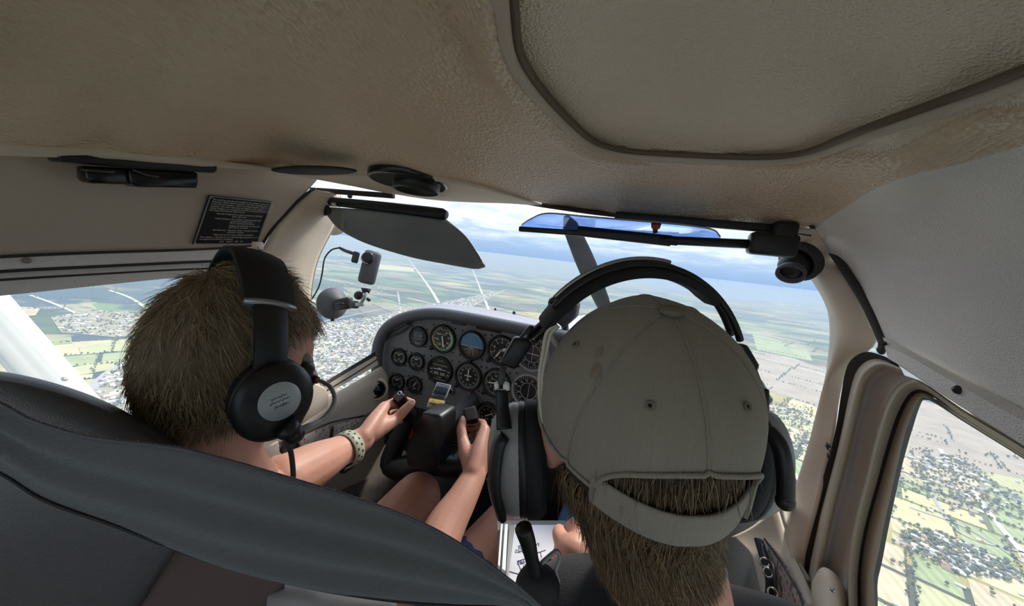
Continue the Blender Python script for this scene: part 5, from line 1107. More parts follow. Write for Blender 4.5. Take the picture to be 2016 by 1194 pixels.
farp = [at(u, v, y=-.272) for u, v in ((1022, 449), (1060, 450), (1100, 453), (1150, 456), (1211, 461), (1280, 466), (1340, 470), (1390, 471), (1418, 472))]
b = MB(); b.sheet([near, farp], 40, 8); b.build('visor_pane', M['bluevisor'], vr, True, 0.0022)
b = MB(); b.tube(near, 0.0011, 6, 40); b.build('pane_edge', M['clear_grey'], vr)
kb = thing('thumb_screw', 'red thumb screw standing on the right visor bar', 'screw', at(1290, 448, y=-.338)); b = MB(); b.tube([at(1290, 459, y=-.336), at(1290, 449, y=-.338)], 0.0035, 8); b.build('screw_stem', M['black'], kb); b = MB(); b.lathe([(0.003, 0), (0.0062, 0.003), (0.0070, 0.0085), (0.0055, 0.010), (0.0001, 0.010)], at(1290, 453, y=-.340), (0, 0, 1), 14); b.build('screw_head', M['redmat'], kb)
b = MB(); b.box((0, 0, 0), (0.001, 0.001, 0.001)); 
a_, c_ = at(1211, 425, y=-0.262), at(1540, 452, y=-0.262); rr_ = bar('visor_rail', a_, c_, 0.012, 0.012, M['black'], vr)
a_, c_ = at(613, 374, y=-0.278), at(775, 386, y=-0.275); bar('visor_rail', a_, c_, 0.012, 0.010, M['rubber'], vl)
kb2 = thing('visor_stop', 'small dark rubber stop above the left visor arm', 'stop', at(689, 388, y=-.26)); b = MB(); b.ball(at(689, 386, y=-.262), 0.0055, 12); b.build('stop_ball', M['rubber'], kb2); b = MB(); b.tube([at(684, 380, y=-.26), at(689, 388, y=-.262)], 0.0028, 8); b.build('stop_stem', M['clear_grey'], kb2)
# wing root vents
v2 = thing('wing_root_vent', 'black ball vent in the upper right windshield corner', 'vent', at(1565, 525, y=-0.215)); vcn = at(1562, 523, y=-0.215)
ax1 = nrm(np.array([-0.62, -0.55, -0.45])); b = MB(); b.lathe([(0.0001, -0.022), (0.030, -0.022), (0.031, -0.012), (0.024, -0.008)], vcn, ax1, 28); b.build('vent_base', M['rubber'], v2)
b = MB(); b.ball(vcn, 0.0205, 22); b.build('vent_ball', M['black'], v2)
ax2 = nrm(at(1552, 552, y=-0.235)-vcn); b = MB(); b.lathe([(0.0175, 0.010), (0.0195, 0.014), (0.0195, 0.020), (0.0165, 0.021), (0.014, 0.014), (0.0001, 0.012)], vcn, ax2, 26); b.build('vent_nozzle', M['coaming'], v2)
v3 = thing('wing_root_vent', 'pale round vent cover half hidden behind the left windshield pillar', 'vent', at(650, 444, y=-0.19)); b = MB(); b.lathe([(0.0001, 0.004), (0.030, 0.003), (0.036, 0.0), (0.036, -0.008)], at(652, 438, y=-0.19), nrm((0.5, -0.7, -0.45)), 30); b.build('vent_cover', M['beige'], v3)
# action camera on suction mount
ac = thing('action_camera', 'small dark action camera on a suction mount stuck to the windshield', 'camera', at(658, 597, y=-0.10)); D_ = depth(at(658, 597, y=-0.10))
A = lambda u, v, k=0.0: at(u, v, d=D_+k)
cx_ = nrm(A(747, 494, 0.012)-A(717, 486, -0.004)); cz_ = nrm(A(722, 486)-A(713, 566)); cz_ = nrm(cz_-cx_*(cz_ @ cx_)); cy_ = np.cross(cz_, cx_)
cc_ = A(728, 527, -0.03)
b = MB(); b.box(cc_, (0.046, 0.030, 0.094), (cx_, cy_, cz_), 0.010); body = b.build('camera_body', M['coaming'], ac)
lc = A(724, 508, -0.05); b = MB(); b.lathe([(0.0165, 0), (0.0150, 0.004), (0.012, 0.005), (0.0001, 0.003)], lc, -cy_ if (-cy_) @ (CAM-lc) > 0 else cy_, 26); b.build('lens', M['black_gloss'], ac)
b = MB(); aa = np.linspace(math.radians(175), math.radians(290), 12); b.tube([lc+(cx_*math.cos(q)+cz_*math.sin(q))*0.0155+(-WX)*0.005 for q in aa], np.interp(np.linspace(0, 1, 12), [0, .5, 1], [.0005, .0016, .0005]), 6); b.build('lens_glint', M['chrome'], ac)  # bright crescent strip set on as the lens glint
b = MB(); b.box(A(700, 507, -0.03), (0.018, 0.018, 0.032), (cx_, cy_, cz_), 0.004); b.build('plug_housing', M['black'], ac)
b = MB(); b.tube([A(695, 499, -.03), A(680, 494, -.03), A(668, 488, -.03)], [0.005, 0.0048, 0.0035], 10, 10); b.build('cable_plug', M['black'], ac)
b = MB(); b.tube([A(668, 488, -.03), A(652, 493, -.03), A(639, 510, -.03), A(634, 540, -.03), (A(628, 564, -.03)), A(616, 586, -.03), A(600, 606, -.02)], 0.0021, 8, 40); b.build('cable', M['black_soft'], ac)
b = MB(); b.tube([A(721, 568, -.03), A(720, 578, -.03)], [0.014, 0.009], 12); b.ball(A(706, 582, -.03), 0.0125, 16); b.tube([A(727, 588, -.035), A(724, 592, -.035)], 0.006, 8); b.build('ball_joint', M['black'], ac)
b = MB(); b.tube([A(722, 576, -.04), A(716, 588, -.04), A(709, 602, -.04)], 0.0046, 10); b.box(A(708, 600, -.042), (0.022, 0.010, 0.010), (RX, UX, WX), 0.002); b.build('clamp_rod', M['alu'], ac)
b = MB(); b.lathe([(0.0001, -.012), (.011, -.012), (.012, 0), (.011, .012), (.0001, .012)], A(697, 600, -.03), nrm(A(705, 601)-A(690, 600)), 6); b.build('hex_nut', M['coaming'], ac)
b = MB(); b.box(A(677, 599, -.025), (0.044, 0.034, 0.032), (nrm(A(692, 596)-A(660, 602)), UX, WX), 0.007); b.box(A(671, 599, -.045), (0.020, 0.006, 0.020), (RX, UX, WX), 0.002); b.build('mount_body', M['black'], ac)
sax = nrm(-WX*0.62+RX*0.78); b = MB(); b.lathe([(0.0445, -0.004), (0.0455, 0.0), (0.043, 0.004), (0.036, 0.010), (0.026, 0.022), (0.018, 0.032), (0.0001, 0.034)], A(655, 598, 0.0), sax, 34); b.build('suction_cup', M['coaming'], ac)
b = MB(); b.tube([A(655, 624, 0), A(654, 633, 0)], [0.006, 0.0045], 8); b.build('release_tab', M['black'], ac)
# ================================================================== people
def rotz(a): c, s = math.cos(a), math.sin(a); return np.array([[c, -s, 0], [s, c, 0], [0, 0, 1.0]])
def rotx(a): c, s = math.cos(a), math.sin(a); return np.array([[1.0, 0, 0], [0, c, -s], [0, s, c]])
def roty(a): c, s = math.cos(a), math.sin(a); return np.array([[c, 0, s], [0, 1.0, 0], [-s, 0, c]])
G = lambda x, s: np.exp(-(x/s)**2)
def head_geo(w, l, h, nu=72, nv=54):
    """skull and face in head axes: x right, y forward, z up"""
    th = np.linspace(0.02, math.pi-0.02, nv); ph = np.linspace(0, 2*math.pi, nu, endpoint=False)
    T, P = np.meshgrid(th, ph, indexing='ij')
    sx, sy, sz = np.sin(T)*np.sin(P), np.sin(T)*np.cos(P), np.cos(T)
    x, y, z = w*sx, l*sy, h*sz
    low = np.clip(-sz, 0, 1)
    x *= 1-0.30*low**1.3; y = np.where(sy < 0, y*(1-0.42*np.clip(-sz-.15, 0, 1)), y*(1-0.12*low**2)); y += 0.012*low
    k = h/0.112; fr = np.clip(sy, 0, 1)**2
    y += fr*k*(0.021*G(x, .011*k)*G(z+.022*k, .015*k)+0.010*G(x, .009*k)*G(z-.002*k, .018*k)-0.009*(G(x-.031*k, .017*k)+G(x+.031*k, .017*k))*G(z-.006*k, .012*k)
              +0.004*G(z-.026*k, .012*k)+0.007*G(x, .020*k)*G(z+.055*k, .006*k)+0.006*G(x, .018*k)*G(z+.066*k, .006*k)-0.004*G(x, .022*k)*G(z+.0605*k, .0025*k)+0.009*G(x, .022*k)*G(z+.092*k, .014*k)
              +0.005*(G(x-.036*k, .018*k)+G(x+.036*k, .018*k))*G(z+.030*k, .018*k))
    return np.stack([x, y, z], -1).reshape(-1, 3), [q[::-1] for q in grid_faces(nv, nu, True)]
def limb(mb, pts, r, n=14, seg=14):
    P = [np.asarray(p, float) for p in pts]; mb.tube(P, r, seg, n, True); mb.ball(P[0], r[0]*0.98, 14); mb.ball(P[-1], r[-1]*0.98, 14)
def body(name, mb, m, parent, vox, it=6):
    o = mb.build(name, m, parent); md = o.modifiers.new('skin', 'REMESH'); md.mode = 'VOXEL'; md.voxel_size = vox; md.use_smooth_shade = True
    s_ = o.modifiers.new('soft', 'SMOOTH'); s_.factor = 0.5; s_.iterations = it; return o
def strands(name, roots, nor, flow, length, rad, m, parent, steps=6, lift=0.35, keep=None, curl=0.25):
    """hair: thin tapered three-sided strands combed along a flow"""
    n = len(roots); p = roots.copy(); pts = [p.copy()]; rnd = RNG.normal(0, 1, (n, 3)); L = length[:, None]/steps
    for k in range(steps):
        t = k/steps; d = flow(p)+nor*(lift*(1-1.6*t))+rnd*curl; d /= np.linalg.norm(d, axis=1)[:, None]
        p = p+d*L
        if keep is not None:
            q, ax, rr = keep; loc = (p-q) @ ax.T; s_ = np.linalg.norm(loc/rr, axis=1)[:, None]; loc = np.where(s_ < 1, loc/s_, loc); p = loc @ ax+q
        pts.append(p.copy())
    Pn = np.stack(pts, 1); K = steps+1
    T = np.gradient(Pn, axis=1); T /= np.maximum(np.linalg.norm(T, axis=2), 1e-9)[..., None]
    ref = rnd/np.linalg.norm(rnd, axis=1)[:, None]; X = np.cross(T, ref[:, None]); X /= np.maximum(np.linalg.norm(X, axis=2), 1e-9)[..., None]; Y = np.cross(T, X)
    R = rad*np.linspace(1, 0.12, K)[None, :, None]*RNG.uniform(.7, 1.3, (n, 1, 1))
    V = np.stack([Pn+R*(math.cos(a)*X+math.sin(a)*Y) for a in (0, 2.094, 4.189)], 2).reshape(-1, 3)
    base = np.arange(n)[:, None, None]*(K*3)+np.arange(K-1)[None, :, None]*3+np.arange(3)[None, None, :]
    nxt = np.arange(n)[:, None, None]*(K*3)+np.arange(K-1)[None, :, None]*3+((np.arange(3)+1) % 3)[None, None, :]
    F = np.stack([base, nxt, nxt+3, base+3], -1).reshape(-1, 4)
    me = bpy.data.meshes.new(name); me.vertices.add(len(V)); me.vertices.foreach_set('co', V.ravel()); me.loops.add(F.size); me.loops.foreach_set('vertex_index', F.ravel())
    me.polygons.add(len(F)); me.polygons.foreach_set('loop_start', np.arange(0, F.size, 4)); me.polygons.foreach_set('loop_total', np.full(len(F), 4)); me.update(); me.validate()
    me.materials.append(m); o = link(name, me, parent, True); o['kind'] = 'stuff'; return o
def hair_mat(name, a, c, rough=0.45):
    m = bpy.data.materials.new(name); m.use_nodes = True; t = m.node_tree; b = t.nodes['Principled BSDF']; b.inputs['Roughness'].default_value = rough; b.inputs['Specular IOR Level'].default_value = 0.35
    g = N(t, 'ShaderNodeNewGeometry'); r = N(t, 'ShaderNodeValToRGB'); t.links.new(g.outputs['Random Per Island'], r.inputs[0])
    r.color_ramp.elements[0].color = (*a, 1); r.color_ramp.elements[1].color = (*c, 1); t.links.new(r.outputs[0], b.inputs['Base Color']); return m
M['hair_b'] = hair_mat('hair_dark_blond', lin(112, 94, 72), lin(186, 164, 130)); M['hair_b0'] = mat('hair_base_blond', lin(112, 96, 76), 0.8, bump=0.5, bscale=300)
M['hair_m'] = hair_mat('hair_brown_grey', lin(70, 54, 42), lin(160, 136, 104)); M['hair_m0'] = mat('hair_base_brown', lin(64, 50, 40), 0.8, bump=0.5, bscale=300)

# ------------------------------------------------------------------ the boy in the left seat
HB = at(463, 712, d=0.430); YB_ = math.radians(-19)
RB = rotz(YB_) @ rotx(math.radians(-12)) @ roty(math.radians(-9)); hb = lambda x, y, z: HB+RB @ np.array([x, y, z])
boy = thing('person', 'boy with dark blond hair and black headset steering the yoke with both hands', 'person', HB+np.array([0, 0.05, -0.62]))
mb = MB(); hv_, hf_ = head_geo(0.0670, 0.080, 0.106); mb.add(hv_ @ RB.T+HB, hf_)
for s_ in (-1, 1): mb.ball(hb(s_*.067, .008, -.016), (0.009, 0.017, 0.028), 14, (RB @ rotz(s_*-.35)).T)
neck0 = HB+np.array([0, -0.010, -0.165])
limb(mb, [hb(0, -0.018, -0.045), HB+np.array([0, -.022, -.10]), neck0], [0.047, 0.046, 0.056])
shL, shR = HB+np.array([-0.125, 0.02, -0.215]), HB+np.array([0.125, 0.03, -0.215]); hipC = HB+np.array([0.01, 0.03, -0.60])
limb(mb, [neck0, HB+np.array([0, 0, -.30]), HB+np.array([0, .01, -.45]), hipC], [0.06, 0.088, 0.088, 0.10])
limb(mb, [neck0+[0, 0, -.01], shL], [0.045, 0.045]); limb(mb, [neck0+[0, 0, -.01], shR], [0.045, 0.045])
# arms
wrL, elL = at(712, 867, d=0.672), at(556, 949, d=0.515); wrR, elR = at(934, 936, d=0.690), at(842, 1120, d=0.560)
limb(mb, [shL, (shL+elL)/2+np.array([-.015, 0, -.01]), elL], [0.045, 0.040, 0.036]); limb(mb, [elL, at(620, 915, d=0.575), at(668, 890, d=.630), wrL], [0.036, 0.034, 0.027, 0.0225])
limb(mb, [shR, (shR+elR)/2+np.array([.02, 0, -.01]), elR], [0.045, 0.040, 0.036]); limb(mb, [elR, at(876, 1040, d=0.612), at(910, 982, d=.652), wrR], [0.036, 0.0335, 0.027, 0.0225])
def hand(mb, wrist, mcps, side, thumb, gripc):
    """palm from wrist to the knuckles, four fingers closing round the grip, thumb off the side of the palm"""
    lens = [(.034, .024, .018), (.038, .027, .019), (.035, .025, .018), (.027, .019, .015)]; rad = [0.0088, 0.0090, 0.0085, 0.0076]
    wv = nrm(mcps[2]-mcps[0])
    for k, p in enumerate(mcps):
        q = wrist+wv*(k-1.5)*0.009
        limb(mb, [q, (q+p)/2-WX*0.002, p], [0.0155, 0.0150, 0.0112], 10)
        inward = nrm(RX*(-side)); a = nrm(WX*0.9+inward*0.15+wv*0.05)
        p1 = p+a*(lens[k][0]+.014); b = nrm(WX*0.25+inward*1.0); p2 = p1+b*lens[k][1]; c = nrm(inward*0.75-WX*0.65); p3 = p2+c*lens[k][2]
        limb(mb, [p, p1], [rad[k]*1.1, rad[k]], 8); limb(mb, [p1, p2], [rad[k], rad[k]*.92], 8); limb(mb, [p2, p3], [rad[k]*.92, rad[k]*.78], 8)
    t0, t1, t2, t3 = thumb
    limb(mb, [wrist*.6+t0*.4, t0], [0.017, 0.0155], 8); limb(mb, [t0, t1], [0.0155, 0.0115], 8); limb(mb, [t1, t2], [0.0112, 0.0104], 8); limb(mb, [t2, t3], [0.0104, 0.0080], 8)
mcL = [at(757, 801, d=.742), at(748, 811, d=.756), at(744, 825, d=.772), at(747, 840, d=.788)]
thL = [at(758, 838, d=.716), at(780, 826, d=.738), at(797, 808, d=.744), at(811, 793, d=.750)]
hand(mb, wrL, mcL, -1, thL, gl_c)
mcR = [at(954, 846, d=.750), at(961, 858, d=.764), at(964, 872, d=.778), at(962, 888, d=.792)]
thR = [at(919, 896, d=.716), at(911, 866, d=.745), at(908, 846, d=.757), at(911, 828, d=.768)]
hand(mb, wrR, mcR, 1, thR, gr_c)
# legs
knL, knR = at(822, 978, d=0.78), at(1000, 1035, d=0.74)
hL, hR = hipC+np.array([-.075, .03, -.01]), hipC+np.array([.085, .03, -.01])
for h_, k_ in ((hL, knL), (hR, knR)):
    limb(mb, [h_, (h_+k_)/2+np.array([0, 0, .01]), k_], [0.072, 0.062, 0.050]); foot = np.array([k_[0], k_[1]+0.12, 0.06]); limb(mb, [k_, (k_+foot)/2+[0, -.02, .02], foot], [0.048, 0.046, 0.030]); limb(mb, [foot, foot+[0, .13, -.03]], [0.032, 0.026])
bb_ = body('body', mb, M['skin'], boy, 0.0034, 5); bb_['kind'] = 'thing'
# nails of the thumbs
for tip, prev in ((thL[3], thL[2]), (thR[3], thR[2])):
    d_ = nrm(tip-prev); n_ = nrm(-WX-d_*((-WX) @ d_)); b = MB(); b.ball(tip+n_*0.0070+d_*.001, (0.0046, 0.0064, 0.0013), 12, (np.cross(d_, n_), d_, n_)); b.build('thumb_nail', mat('nail', lin(236, 190, 176), 0.35), bb_)
for s_ in (-1, 1):
    e_ = hb(s_*.028, .058, .006); b = MB(); b.ball(e_, 0.0105, 14); ee = b.build('eye', M['white'], boy); b = MB(); b.ball(e_+RB @ np.array([0, .0078, 0]), (.0050, .0036, .0050), 12, RB.T); b.build('iris', M['screen'], ee)
# shirt and shorts
sb = MB(); limb(sb, [neck0+[0, 0, -.035], HB+np.array([0, 0, -.30]), HB+np.array([0, .01, -.45]), hipC], [0.070, 0.100, 0.100, 0.112])
for a_, e_ in ((shL, elL), (shR, elR)): limb(sb, [neck0+[0, 0, -.03], a_, a_+(e_-a_)*.62], [0.055, 0.056, 0.055])
body('shirt', sb, M['shirt'], boy, 0.006, 6)
sb = MB(); limb(sb, [hipC+[0, 0, .08], hipC], [0.113, 0.118])
for h_, k_, f_ in ((hL, knL, .55), (hR, knR, .76)): limb(sb, [h_, h_+(k_-h_)*f_], [0.086, 0.066])
body('shorts', sb, M['navy'], boy, 0.006, 4)
# hair: base cap plus strands
def hair_cap(R, c, geo, hairline, grow):
    v, f = geo; keep = [q for q in f if all(hairline(v[i]) for i in q)]; idx = sorted({i for q in keep for i in q}); mp = {i: k for k, i in enumerate(idx)}
    L = np.linalg.norm(v[idx], axis=1)[:, None]; return (v[idx]*(1+grow/L)) @ R.T+c, [tuple(mp[i] for i in q) for q in keep], v[idx]
def hl_boy(p): x, y, z = p; return z > (0.050 if y > 0.040 else 0.012+0.8*y if y > 0 else -0.060-0.10*(y+0.05)) or (y < -0.02 and z > -0.066)
cv, cf, cl_ = hair_cap(RB, HB, (hv_, hf_), hl_boy, 0.007)
raw('hair_base', cv, cf, M['hair_b0'], boy)
n_ = 16000; pick = RNG.integers(0, len(cl_), n_); loc = cl_[pick]+RNG.normal(0, .0035, (n_, 3)); nl = loc/np.array([.069, .09, .108])**2; nl /= np.linalg.norm(nl, axis=1)[:, None]
crown = np.array([0.012, -0.055, 0.085])
clump = RNG.normal(0, 1, (160, 3)); cid = np.argmin(np.linalg.norm(loc[:, None, :2]*1.0-cl_[RNG.integers(0, len(cl_), 160)][None, :, :2], axis=2)+0, axis=1)
def flow_b(P):
    q = (P-HB) @ RB; d = q-crown; d[:, 2] -= 0.03; nn_ = q/np.array([.069, .09, .108])**2; nn_ /= np.linalg.norm(nn_, axis=1)[:, None]
    d -= nn_*(d*nn_).sum(1)[:, None]; d /= np.maximum(np.linalg.norm(d, axis=1), 1e-6)[:, None]; d += 0.22*clump[cid]; return d @ RB.T
ln = RNG.uniform(.014, .028, n_)*np.where(loc[:, 2] > 0.02, 1.15, np.where(loc[:, 2] < -.05, .42, .85))
strands('hair', (loc*1.03) @ RB.T+HB, nl @ RB.T, flow_b, ln, 0.00042, M['hair_b'], boy, 6, 0.26, (HB, RB.T, np.array([.0705, .086, .109])), 0.13)
# headset of the boy
hs = thing('headset', 'black headset with a foil sticker on its ear cup, worn by the boy', 'headset', hb(0, 0, 0.13))
ang = np.linspace(-1, 1, 41)
def bandpt(t, k=1.0): a = t*math.radians(98); return hb(0.084*k*math.sin(a), -0.008+0.022*max(0, abs(t)-.35), 0.004+0.114*k*math.cos(a))
fwd = RB @ np.array([0, 1.0, 0])
b = MB()
def ribbon(b, ts, half, thick, k=1.0):
    rows = []
    for t in ts:
        p = bandpt(t, k); n_ = nrm(bandpt(t, k*1.02)-p); h_ = half(t)
        rows.append([p+fwd*h_*c+n_*thick*s for c, s in ((-1, -.5), (-1, .5), (-.6, 1), (0, 1.25), (.6, 1), (1, .5), (1, -.5), (0, -.8))])
    b.add(np.vstack([np.array(r) for r in rows]), grid_faces(len(rows), 8, True)+[tuple(range(8))[::-1], tuple(range(len(rows)*8-8, len(rows)*8))])
ribbon(b, np.linspace(-.60, .60, 40), lambda t: 0.0265-0.004*abs(t), 0.0055, 1.075); b.build('headband_pad', M['black_soft'], hs, True, sharp=50)
b = MB(); ribbon(b, np.linspace(.58, .98, 16), lambda t: 0.0185-0.004*t, 0.004, 1.07); b.build('band_arm', M['black'], hs, True, sharp=50)
b = MB(); ribbon(b, np.linspace(-.98, -.58, 16), lambda t: 0.0185+0.004*t, 0.004, 1.07); b.build('band_arm', M['black'], hs, True, sharp=50)
for s_ in (-1, 1):
    b = MB(); ribbon(b, np.linspace(.592, .612, 3)*s_, lambda t: 0.0245, 0.0062, 1.075); b.build('band_trim', M['alu'], hs)
    cc_ = hb(s_*0.080, 0.013, -0.026); ax = nrm(RB @ np.array([s_*1.0, -0.10, -0.10])); hint = RB @ np.array([0, 0.25, 1.0])
    b = MB(); b.lathe([(0.024, -0.010), (0.032, -0.012), (0.0355, -0.004), (0.033, 0.004)], cc_, ax, 32, 1.0, 1.16, hint); b.build('ear_cushion', M['black_soft'], hs)
    b = MB(); b.lathe([(0.032, 0.003), (0.0345, 0.006), (0.0345, 0.012), (0.0325, 0.014)], cc_, ax, 32, 1.0, 1.16, hint); b.build('cup_ring', M['panel_dk'], hs)
    b = MB(); b.lathe([(0.033, 0.012), (0.035, 0.018), (0.0335, 0.026), (0.029, 0.0315), (0.018, 0.0335), (0.0001, 0.034)], cc_, ax, 36, 1.0, 1.18, hint); cup = b.build('ear_cup', M['black'], hs)
    if s_ == 1:
        sc_c = cc_+ax*0.0345; X_, Y_, Z_ = frame(ax, hint); b = MB(); b.lathe([(0.0185, 0.0), (0.0178, 0.0010), (0.0001, 0.0011)], sc_c+Y_*0.004+X_*0.0, ax, 32, 1.0, 1.06, hint); stk = b.build('foil_sticker', M['foil'], cup)
        b = MB()
        wr_ = nrm(X_*0.75+Y_*0.66); wu_ = np.cross(ax, wr_)
        for row, (o_, L_, am) in enumerate(((0.005, 0.014, .0010), (0.001, 0.018, .0013), (-0.004, 0.013, .0018))):
            tt_ = np.linspace(-1, 1, 40); b.tube([sc_c+Y_*.004+ax*.0014+wr_*(L_/2*q)+wu_*(o_+am*math.sin(q*17+row)*(.6+.4*math.sin(q*5))) for q in tt_], 0.00028, 4)
        b.build('handwriting', M['ink'], stk)
        b = MB(); b.box(cc_+ax*0.014+RB @ np.array([0, 0.026, 0.026]), (0.014, 0.014, 0.026), (ax, np.cross(hint/np.linalg.norm(hint), ax), nrm(hint)), 0.004); b.build('hinge_block', M['black'], hs); b = MB(); b.ball(cc_+ax*.006+RB @ np.array([0, .030, .037]), (.006, .006, .012), 12); b.build('hinge_pad', M['clear_grey'], hs)
        bd = depth(cc_+ax*.03)
        q0 = at(578, 854, d=bd+.006); b = MB(); b.ball(q0, 0.0105, 16); b.tube([at(560, 840, d=bd), q0], [0.012, 0.010], 10); b.build('boom_pivot', M['black'], hs)
        bm_ = [q0, at(604, 842, d=bd+.012), at(632, 828, d=bd+.030), at(652, 806, d=bd+.045), at(659, 784, d=bd+.055), at(650, 762, d=bd+.066), at(634, 752, d=bd+.076), at(620, 748, d=bd+.085)]
        b = MB(); b.tube(bm_, [0.0042, 0.0036, 0.0026, 0.0025, 0.0025, 0.0025, 0.0025, 0.0025], 10, 50); b.build('mic_boom', M['clear_grey'], hs); b = MB(); b.tube([at(624, 749, d=bd+.083), at(614, 745, d=bd+.09)], [0.0045, 0.0055], 10); b.build('microphone', M['black_soft'], hs)
        b = MB(); b.tube([at(584, 846, d=bd+.01), at(600, 815, d=bd+.03), at(610, 785, d=bd+.05), at(613, 764, d=bd+.07), at(617, 750, d=bd+.085)], 0.0014, 8, 30); b.build('mic_wire', M['rubber'], hs)
        b = MB(); b.tube([at(560, 862, d=bd+.006), at(571, 885, d=bd+.01), at(576, 915, d=bd+.02), at(577, 950, d=bd+.03), at(572, 1010, d=bd+.05)], 0.0026, 8, 30); b.build('cable', M['rubber'], hs)
# watch on the left wrist
wt = thing('wrist_watch', 'watch with a perforated sage sport strap on the boy left wrist', 'watch', at(681, 889, d=0.645))
ax_w = nrm(wrL-at(620, 915, d=0.575)); wc = at(683, 885, d=0.645); X_, Y_, Z_ = frame(ax_w, UX)
r_w = 0.0288
b = MB(); b.lathe([(r_w, -0.011), (r_w+.0016, -0.010), (r_w+.0018, 0.0), (r_w+.0016, 0.010), (r_w, 0.011)], wc, ax_w, 36); b.build('strap', M['strap'], wt)
b = MB()
for i in range(34):
    a_ = i*2*math.pi/34
    for s_ in (-1, 1):
        if i % 2 == (0 if s_ > 0 else 1): continue
        d_ = X_*math.cos(a_)+Y_*math.sin(a_); t_ = np.cross(ax_w, d_); b.box(wc+d_*(r_w+.0016)+ax_w*s_*0.0045, (0.0042, 0.0034, 0.0010), (t_, ax_w, d_), 0.0008)
b.build('strap_holes', M['dial'], wt)
dd_ = nrm(at(676, 925, d=.655)-wc); dd_ = nrm(dd_-ax_w*(dd_ @ ax_w)); tt_ = np.cross(ax_w, dd_)
b = MB(); b.box(wc+dd_*(r_w+.004), (0.030, 0.026, 0.009), (tt_, ax_w, dd_), 0.003); wcase = b.build('watch_case', M['black_gloss'], wt)
bk = nrm(at(690, 905, d=.64)-wc); bk = nrm(bk-ax_w*(bk @ ax_w)+(-WX)*.3); b = MB(); b.box(wc+nrm(dd_*.75-WX*.66)*(r_w+.0025), (0.012, 0.024, 0.004), (np.cross(ax_w, nrm(dd_*.75-WX*.66)), ax_w, nrm(dd_*.75-WX*.66)), 0.0012); b.build('strap_lug', M['panel_dk'], wt)

# ------------------------------------------------------------------ the instructor in the right seat
HI = at(1253, 818, d=0.334); RI = rotz(math.radians(24)) @ rotx(math.radians(8)) @ roty(math.radians(-5)); hi = lambda x, y, z: HI+RI @ np.array([x, y, z])
man = thing('person', 'man in a grey twill cap and large headset, seen from behind', 'person', HI+np.array([0, 0.08, -0.68]))
mb = MB(); mv_, mf_ = head_geo(0.0760, 0.095, 0.104); mb.add(mv_ @ RI.T+HI, mf_)
for s_ in (-1, 1): mb.ball(hi(s_*.0765, -.006, -.02), (0.010, 0.019, 0.032), 14, (RI @ rotz(s_*-.35)).T)
mL = at(1112, 1222, d=0.405); mR = mL+np.array([.26, .05, .0]); nk = (mL+mR)/2+np.array([-.035, -.005, .055]); limb(mb, [hi(0, -0.012, -0.05), HI*.45+nk*.55+[0, -.004, 0], nk], [0.056, 0.056, 0.064])
hpM = np.array([nk[0]+.01, nk[1]+.07, HI[2]-.66])
ch_ = nk+np.array([.0, .03, -.16]); limb(mb, [nk, ch_, (ch_+hpM)/2, hpM], [0.06, 0.108, 0.115, 0.125]); limb(mb, [nk+[0, 0, -.03], mL], [.05, .048]); limb(mb, [nk+[0, 0, -.03], mR], [.05, .048])
hndM = at(1130, 1090, d=0.56); elM = mL+np.array([-.05, .10, -.24]); limb(mb, [mL, elM], [.056, .046]); limb(mb, [elM, (elM+hndM)/2, hndM], [.045, .040, .029])
for k in range(4):
    q = hndM+RX*(-.002-.004*k)+np.array([0, .03, -.006*k]); limb(mb, [hndM+np.array([0, 0, -.004*k]), q+[0, .04, -.005], q+[-.012, .065, -.018], q+[-.02, .08, -.035]], [0.017, .0105, .0092, .0078], 12)
limb(mb, [hndM, hndM+RX*-.024+np.array([0, .02, .006]), hndM+RX*-.034+np.array([0, .045, .002]), hndM+RX*-.036+np.array([0, .062, -.004])], [0.017, .013, .0115, .009], 12)
elMR = mR+np.array([-.01, .12, -.24]); hnR = mR+np.array([-.06, .36, -.22]); limb(mb, [mR, elMR], [.056, .046]); limb(mb, [elMR, hnR], [.045, .03])
for k in range(4): limb(mb, [hnR, hnR+[-.014*k+.02, .045, 0], hnR+[-.014*k+.02, .08, -.012]], [.018, .0105, .008], 10)
limb(mb, [hnR, hnR+[-.035, .03, .01], hnR+[-.045, .055, .008]], [.018, .012, .009], 10)
kML, kMR = hpM+np.array([-.13, .43, .15]), hpM+np.array([.11, .43, .14])
for s_, k_ in ((-1, kML), (1, kMR)):
    limb(mb, [hpM+[s_*.09, .03, -.01], k_], [.085, .062]); ft = np.array([k_[0], k_[1]+.10, .07]); limb(mb, [k_, ft], [.058, .04]); limb(mb, [ft, ft+[0, .16, -.035]], [.04, .032])
mbody = body('body', mb, M['skin2'], man, 0.0042, 5)
for s_ in (-1, 1):
    e_ = hi(s_*.031, .072, .007); b = MB(); b.ball(e_, 0.0112, 14); ee = b.build('eye', M['white'], man); b = MB(); b.ball(e_+RI @ np.array([0, .009, 0]), (.0055, .004, .0055), 12, RI.T); b.build('iris', M['screen'], ee)
sb = MB(); limb(sb, [nk+[0, -.002, -.02], ch_, (ch_+hpM)/2, hpM], [0.066, 0.120, 0.128, 0.136])
for a_, e_, h_ in ((mL, elM, hndM), (mR, elMR, hnR)): limb(sb, [nk+[0, 0, -.035], a_, e_], [.056, .057, .052]); limb(sb, [e_, e_+(h_-e_)*.80], [.058, .040])
body('jacket', sb, M['jacket'], man, 0.007, 5)
b = MB(); x_, y_, z_ = frame((0.05, 0.12, 1.0)); b.lathe([(.074, -.03), (.073, .0), (.071, .018), (.067, .021), (.065, .014), (.067, -.02)], nk+[0.0, .0, .0], z_, 30, 1.0, 1.05); b.build('collar', M['jacket'], man)
sb = MB(); limb(sb, [hpM+[0, 0, .05], hpM], [.135, .142])
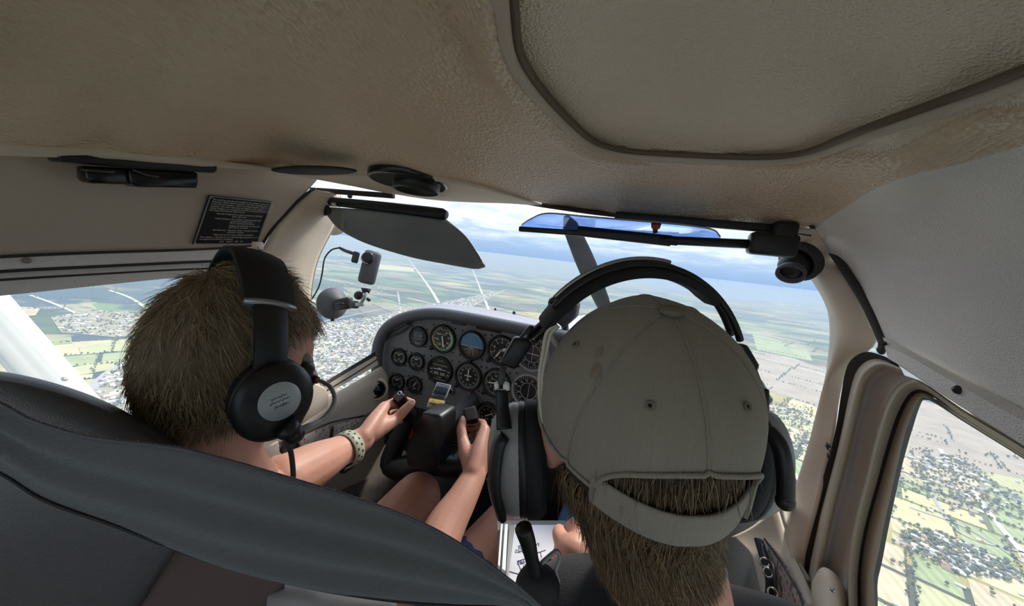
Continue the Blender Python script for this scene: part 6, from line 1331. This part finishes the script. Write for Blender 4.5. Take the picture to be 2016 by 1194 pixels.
for s_, k_ in ((-1, kML), (1, kMR)): limb(sb, [hpM+[s_*.09, .03, -.01], k_], [.096, .074]); limb(sb, [k_, np.array([k_[0], k_[1]+.09, .13])], [.072, .052])
body('jeans', sb, M['jeans'], man, 0.007, 4)
# back hair
def hl_man(p): x, y, z = p; return y < 0.015 and -0.088-0.15*max(0, abs(x)-.05) < z < 0.03
cv, cf, cl_m = hair_cap(RI, HI, (mv_, mf_), hl_man, 0.004)
raw('hair_base', cv, cf, M['hair_m0'], man)
sel = cl_m[((cl_m[:, 2] < -0.034) & (cl_m[:, 1] < 0.015)) | ((np.abs(cl_m[:, 0]) < .05) & (cl_m[:, 1] < -.05) & (cl_m[:, 2] < .022))]; n_ = 9000; loc = sel[RNG.integers(0, len(sel), n_)]+RNG.normal(0, .003, (n_, 3)); nl = loc/np.array([.0765, .095, .104])**2; nl /= np.linalg.norm(nl, axis=1)[:, None]
def flow_m(P):
    q = (P-HI) @ RI; nn_ = q/np.array([.0765, .095, .104])**2; nn_ /= np.linalg.norm(nn_, axis=1)[:, None]; d = np.tile([0.05, 0.0, -1.0], (len(P), 1)); d -= nn_*(d*nn_).sum(1)[:, None]*.8; d /= np.linalg.norm(d, axis=1)[:, None]; return d @ RI.T
strands('hair', (loc*1.03) @ RI.T+HI, nl @ RI.T, flow_m, RNG.uniform(.022, .040, n_)*np.where(loc[:, 2] < -.034, 1.5, .62), 0.00042, M['hair_m'], man, 6, 0.12, (HI, RI.T, np.array([.0785, .098, .107])), 0.16)
n_ = 5200; sq_ = RNG.random(n_)**.8; aq_ = RNG.uniform(-1.9, 1.9, n_); pA, pB = hi(0, -0.016, -0.055), HI*.2+nk*.8
axn = nrm(pB-pA); bx_ = nrm(np.cross(axn, RI @ np.array([0, -1.0, 0]))); by_ = np.cross(bx_, axn); by_ = by_ if by_ @ (RI @ np.array([0, -1.0, 0])) > 0 else -by_
nn2 = np.cos(aq_)[:, None]*by_+np.sin(aq_)[:, None]*bx_
strands('nape_hair', pA+(pB-pA)*sq_[:, None]*0.8+nn2*0.0575, nn2, lambda P: np.tile(axn, (len(P), 1)), RNG.uniform(.02, .038, n_)*(1.15-.6*sq_), 0.00042, M['hair_m'], man, 5, 0.20, None, 0.14)
# cap
cp = thing('cap', 'grey olive twill baseball cap with adjuster strap, worn by the man', 'cap', hi(0, 0, 0.1))
CT, ST = math.cos(math.radians(14)), math.sin(math.radians(14))
CW, CL_, CH = 0.0905, 0.106, 0.112; nph, nth = 144, 40
def cap_pt(ph, s, off=0.0):
    """ph azimuth (0 = front, pi = back), s from the top button (0) to the rim (1)"""
    ce = 0.004
    zr = -0.008+0.018*(0.5-0.5*math.cos(ph)) # rim drops towards the back
    th = s*math.pi/2
    sq = 1.0+0.025*math.cos(4*ph)
    ridge = -0.0022*math.exp(-((math.sin(3*ph+0.0))/0.07)**2)*min(1, s*3)      # stitched panel seams
    puff = 0.0028*math.sin(7*ph+1.3)*math.sin(math.pi*min(1, s*1.05))*0.5
    r = math.sin(th)**1.0
    k = 1-0.06*max(0, s-.75)/.25
    x = (CW*sq+ridge+puff+off)*r*math.sin(ph)*k; y = (CL_*sq+ridge+puff+off)*r*math.cos(ph)*k-0.004
    z = zr+(CH-zr+off)*max(0.0, math.cos(th))**1.0 if s < 1 else zr
    y, z = y*CT-z*ST, y*ST+z*CT
    return np.array([x, y, z])
phs = np.linspace(0, 2*math.pi, nph, endpoint=False)
def rim_s(ph):
    d = abs((ph-math.pi+math.pi) % (2*math.pi)-math.pi); hw = math.radians(42)
    return 1.0 if d > hw else 1.0-0.30*(1-(d/hw)**2)**0.5
V = []; 
for i in range(nth):
    for ph in phs: V.append(hi(*cap_pt(ph, 0.004+(rim_s(ph)-0.004)*i/(nth-1))))
b = MB(); b.add(V, grid_faces(nth, nph, True)); crownm = b.build('cap_crown', M['cap'], cp, True, 0.0022, offset=-1)
b = MB(); b.tube([hi(*cap_pt(ph, rim_s(ph), 0.0012)) for ph in list(phs)+[phs[0]]], 0.0017, 8); b.build('rim_binding', M['cap'], cp)
b = MB(); b.ball(hi(*cap_pt(0, 0.0))+RI @ np.array([0, -.004, .0015]), (0.0088, 0.0088, 0.0042), 18, RI.T); b.build('button', M['cap_btn'], cp)
for ph in (math.pi*5/6+.02, math.pi*7/6-.02, math.pi/2, 3*math.pi/2):
    p = hi(*cap_pt(ph, 0.50, 0.0012)); n_ = nrm(hi(*cap_pt(ph, 0.50, 0.02))-p); b = MB(); b.lathe([(0.0032, 0.0), (0.0030, 0.0008), (0.0014, 0.0006), (0.0010, -0.001)], p, n_, 16); ey = b.build('eyelet', M['cap_btn'], cp); b = MB(); b.ball(p, (0.0012, 0.0012, 0.0010), 8); b.build('eyelet_hole', M['dial'], ey)
for ph in np.arange(6)*math.pi/3:      # raised seam tape on the crown
    b = MB(); b.tube([hi(*cap_pt(ph, s, 0.0006)) for s in np.linspace(0.05, rim_s(ph), 22)], 0.0008, 6); b.build('seam', M['cap'], cp)
ph_s = np.linspace(math.pi-math.radians(44), math.pi+math.radians(44), 26)
R0 = [hi(*(cap_pt(ph, 1.0, 0.0016)+np.array([0, 0, 0.012]))) for ph in ph_s]; R1 = [hi(*(cap_pt(ph, 1.0, 0.0026)+np.array([0, 0, 0.002]))) for ph in ph_s]; R2 = [hi(*(cap_pt(ph, 1.0, 0.0010)+np.array([0, 0, -0.012]))) for ph in ph_s]
b = MB(); b.sheet([R0, R1, R2], 30, 8); b.build('adjuster_strap', M['cap'], cp, True, 0.0022)
b = MB(); e0 = [hi(*(cap_pt(ph, 1.0, 0.0042)+np.array([0, 0, z_]))) for ph, z_ in ((math.pi-math.radians(42), .018), (math.pi-math.radians(34), .015), (math.pi-math.radians(33), -.011), (math.pi-math.radians(42), -.014))]; b.add(e0, [(0, 1, 2, 3)]); b.build('strap_end', M['cap'], cp, False, 0.0025)
bv = []
for r_ in np.linspace(0, 1, 8):
    for ph in np.linspace(-1.05, 1.05, 20):
        p = cap_pt(ph, 1.0); out = np.array([math.sin(ph)*.3, math.cos(ph), 0])*0.075*r_*max(.25, math.cos(ph*.9)); bv.append(hi(*(p+out+np.array([0, 0, -.016*r_-0.02*r_*math.sin(ph)**2]))))
b = MB(); b.add(bv, grid_faces(8, 20)); b.build('brim', M['cap'], cp, True, 0.003)
# rust coloured faded spots on the cloth
for ph, s, sz in ((math.pi*1.36, .50, .005), (math.pi*1.40, .42, .0035)):
    p = hi(*cap_pt(ph, s, 0.0004)); n_ = nrm(hi(*cap_pt(ph, s, .02))-p); X_, Y_, _ = frame(n_, RI @ np.array([0, 0, 1.0])); b = MB(); b.lathe([(sz, 0.0), (sz*.6, .0006), (.0001, .0008)], p, n_, 18, .8, 1.3); b.build('stain', M['rust'], cp)
# instructor headset
h2 = thing('headset', 'grey and black headset with wire headband, worn by the man over his cap', 'headset', hi(0, 0, 0.14))
def arc2(t, rx, rz, y, z0=0.0): a = t; return hi(rx*math.sin(a), y, z0+rz*math.cos(a))
for y_, r_ in ((0.020, 1.0), (0.034, 1.0)):
    b = MB(); b.tube([arc2(a, 0.110, 0.134, y_, 0.0) for a in np.linspace(-.80, 1.05, 50)], 0.0032, 8); b.build('headband_wire', M['black'], h2)
rows = []
for a in np.linspace(-0.95, 0.62, 40):
    p = arc2(a, .106, .1275, .0); n_ = nrm(arc2(a, .108, .131, 0)-p); f_ = RI @ np.array([0, 1.0, 0]); rows.append([p+f_*(0.027+.019*c)+n_*.0048*s for c, s in ((-1, -.6), (-1, .6), (-.5, 1), (.5, 1), (1, .6), (1, -.6), (0, -1))])
b = MB(); b.add(np.vstack([np.array(r) for r in rows]), grid_faces(len(rows), 7, True)+[tuple(range(7))[::-1], tuple(range(len(rows)*7-7, len(rows)*7))]); b.build('headband_cushion', M['black_soft'], h2, True, sharp=60)
b = MB(); b.tube([arc2(a, 0.113, 0.138, .027, 0.0) for a in np.linspace(-.75, .2, 40)], 0.0022, 8); b.build('top_wire', M['alu'], h2)
up_ = RI @ np.array([0, 0, 1.0])
for s_ in (-1, 1):
    dS = depth(hi(s_*0.118, 0.020, 0.03))
    def facing(name, pix, d_, th, m, bev=0.003, sub=None):
        P = [at(u, v, d=d_) for u, v in pix]; bb = MB(); bb.prism([((p-P[0]) @ RX, (p-P[0]) @ UX) for p in P], RX, UX, WX, P[0], th, bev); return bb.build(name, m, sub or h2)
    if s_ < 0:
        facing('slider_block', [(1013, 664), (1045, 671), (1050, 680), (1014, 730), (987, 720), (986, 712)], dS, .020, M['black'])
        facing('slider_tab', [(1020, 668), (1044, 640), (1054, 645), (1034, 672)], dS+.004, .010, M['panel_dk'], .002)
        for k_, pts in enumerate(([(1034, 668), (1065, 640), (1099, 609), (1130, 592)], [(1050, 672), (1084, 642), (1101, 622), (1128, 604)])):
            b = MB(); b.tube([at(u, v, d=dS+.006+.012*q) for q, (u, v) in enumerate(pts)], .0034, 8, 24); b.build('headband_wire', M['black'], h2)
            b = MB(); b.tube([at(u-1.5, v-3, d=dS+.003+.012*q) for q, (u, v) in enumerate(pts)], .0012, 6, 24); b.build('wire_edge', M['alu'], h2)
        b = MB(); b.tube([at(991, 722, d=dS), at(986, 758, d=dS-.004)], .0030, 8, None, True, .5); b.build('slider_rod', M['coaming'], h2)
        facing('rod_cap', [(972, 756), (981, 754), (983, 768), (974, 770)], dS-.006, .008, M['mark'], .0015); facing('rod_cap', [(990, 755), (1003, 757), (1004, 771), (990, 770)], dS-.006, .008, M['mark'], .0015)
        b = MB(); b.tube([at(987, 768, d=dS-.004), at(989, 800, d=dS-.006), at(993, 846, d=dS-.012)], [.0070, .0068, .0080], 10, 16, True, .6); b.build('stirrup_arm', M['black'], h2)
        q = at(993, 850, d=dS-.014)
    else:
        dR = dS-.022
        facing('slider_tab', [(1405, 651), (1429, 650), (1454, 680), (1438, 699)], dR+.004, .010, M['panel_dk'], .002)
        facing('slider_block', [(1450, 677), (1474, 679), (1498, 719), (1496, 731), (1471, 736), (1442, 698)], dR, .018, M['black'])
        b = MB(); b.tube([at(1484, 728, d=dR), at(1500, 770, d=dR-.002)], .0050, 8, None, True, .5); b.build('slider_rod', M['panel_dk'], h2)
        facing('rod_cap', [(1494, 767), (1517, 767), (1517, 812), (1503, 816)], dR-.004, .010, M['black'], .002)
        q = hi(s_*0.118, 0.020, 0.006)
        b = MB(); b.tube([at(1512, 846, d=dR-.022), at(1535, 879, d=dR-.030), at(1546, 930, d=dR-.034), at(1547, 985, d=dR-.034)], [.0058, .0062, .0064, .0064], 12, 30); b.build('dome_tube', M['black'], h2)
        b = MB(); b.ball(at(1546, 988, d=dR-.034), .0072, 14); b.build('tube_end', M['black'], h2)
    cc_ = hi(s_*(0.092 if s_ < 0 else 0.103), 0.016 if s_ < 0 else 0.004, -0.060 if s_ < 0 else -0.050); ax = nrm(RI @ np.array([s_*1.0, 0.06, -0.06])); hint = RI @ np.array([0, 0.10, 1.0])
    b = MB(); b.lathe([(0.026, -0.014), (0.038, -0.014), (0.043, -0.007), (0.043, 0.003), (0.039, 0.006)], cc_, ax, 34, 1.0, 1.36, hint); b.build('ear_cushion', M['black_soft'], h2)
    b = MB(); b.lathe([(0.040, 0.003), (0.042, 0.006), (0.0420, 0.010), (0.040, 0.012)], cc_, ax, 34, 1.0, 1.36, hint); b.build('cup_base', M['black'], h2)
    b = MB(); b.lathe([(0.041, 0.010), (0.0415, 0.016), (0.038, 0.028), (0.029, 0.037), (0.014, 0.041), (0.0001, 0.0415)], cc_, ax, 40, 1.0, 1.36, hint); cup = b.build('ear_dome', M['silver'], h2)
    # stirrup: flat bar from the rod down over the rear of the dome
    if s_ > 0: continue
    st_ = [q-up_*.004, hi(s_*0.125, -0.010, -0.030), hi(s_*0.127, -0.018, -0.062), hi(s_*0.120, -0.018, -0.094)]
    b = MB(); b.tube(st_, [0.0085, 0.0105, 0.0105, 0.0095], 12, 24, True, 0.5); b.build('stirrup', M['black'], h2)
kn_c = hi(-0.124, 0.026, -0.104); b = MB(); b.lathe([(.012, -.006), (.0135, .0), (.012, .008), (.0001, .009)], kn_c, RI @ np.array([-1.0, -.2, -.2]), 20); b.build('boom_knob', M['black'], h2)
bdep = 0.300
b = MB(); b.tube([at(1030, 1040, d=.292), at(1040, 1070, d=.296), at(1048, 1105, d=.302), at(1056, 1140, d=.310)], [.0070, .0064, .0056, .0060], 12, 24); b.build('mic_boom', M['black'], h2)
mc_ = at(1058, 1158, d=.312); b = MB(); b.ball(mc_, (.019, .017, .019), 24, (RX, WX, UX)); b.build('mic_muff', M['black_soft'], h2)
b = MB(); b.tube([at(1066, 1110, d=.310), at(1086, 1092, d=.315), at(1097, 1086, d=.318), at(1102, 1100, d=.318), at(1094, 1125, d=.316), at(1100, 1146, d=.316)], .0019, 8, 40); b.build('mic_wire_guard', M['clear_grey'], h2)
for k, pts in enumerate(([(1098, 640), (1077, 655), (1068, 700), (1062, 745), (1064, 800), (1072, 842)], [(1100, 642), (1084, 660), (1074, 705), (1067, 750), (1070, 805), (1076, 840)])):
    b = MB(); b.tube([at(u, v, d=.318) for u, v in pts], .0017, 8, 40); b.build('wiring', M['cream'], h2)
b = MB(); b.tube([at(1084, 652, d=.33), at(1088, 668, d=.33), at(1098, 682, d=.335)], .0024, 8, 16); b.build('wiring', M['cream'], h2)

# ================================================================== seats, belt, chart
se = thing('pilot_seat', 'dark grey vinyl front seat of the boy with rounded back', 'seat', at(150, 1000, d=0.34)*np.array([1, 1, 0])+np.array([0, 0, 0.0]))
def dsheet(name, rows, m, parent, n=30, k=16, solid=0.006):
    b = MB(); b.sheet([[at(u, v, d=d_) for u, v, d_ in r] for r in rows], n, k); return b.build(name, m, parent, True, solid)
rA = [(-200, 742, .42), (0, 752, .40), (150, 785, .385), (270, 842, .375), (345, 898, .37), (385, 960, .37)]
rA2 = [(-200, 728, .375), (0, 738, .36), (165, 782, .345), (290, 846, .335), (356, 902, .33), (392, 975, .33)]
rB = [(-200, 770, .33), (0, 775, .315), (165, 818, .305), (285, 885, .30), (345, 955, .30), (375, 1020, .30)]
rC = [(-200, 960, .31), (0, 955, .295), (150, 985, .288), (260, 1022, .285), (320, 1055, .285), (350, 1080, .288)]
rD = [(-200, 1330, .32), (0, 1320, .305), (120, 1300, .295), (190, 1270, .29), (245, 1230, .29), (262, 1200, .292)]
dsheet('seat_back', [rA, rA2, rB, rC, rD], M['seat'], se, 40, 30)
dsheet('side_bolster', [[(332, 1066, .287), (300, 1120, .289), (250, 1210, .292)], [(420, 1085, .31), (400, 1150, .31), (360, 1230, .315)], [(560, 1110, .345), (560, 1160, .345), (560, 1240, .35)]], M['seat_side'], se, 16, 12)
b = MB(); b.box(hipC+np.array([0.0, 0.16, -0.165]), (0.44, 0.52, 0.11), None, 0.04); b.build('seat_cushion', M['seat_side'], se)
b = MB()
for sx in (-1, 1): b.box(np.array([hipC[0]+sx*.16, hipC[1]+.1, (hipC[2]-.22)/2]), (0.03, 0.30, hipC[2]-.215), None, .004)
b.build('seat_base', M['panel_dk'], se)
s2_ = thing('instructor_seat', 'dark seat under the man, mostly below the view', 'seat', (hpM[0], hpM[1], 0.0))
b = MB(); b.box(hpM+np.array([0.02, 0.16, -0.205]), (0.42, 0.52, 0.11), None, 0.04); b.build('seat_cushion', M['seat_side'], s2_)
b = MB(); b.box(hpM+np.array([0.02, -0.195, 0.02]), (0.42, 0.07, 0.40), None, 0.03); b.build('seat_back', M['seat'], s2_)
b = MB()
for sx in (-1, 1): b.box(np.array([hpM[0]+sx*.16, hpM[1]+.1, (hpM[2]-.26)/2]), (0.03, 0.30, max(.05, hpM[2]-.255)), None, .004)
b.build('seat_base', M['panel_dk'], s2_)
dsheet_o = dsheet('folded_jacket', [[(520, 1150, .36), (600, 1160, .36), (690, 1170, .37), (780, 1180, .38)], [(530, 1185, .335), (600, 1180, .33), (650, 1196, .335), (780, 1200, .34)], [(520, 1240, .34), (600, 1230, .34), (700, 1240, .34), (780, 1240, .35)]], M['greycloth'], None, 24, 14)
tag(dsheet_o, 'light grey folded cloth jacket below the shoulder belt at the bottom edge', 'jacket')
# shoulder belt crossing the lower left
sbt = thing('shoulder_belt', 'wide dark grey webbing shoulder belt slanting across the lower left', 'belt', at(500, 1010, d=0.22))
top = [(-120, 742, .205), (0, 795, .205), (67, 830, .205), (180, 862, .206), (340, 882, .208), (444, 906, .210), (567, 942, .214), (686, 978, .220), (805, 1020, .228), (903, 1071, .236), (1011, 1149, .246), (1075, 1205, .252)]
bot = [(-120, 880, .205), (0, 932, .205), (88, 986, .205), (227, 1036, .206), (330, 1076, .207), (464, 1122, .208), (619, 1159, .212), (720, 1176, .216), (800, 1186, .224), (890, 1193, .232), (1000, 1198, .243), (1065, 1215, .250)]
T_, B_ = cat_rom([at(*p[:2], d=p[2]) for p in top], 90), cat_rom([at(*p[:2], d=p[2]) for p in bot], 90)
rows = []
for i, f_ in enumerate(np.linspace(0, 1, 17)):
    s_ = np.linspace(0, 1, 90)[:, None]
    wave = 0.0038*np.sin(f_*math.pi*5+s_*1.5)*np.sin(math.pi*min(1, f_*1.0))*(1-.6*s_)+0.0010*np.sin(f_*19+s_*9)
    rows.append(T_*(1-f_)+B_*f_+WX*wave)
b = MB(); b.add(np.vstack(rows), grid_faces(17, 90))
def webbing():
    m = bpy.data.materials.new('belt_webbing'); m.use_nodes = True; t = m.node_tree; p_ = t.nodes['Principled BSDF']; p_.inputs['Roughness'].default_value = 0.55; p_.inputs['Sheen Weight'].default_value = 0.1
    p_.inputs['Base Color'].default_value = (*lin(98, 101, 104), 1); co = N(t, 'ShaderNodeTexCoord'); mp = N(t, 'ShaderNodeMapping'); mp.inputs['Rotation'].default_value = (0.2, 0.5, 0.5); t.links.new(co.outputs['Object'], mp.inputs[0])
    w1 = N(t, 'ShaderNodeTexWave', ins={'Scale': 420.0, 'Distortion': 1.5, 'Detail': 2.0}, bands_direction='Z'); t.links.new(mp.outputs[0], w1.inputs['Vector']); n1 = N(t, 'ShaderNodeTexNoise', ins={'Scale': 900.0}); t.links.new(co.outputs['Object'], n1.inputs['Vector'])
    ad = N(t, 'ShaderNodeMath', operation='ADD'); t.links.new(w1.outputs['Fac'], ad.inputs[0]); t.links.new(n1.outputs[0], ad.inputs[1]); bp = N(t, 'ShaderNodeBump', ins={'Strength': 0.5, 'Distance': 0.001}); t.links.new(ad.outputs[0], bp.inputs['Height']); t.links.new(bp.outputs[0], p_.inputs['Normal']); return m
M['webbing'] = webbing()
b.build('webbing', M['webbing'], sbt, True, 0.0013)
b = MB(); b.tube(T_, 0.0011, 8); b.build('edge_selvage', M['coaming'], sbt); b = MB(); b.tube(B_, 0.0010, 8); b.build('edge_selvage', M['black_soft'], sbt)
fz = MB()
for i in range(260):
    k = RNG.integers(8, 88); p = T_[k]+(T_[k+1]-T_[k])*RNG.random(); d_ = nrm(RX*RNG.normal(0, 1)+UX*1.2+WX*RNG.normal(0, .5)); fz.tube([p, p+d_*RNG.uniform(.0006, .0022)], 0.00014, 3, None, False)
o = fz.build('frayed_threads', M['mark_dim'], sbt); o['kind'] = 'stuff'
# clipboard with chart on the man's lap
ck = thing('clipboard', 'white paper with pencilled sketches on a metal clipboard on the man lap', 'clipboard', at(1040, 1100, d=0.60))
zc = at(1040, 1100, d=0.60)[2]
cq = [at(u, v, z=zc) for u, v in ((985, 1040), (1120, 1040), (1120, 1190), (985, 1190))]
def flat(name, pix, z_, h, m, parent):
    P = [at(u, v, z=z_) for u, v in pix]; b = MB(); b.prism([(p[0], p[1]) for p in P], np.array([1.0, 0, 0]), np.array([0, 1.0, 0]), Z3, (0, 0, z_), h, 0.0006); return b.build(name, m, parent)
flat('board', [(978, 1030), (1130, 1030), (1130, 1230), (985, 1230), (980, 1130)], zc-.006, .005, M['silver'], ck)
sh_ = flat('chart_sheet', [(1013, 1035), (1125, 1035), (1128, 1200), (985, 1200), (1002, 1130)], zc, .0012, M['paper'], ck)
flat('edge_rail', [(985, 1040), (989, 1040), (983, 1125), (979, 1122)], zc+.001, .008, M['white'], ck); flat('edge_rail', [(993, 1040), (999, 1040), (994, 1134), (987, 1130)], zc+.001, .008, M['white'], ck); flat('edge_rail', [(1002, 1040), (1012, 1040), (1000, 1150), (995, 1140)], zc+.001, .006, M['silver'], ck)
b = MB()
for line in ([(1020, 1076), (1031, 1075)], [(1018, 1106), (1040, 1099)], [(1019, 1107), (1027, 1127)], [(1020, 1080), (1025, 1079), (1026, 1086), (1019, 1089)], [(1028, 1086), (1032, 1080), (1036, 1084), (1031, 1090), (1028, 1086)], [(1056, 1074), (1060, 1070), (1061, 1076)], [(1056, 1090), (1074, 1084)], [(1064, 1088), (1066, 1098)], [(1024, 1112), (1026, 1106), (1028, 1111), (1031, 1105)], [(1033, 1118), (1034, 1112), (1038, 1112), (1037, 1118)], [(1040, 1106), (1041, 1120)], [(1003, 1126), (1022, 1131), (1028, 1126)]): b.tube([at(u, v, z=zc+.0016) for u, v in line], .0006, 5, None if len(line) < 3 else 14)
put_text(b, 'M6', 0.011, at(1026, 1108, z=zc+.0018), nrm(at(1036, 1107, z=zc)-at(1016, 1110, z=zc)), nrm(at(1026, 1098, z=zc)-at(1026, 1118, z=zc))); put_text(b, '15', 0.011, at(1034, 1117, z=zc+.0018), nrm(at(1036, 1107, z=zc)-at(1016, 1110, z=zc)), nrm(at(1026, 1098, z=zc)-at(1026, 1118, z=zc))); put_text(b, '05 03', 0.010, at(1026, 1085, z=zc+.0018), nrm(at(1036, 1084, z=zc)-at(1016, 1087, z=zc)), nrm(at(1026, 1078, z=zc)-at(1026, 1098, z=zc)))
b.build('handwriting', M['ink'], sh_)
# lap belt and cable loops at the right door
lb2 = thing('lap_belt', 'black belt with small metal fittings hanging beside the right seat', 'belt', at(1515, 1130, x=0.455))
b = MB(); b.tube([at(u, v, x=.462) for u, v in ((1494, 1064), (1502, 1090), (1512, 1120), (1518, 1150), (1516, 1200), (1514, 1260))], .0075, 10, 30, True, .5); b.build('belt_strap', M['black_soft'], lb2)
b = MB(); b.tube([at(u, v, x=.455) for u, v in ((1500, 1072), (1506, 1100), (1520, 1112), (1526, 1140), (1528, 1190))], .0028, 8, 30); b.build('cable', M['black'], lb2)
for (u, v) in ((1505, 1108), (1512, 1128), (1521, 1168)):
    b = MB(); b.lathe([(.006, -.001), (.0072, 0), (.006, .001), (.0048, 0)], at(u, v, x=.450), nrm(CAM-at(u, v, x=.45)), 18); b.build('buckle_ring', M['chrome'], lb2)
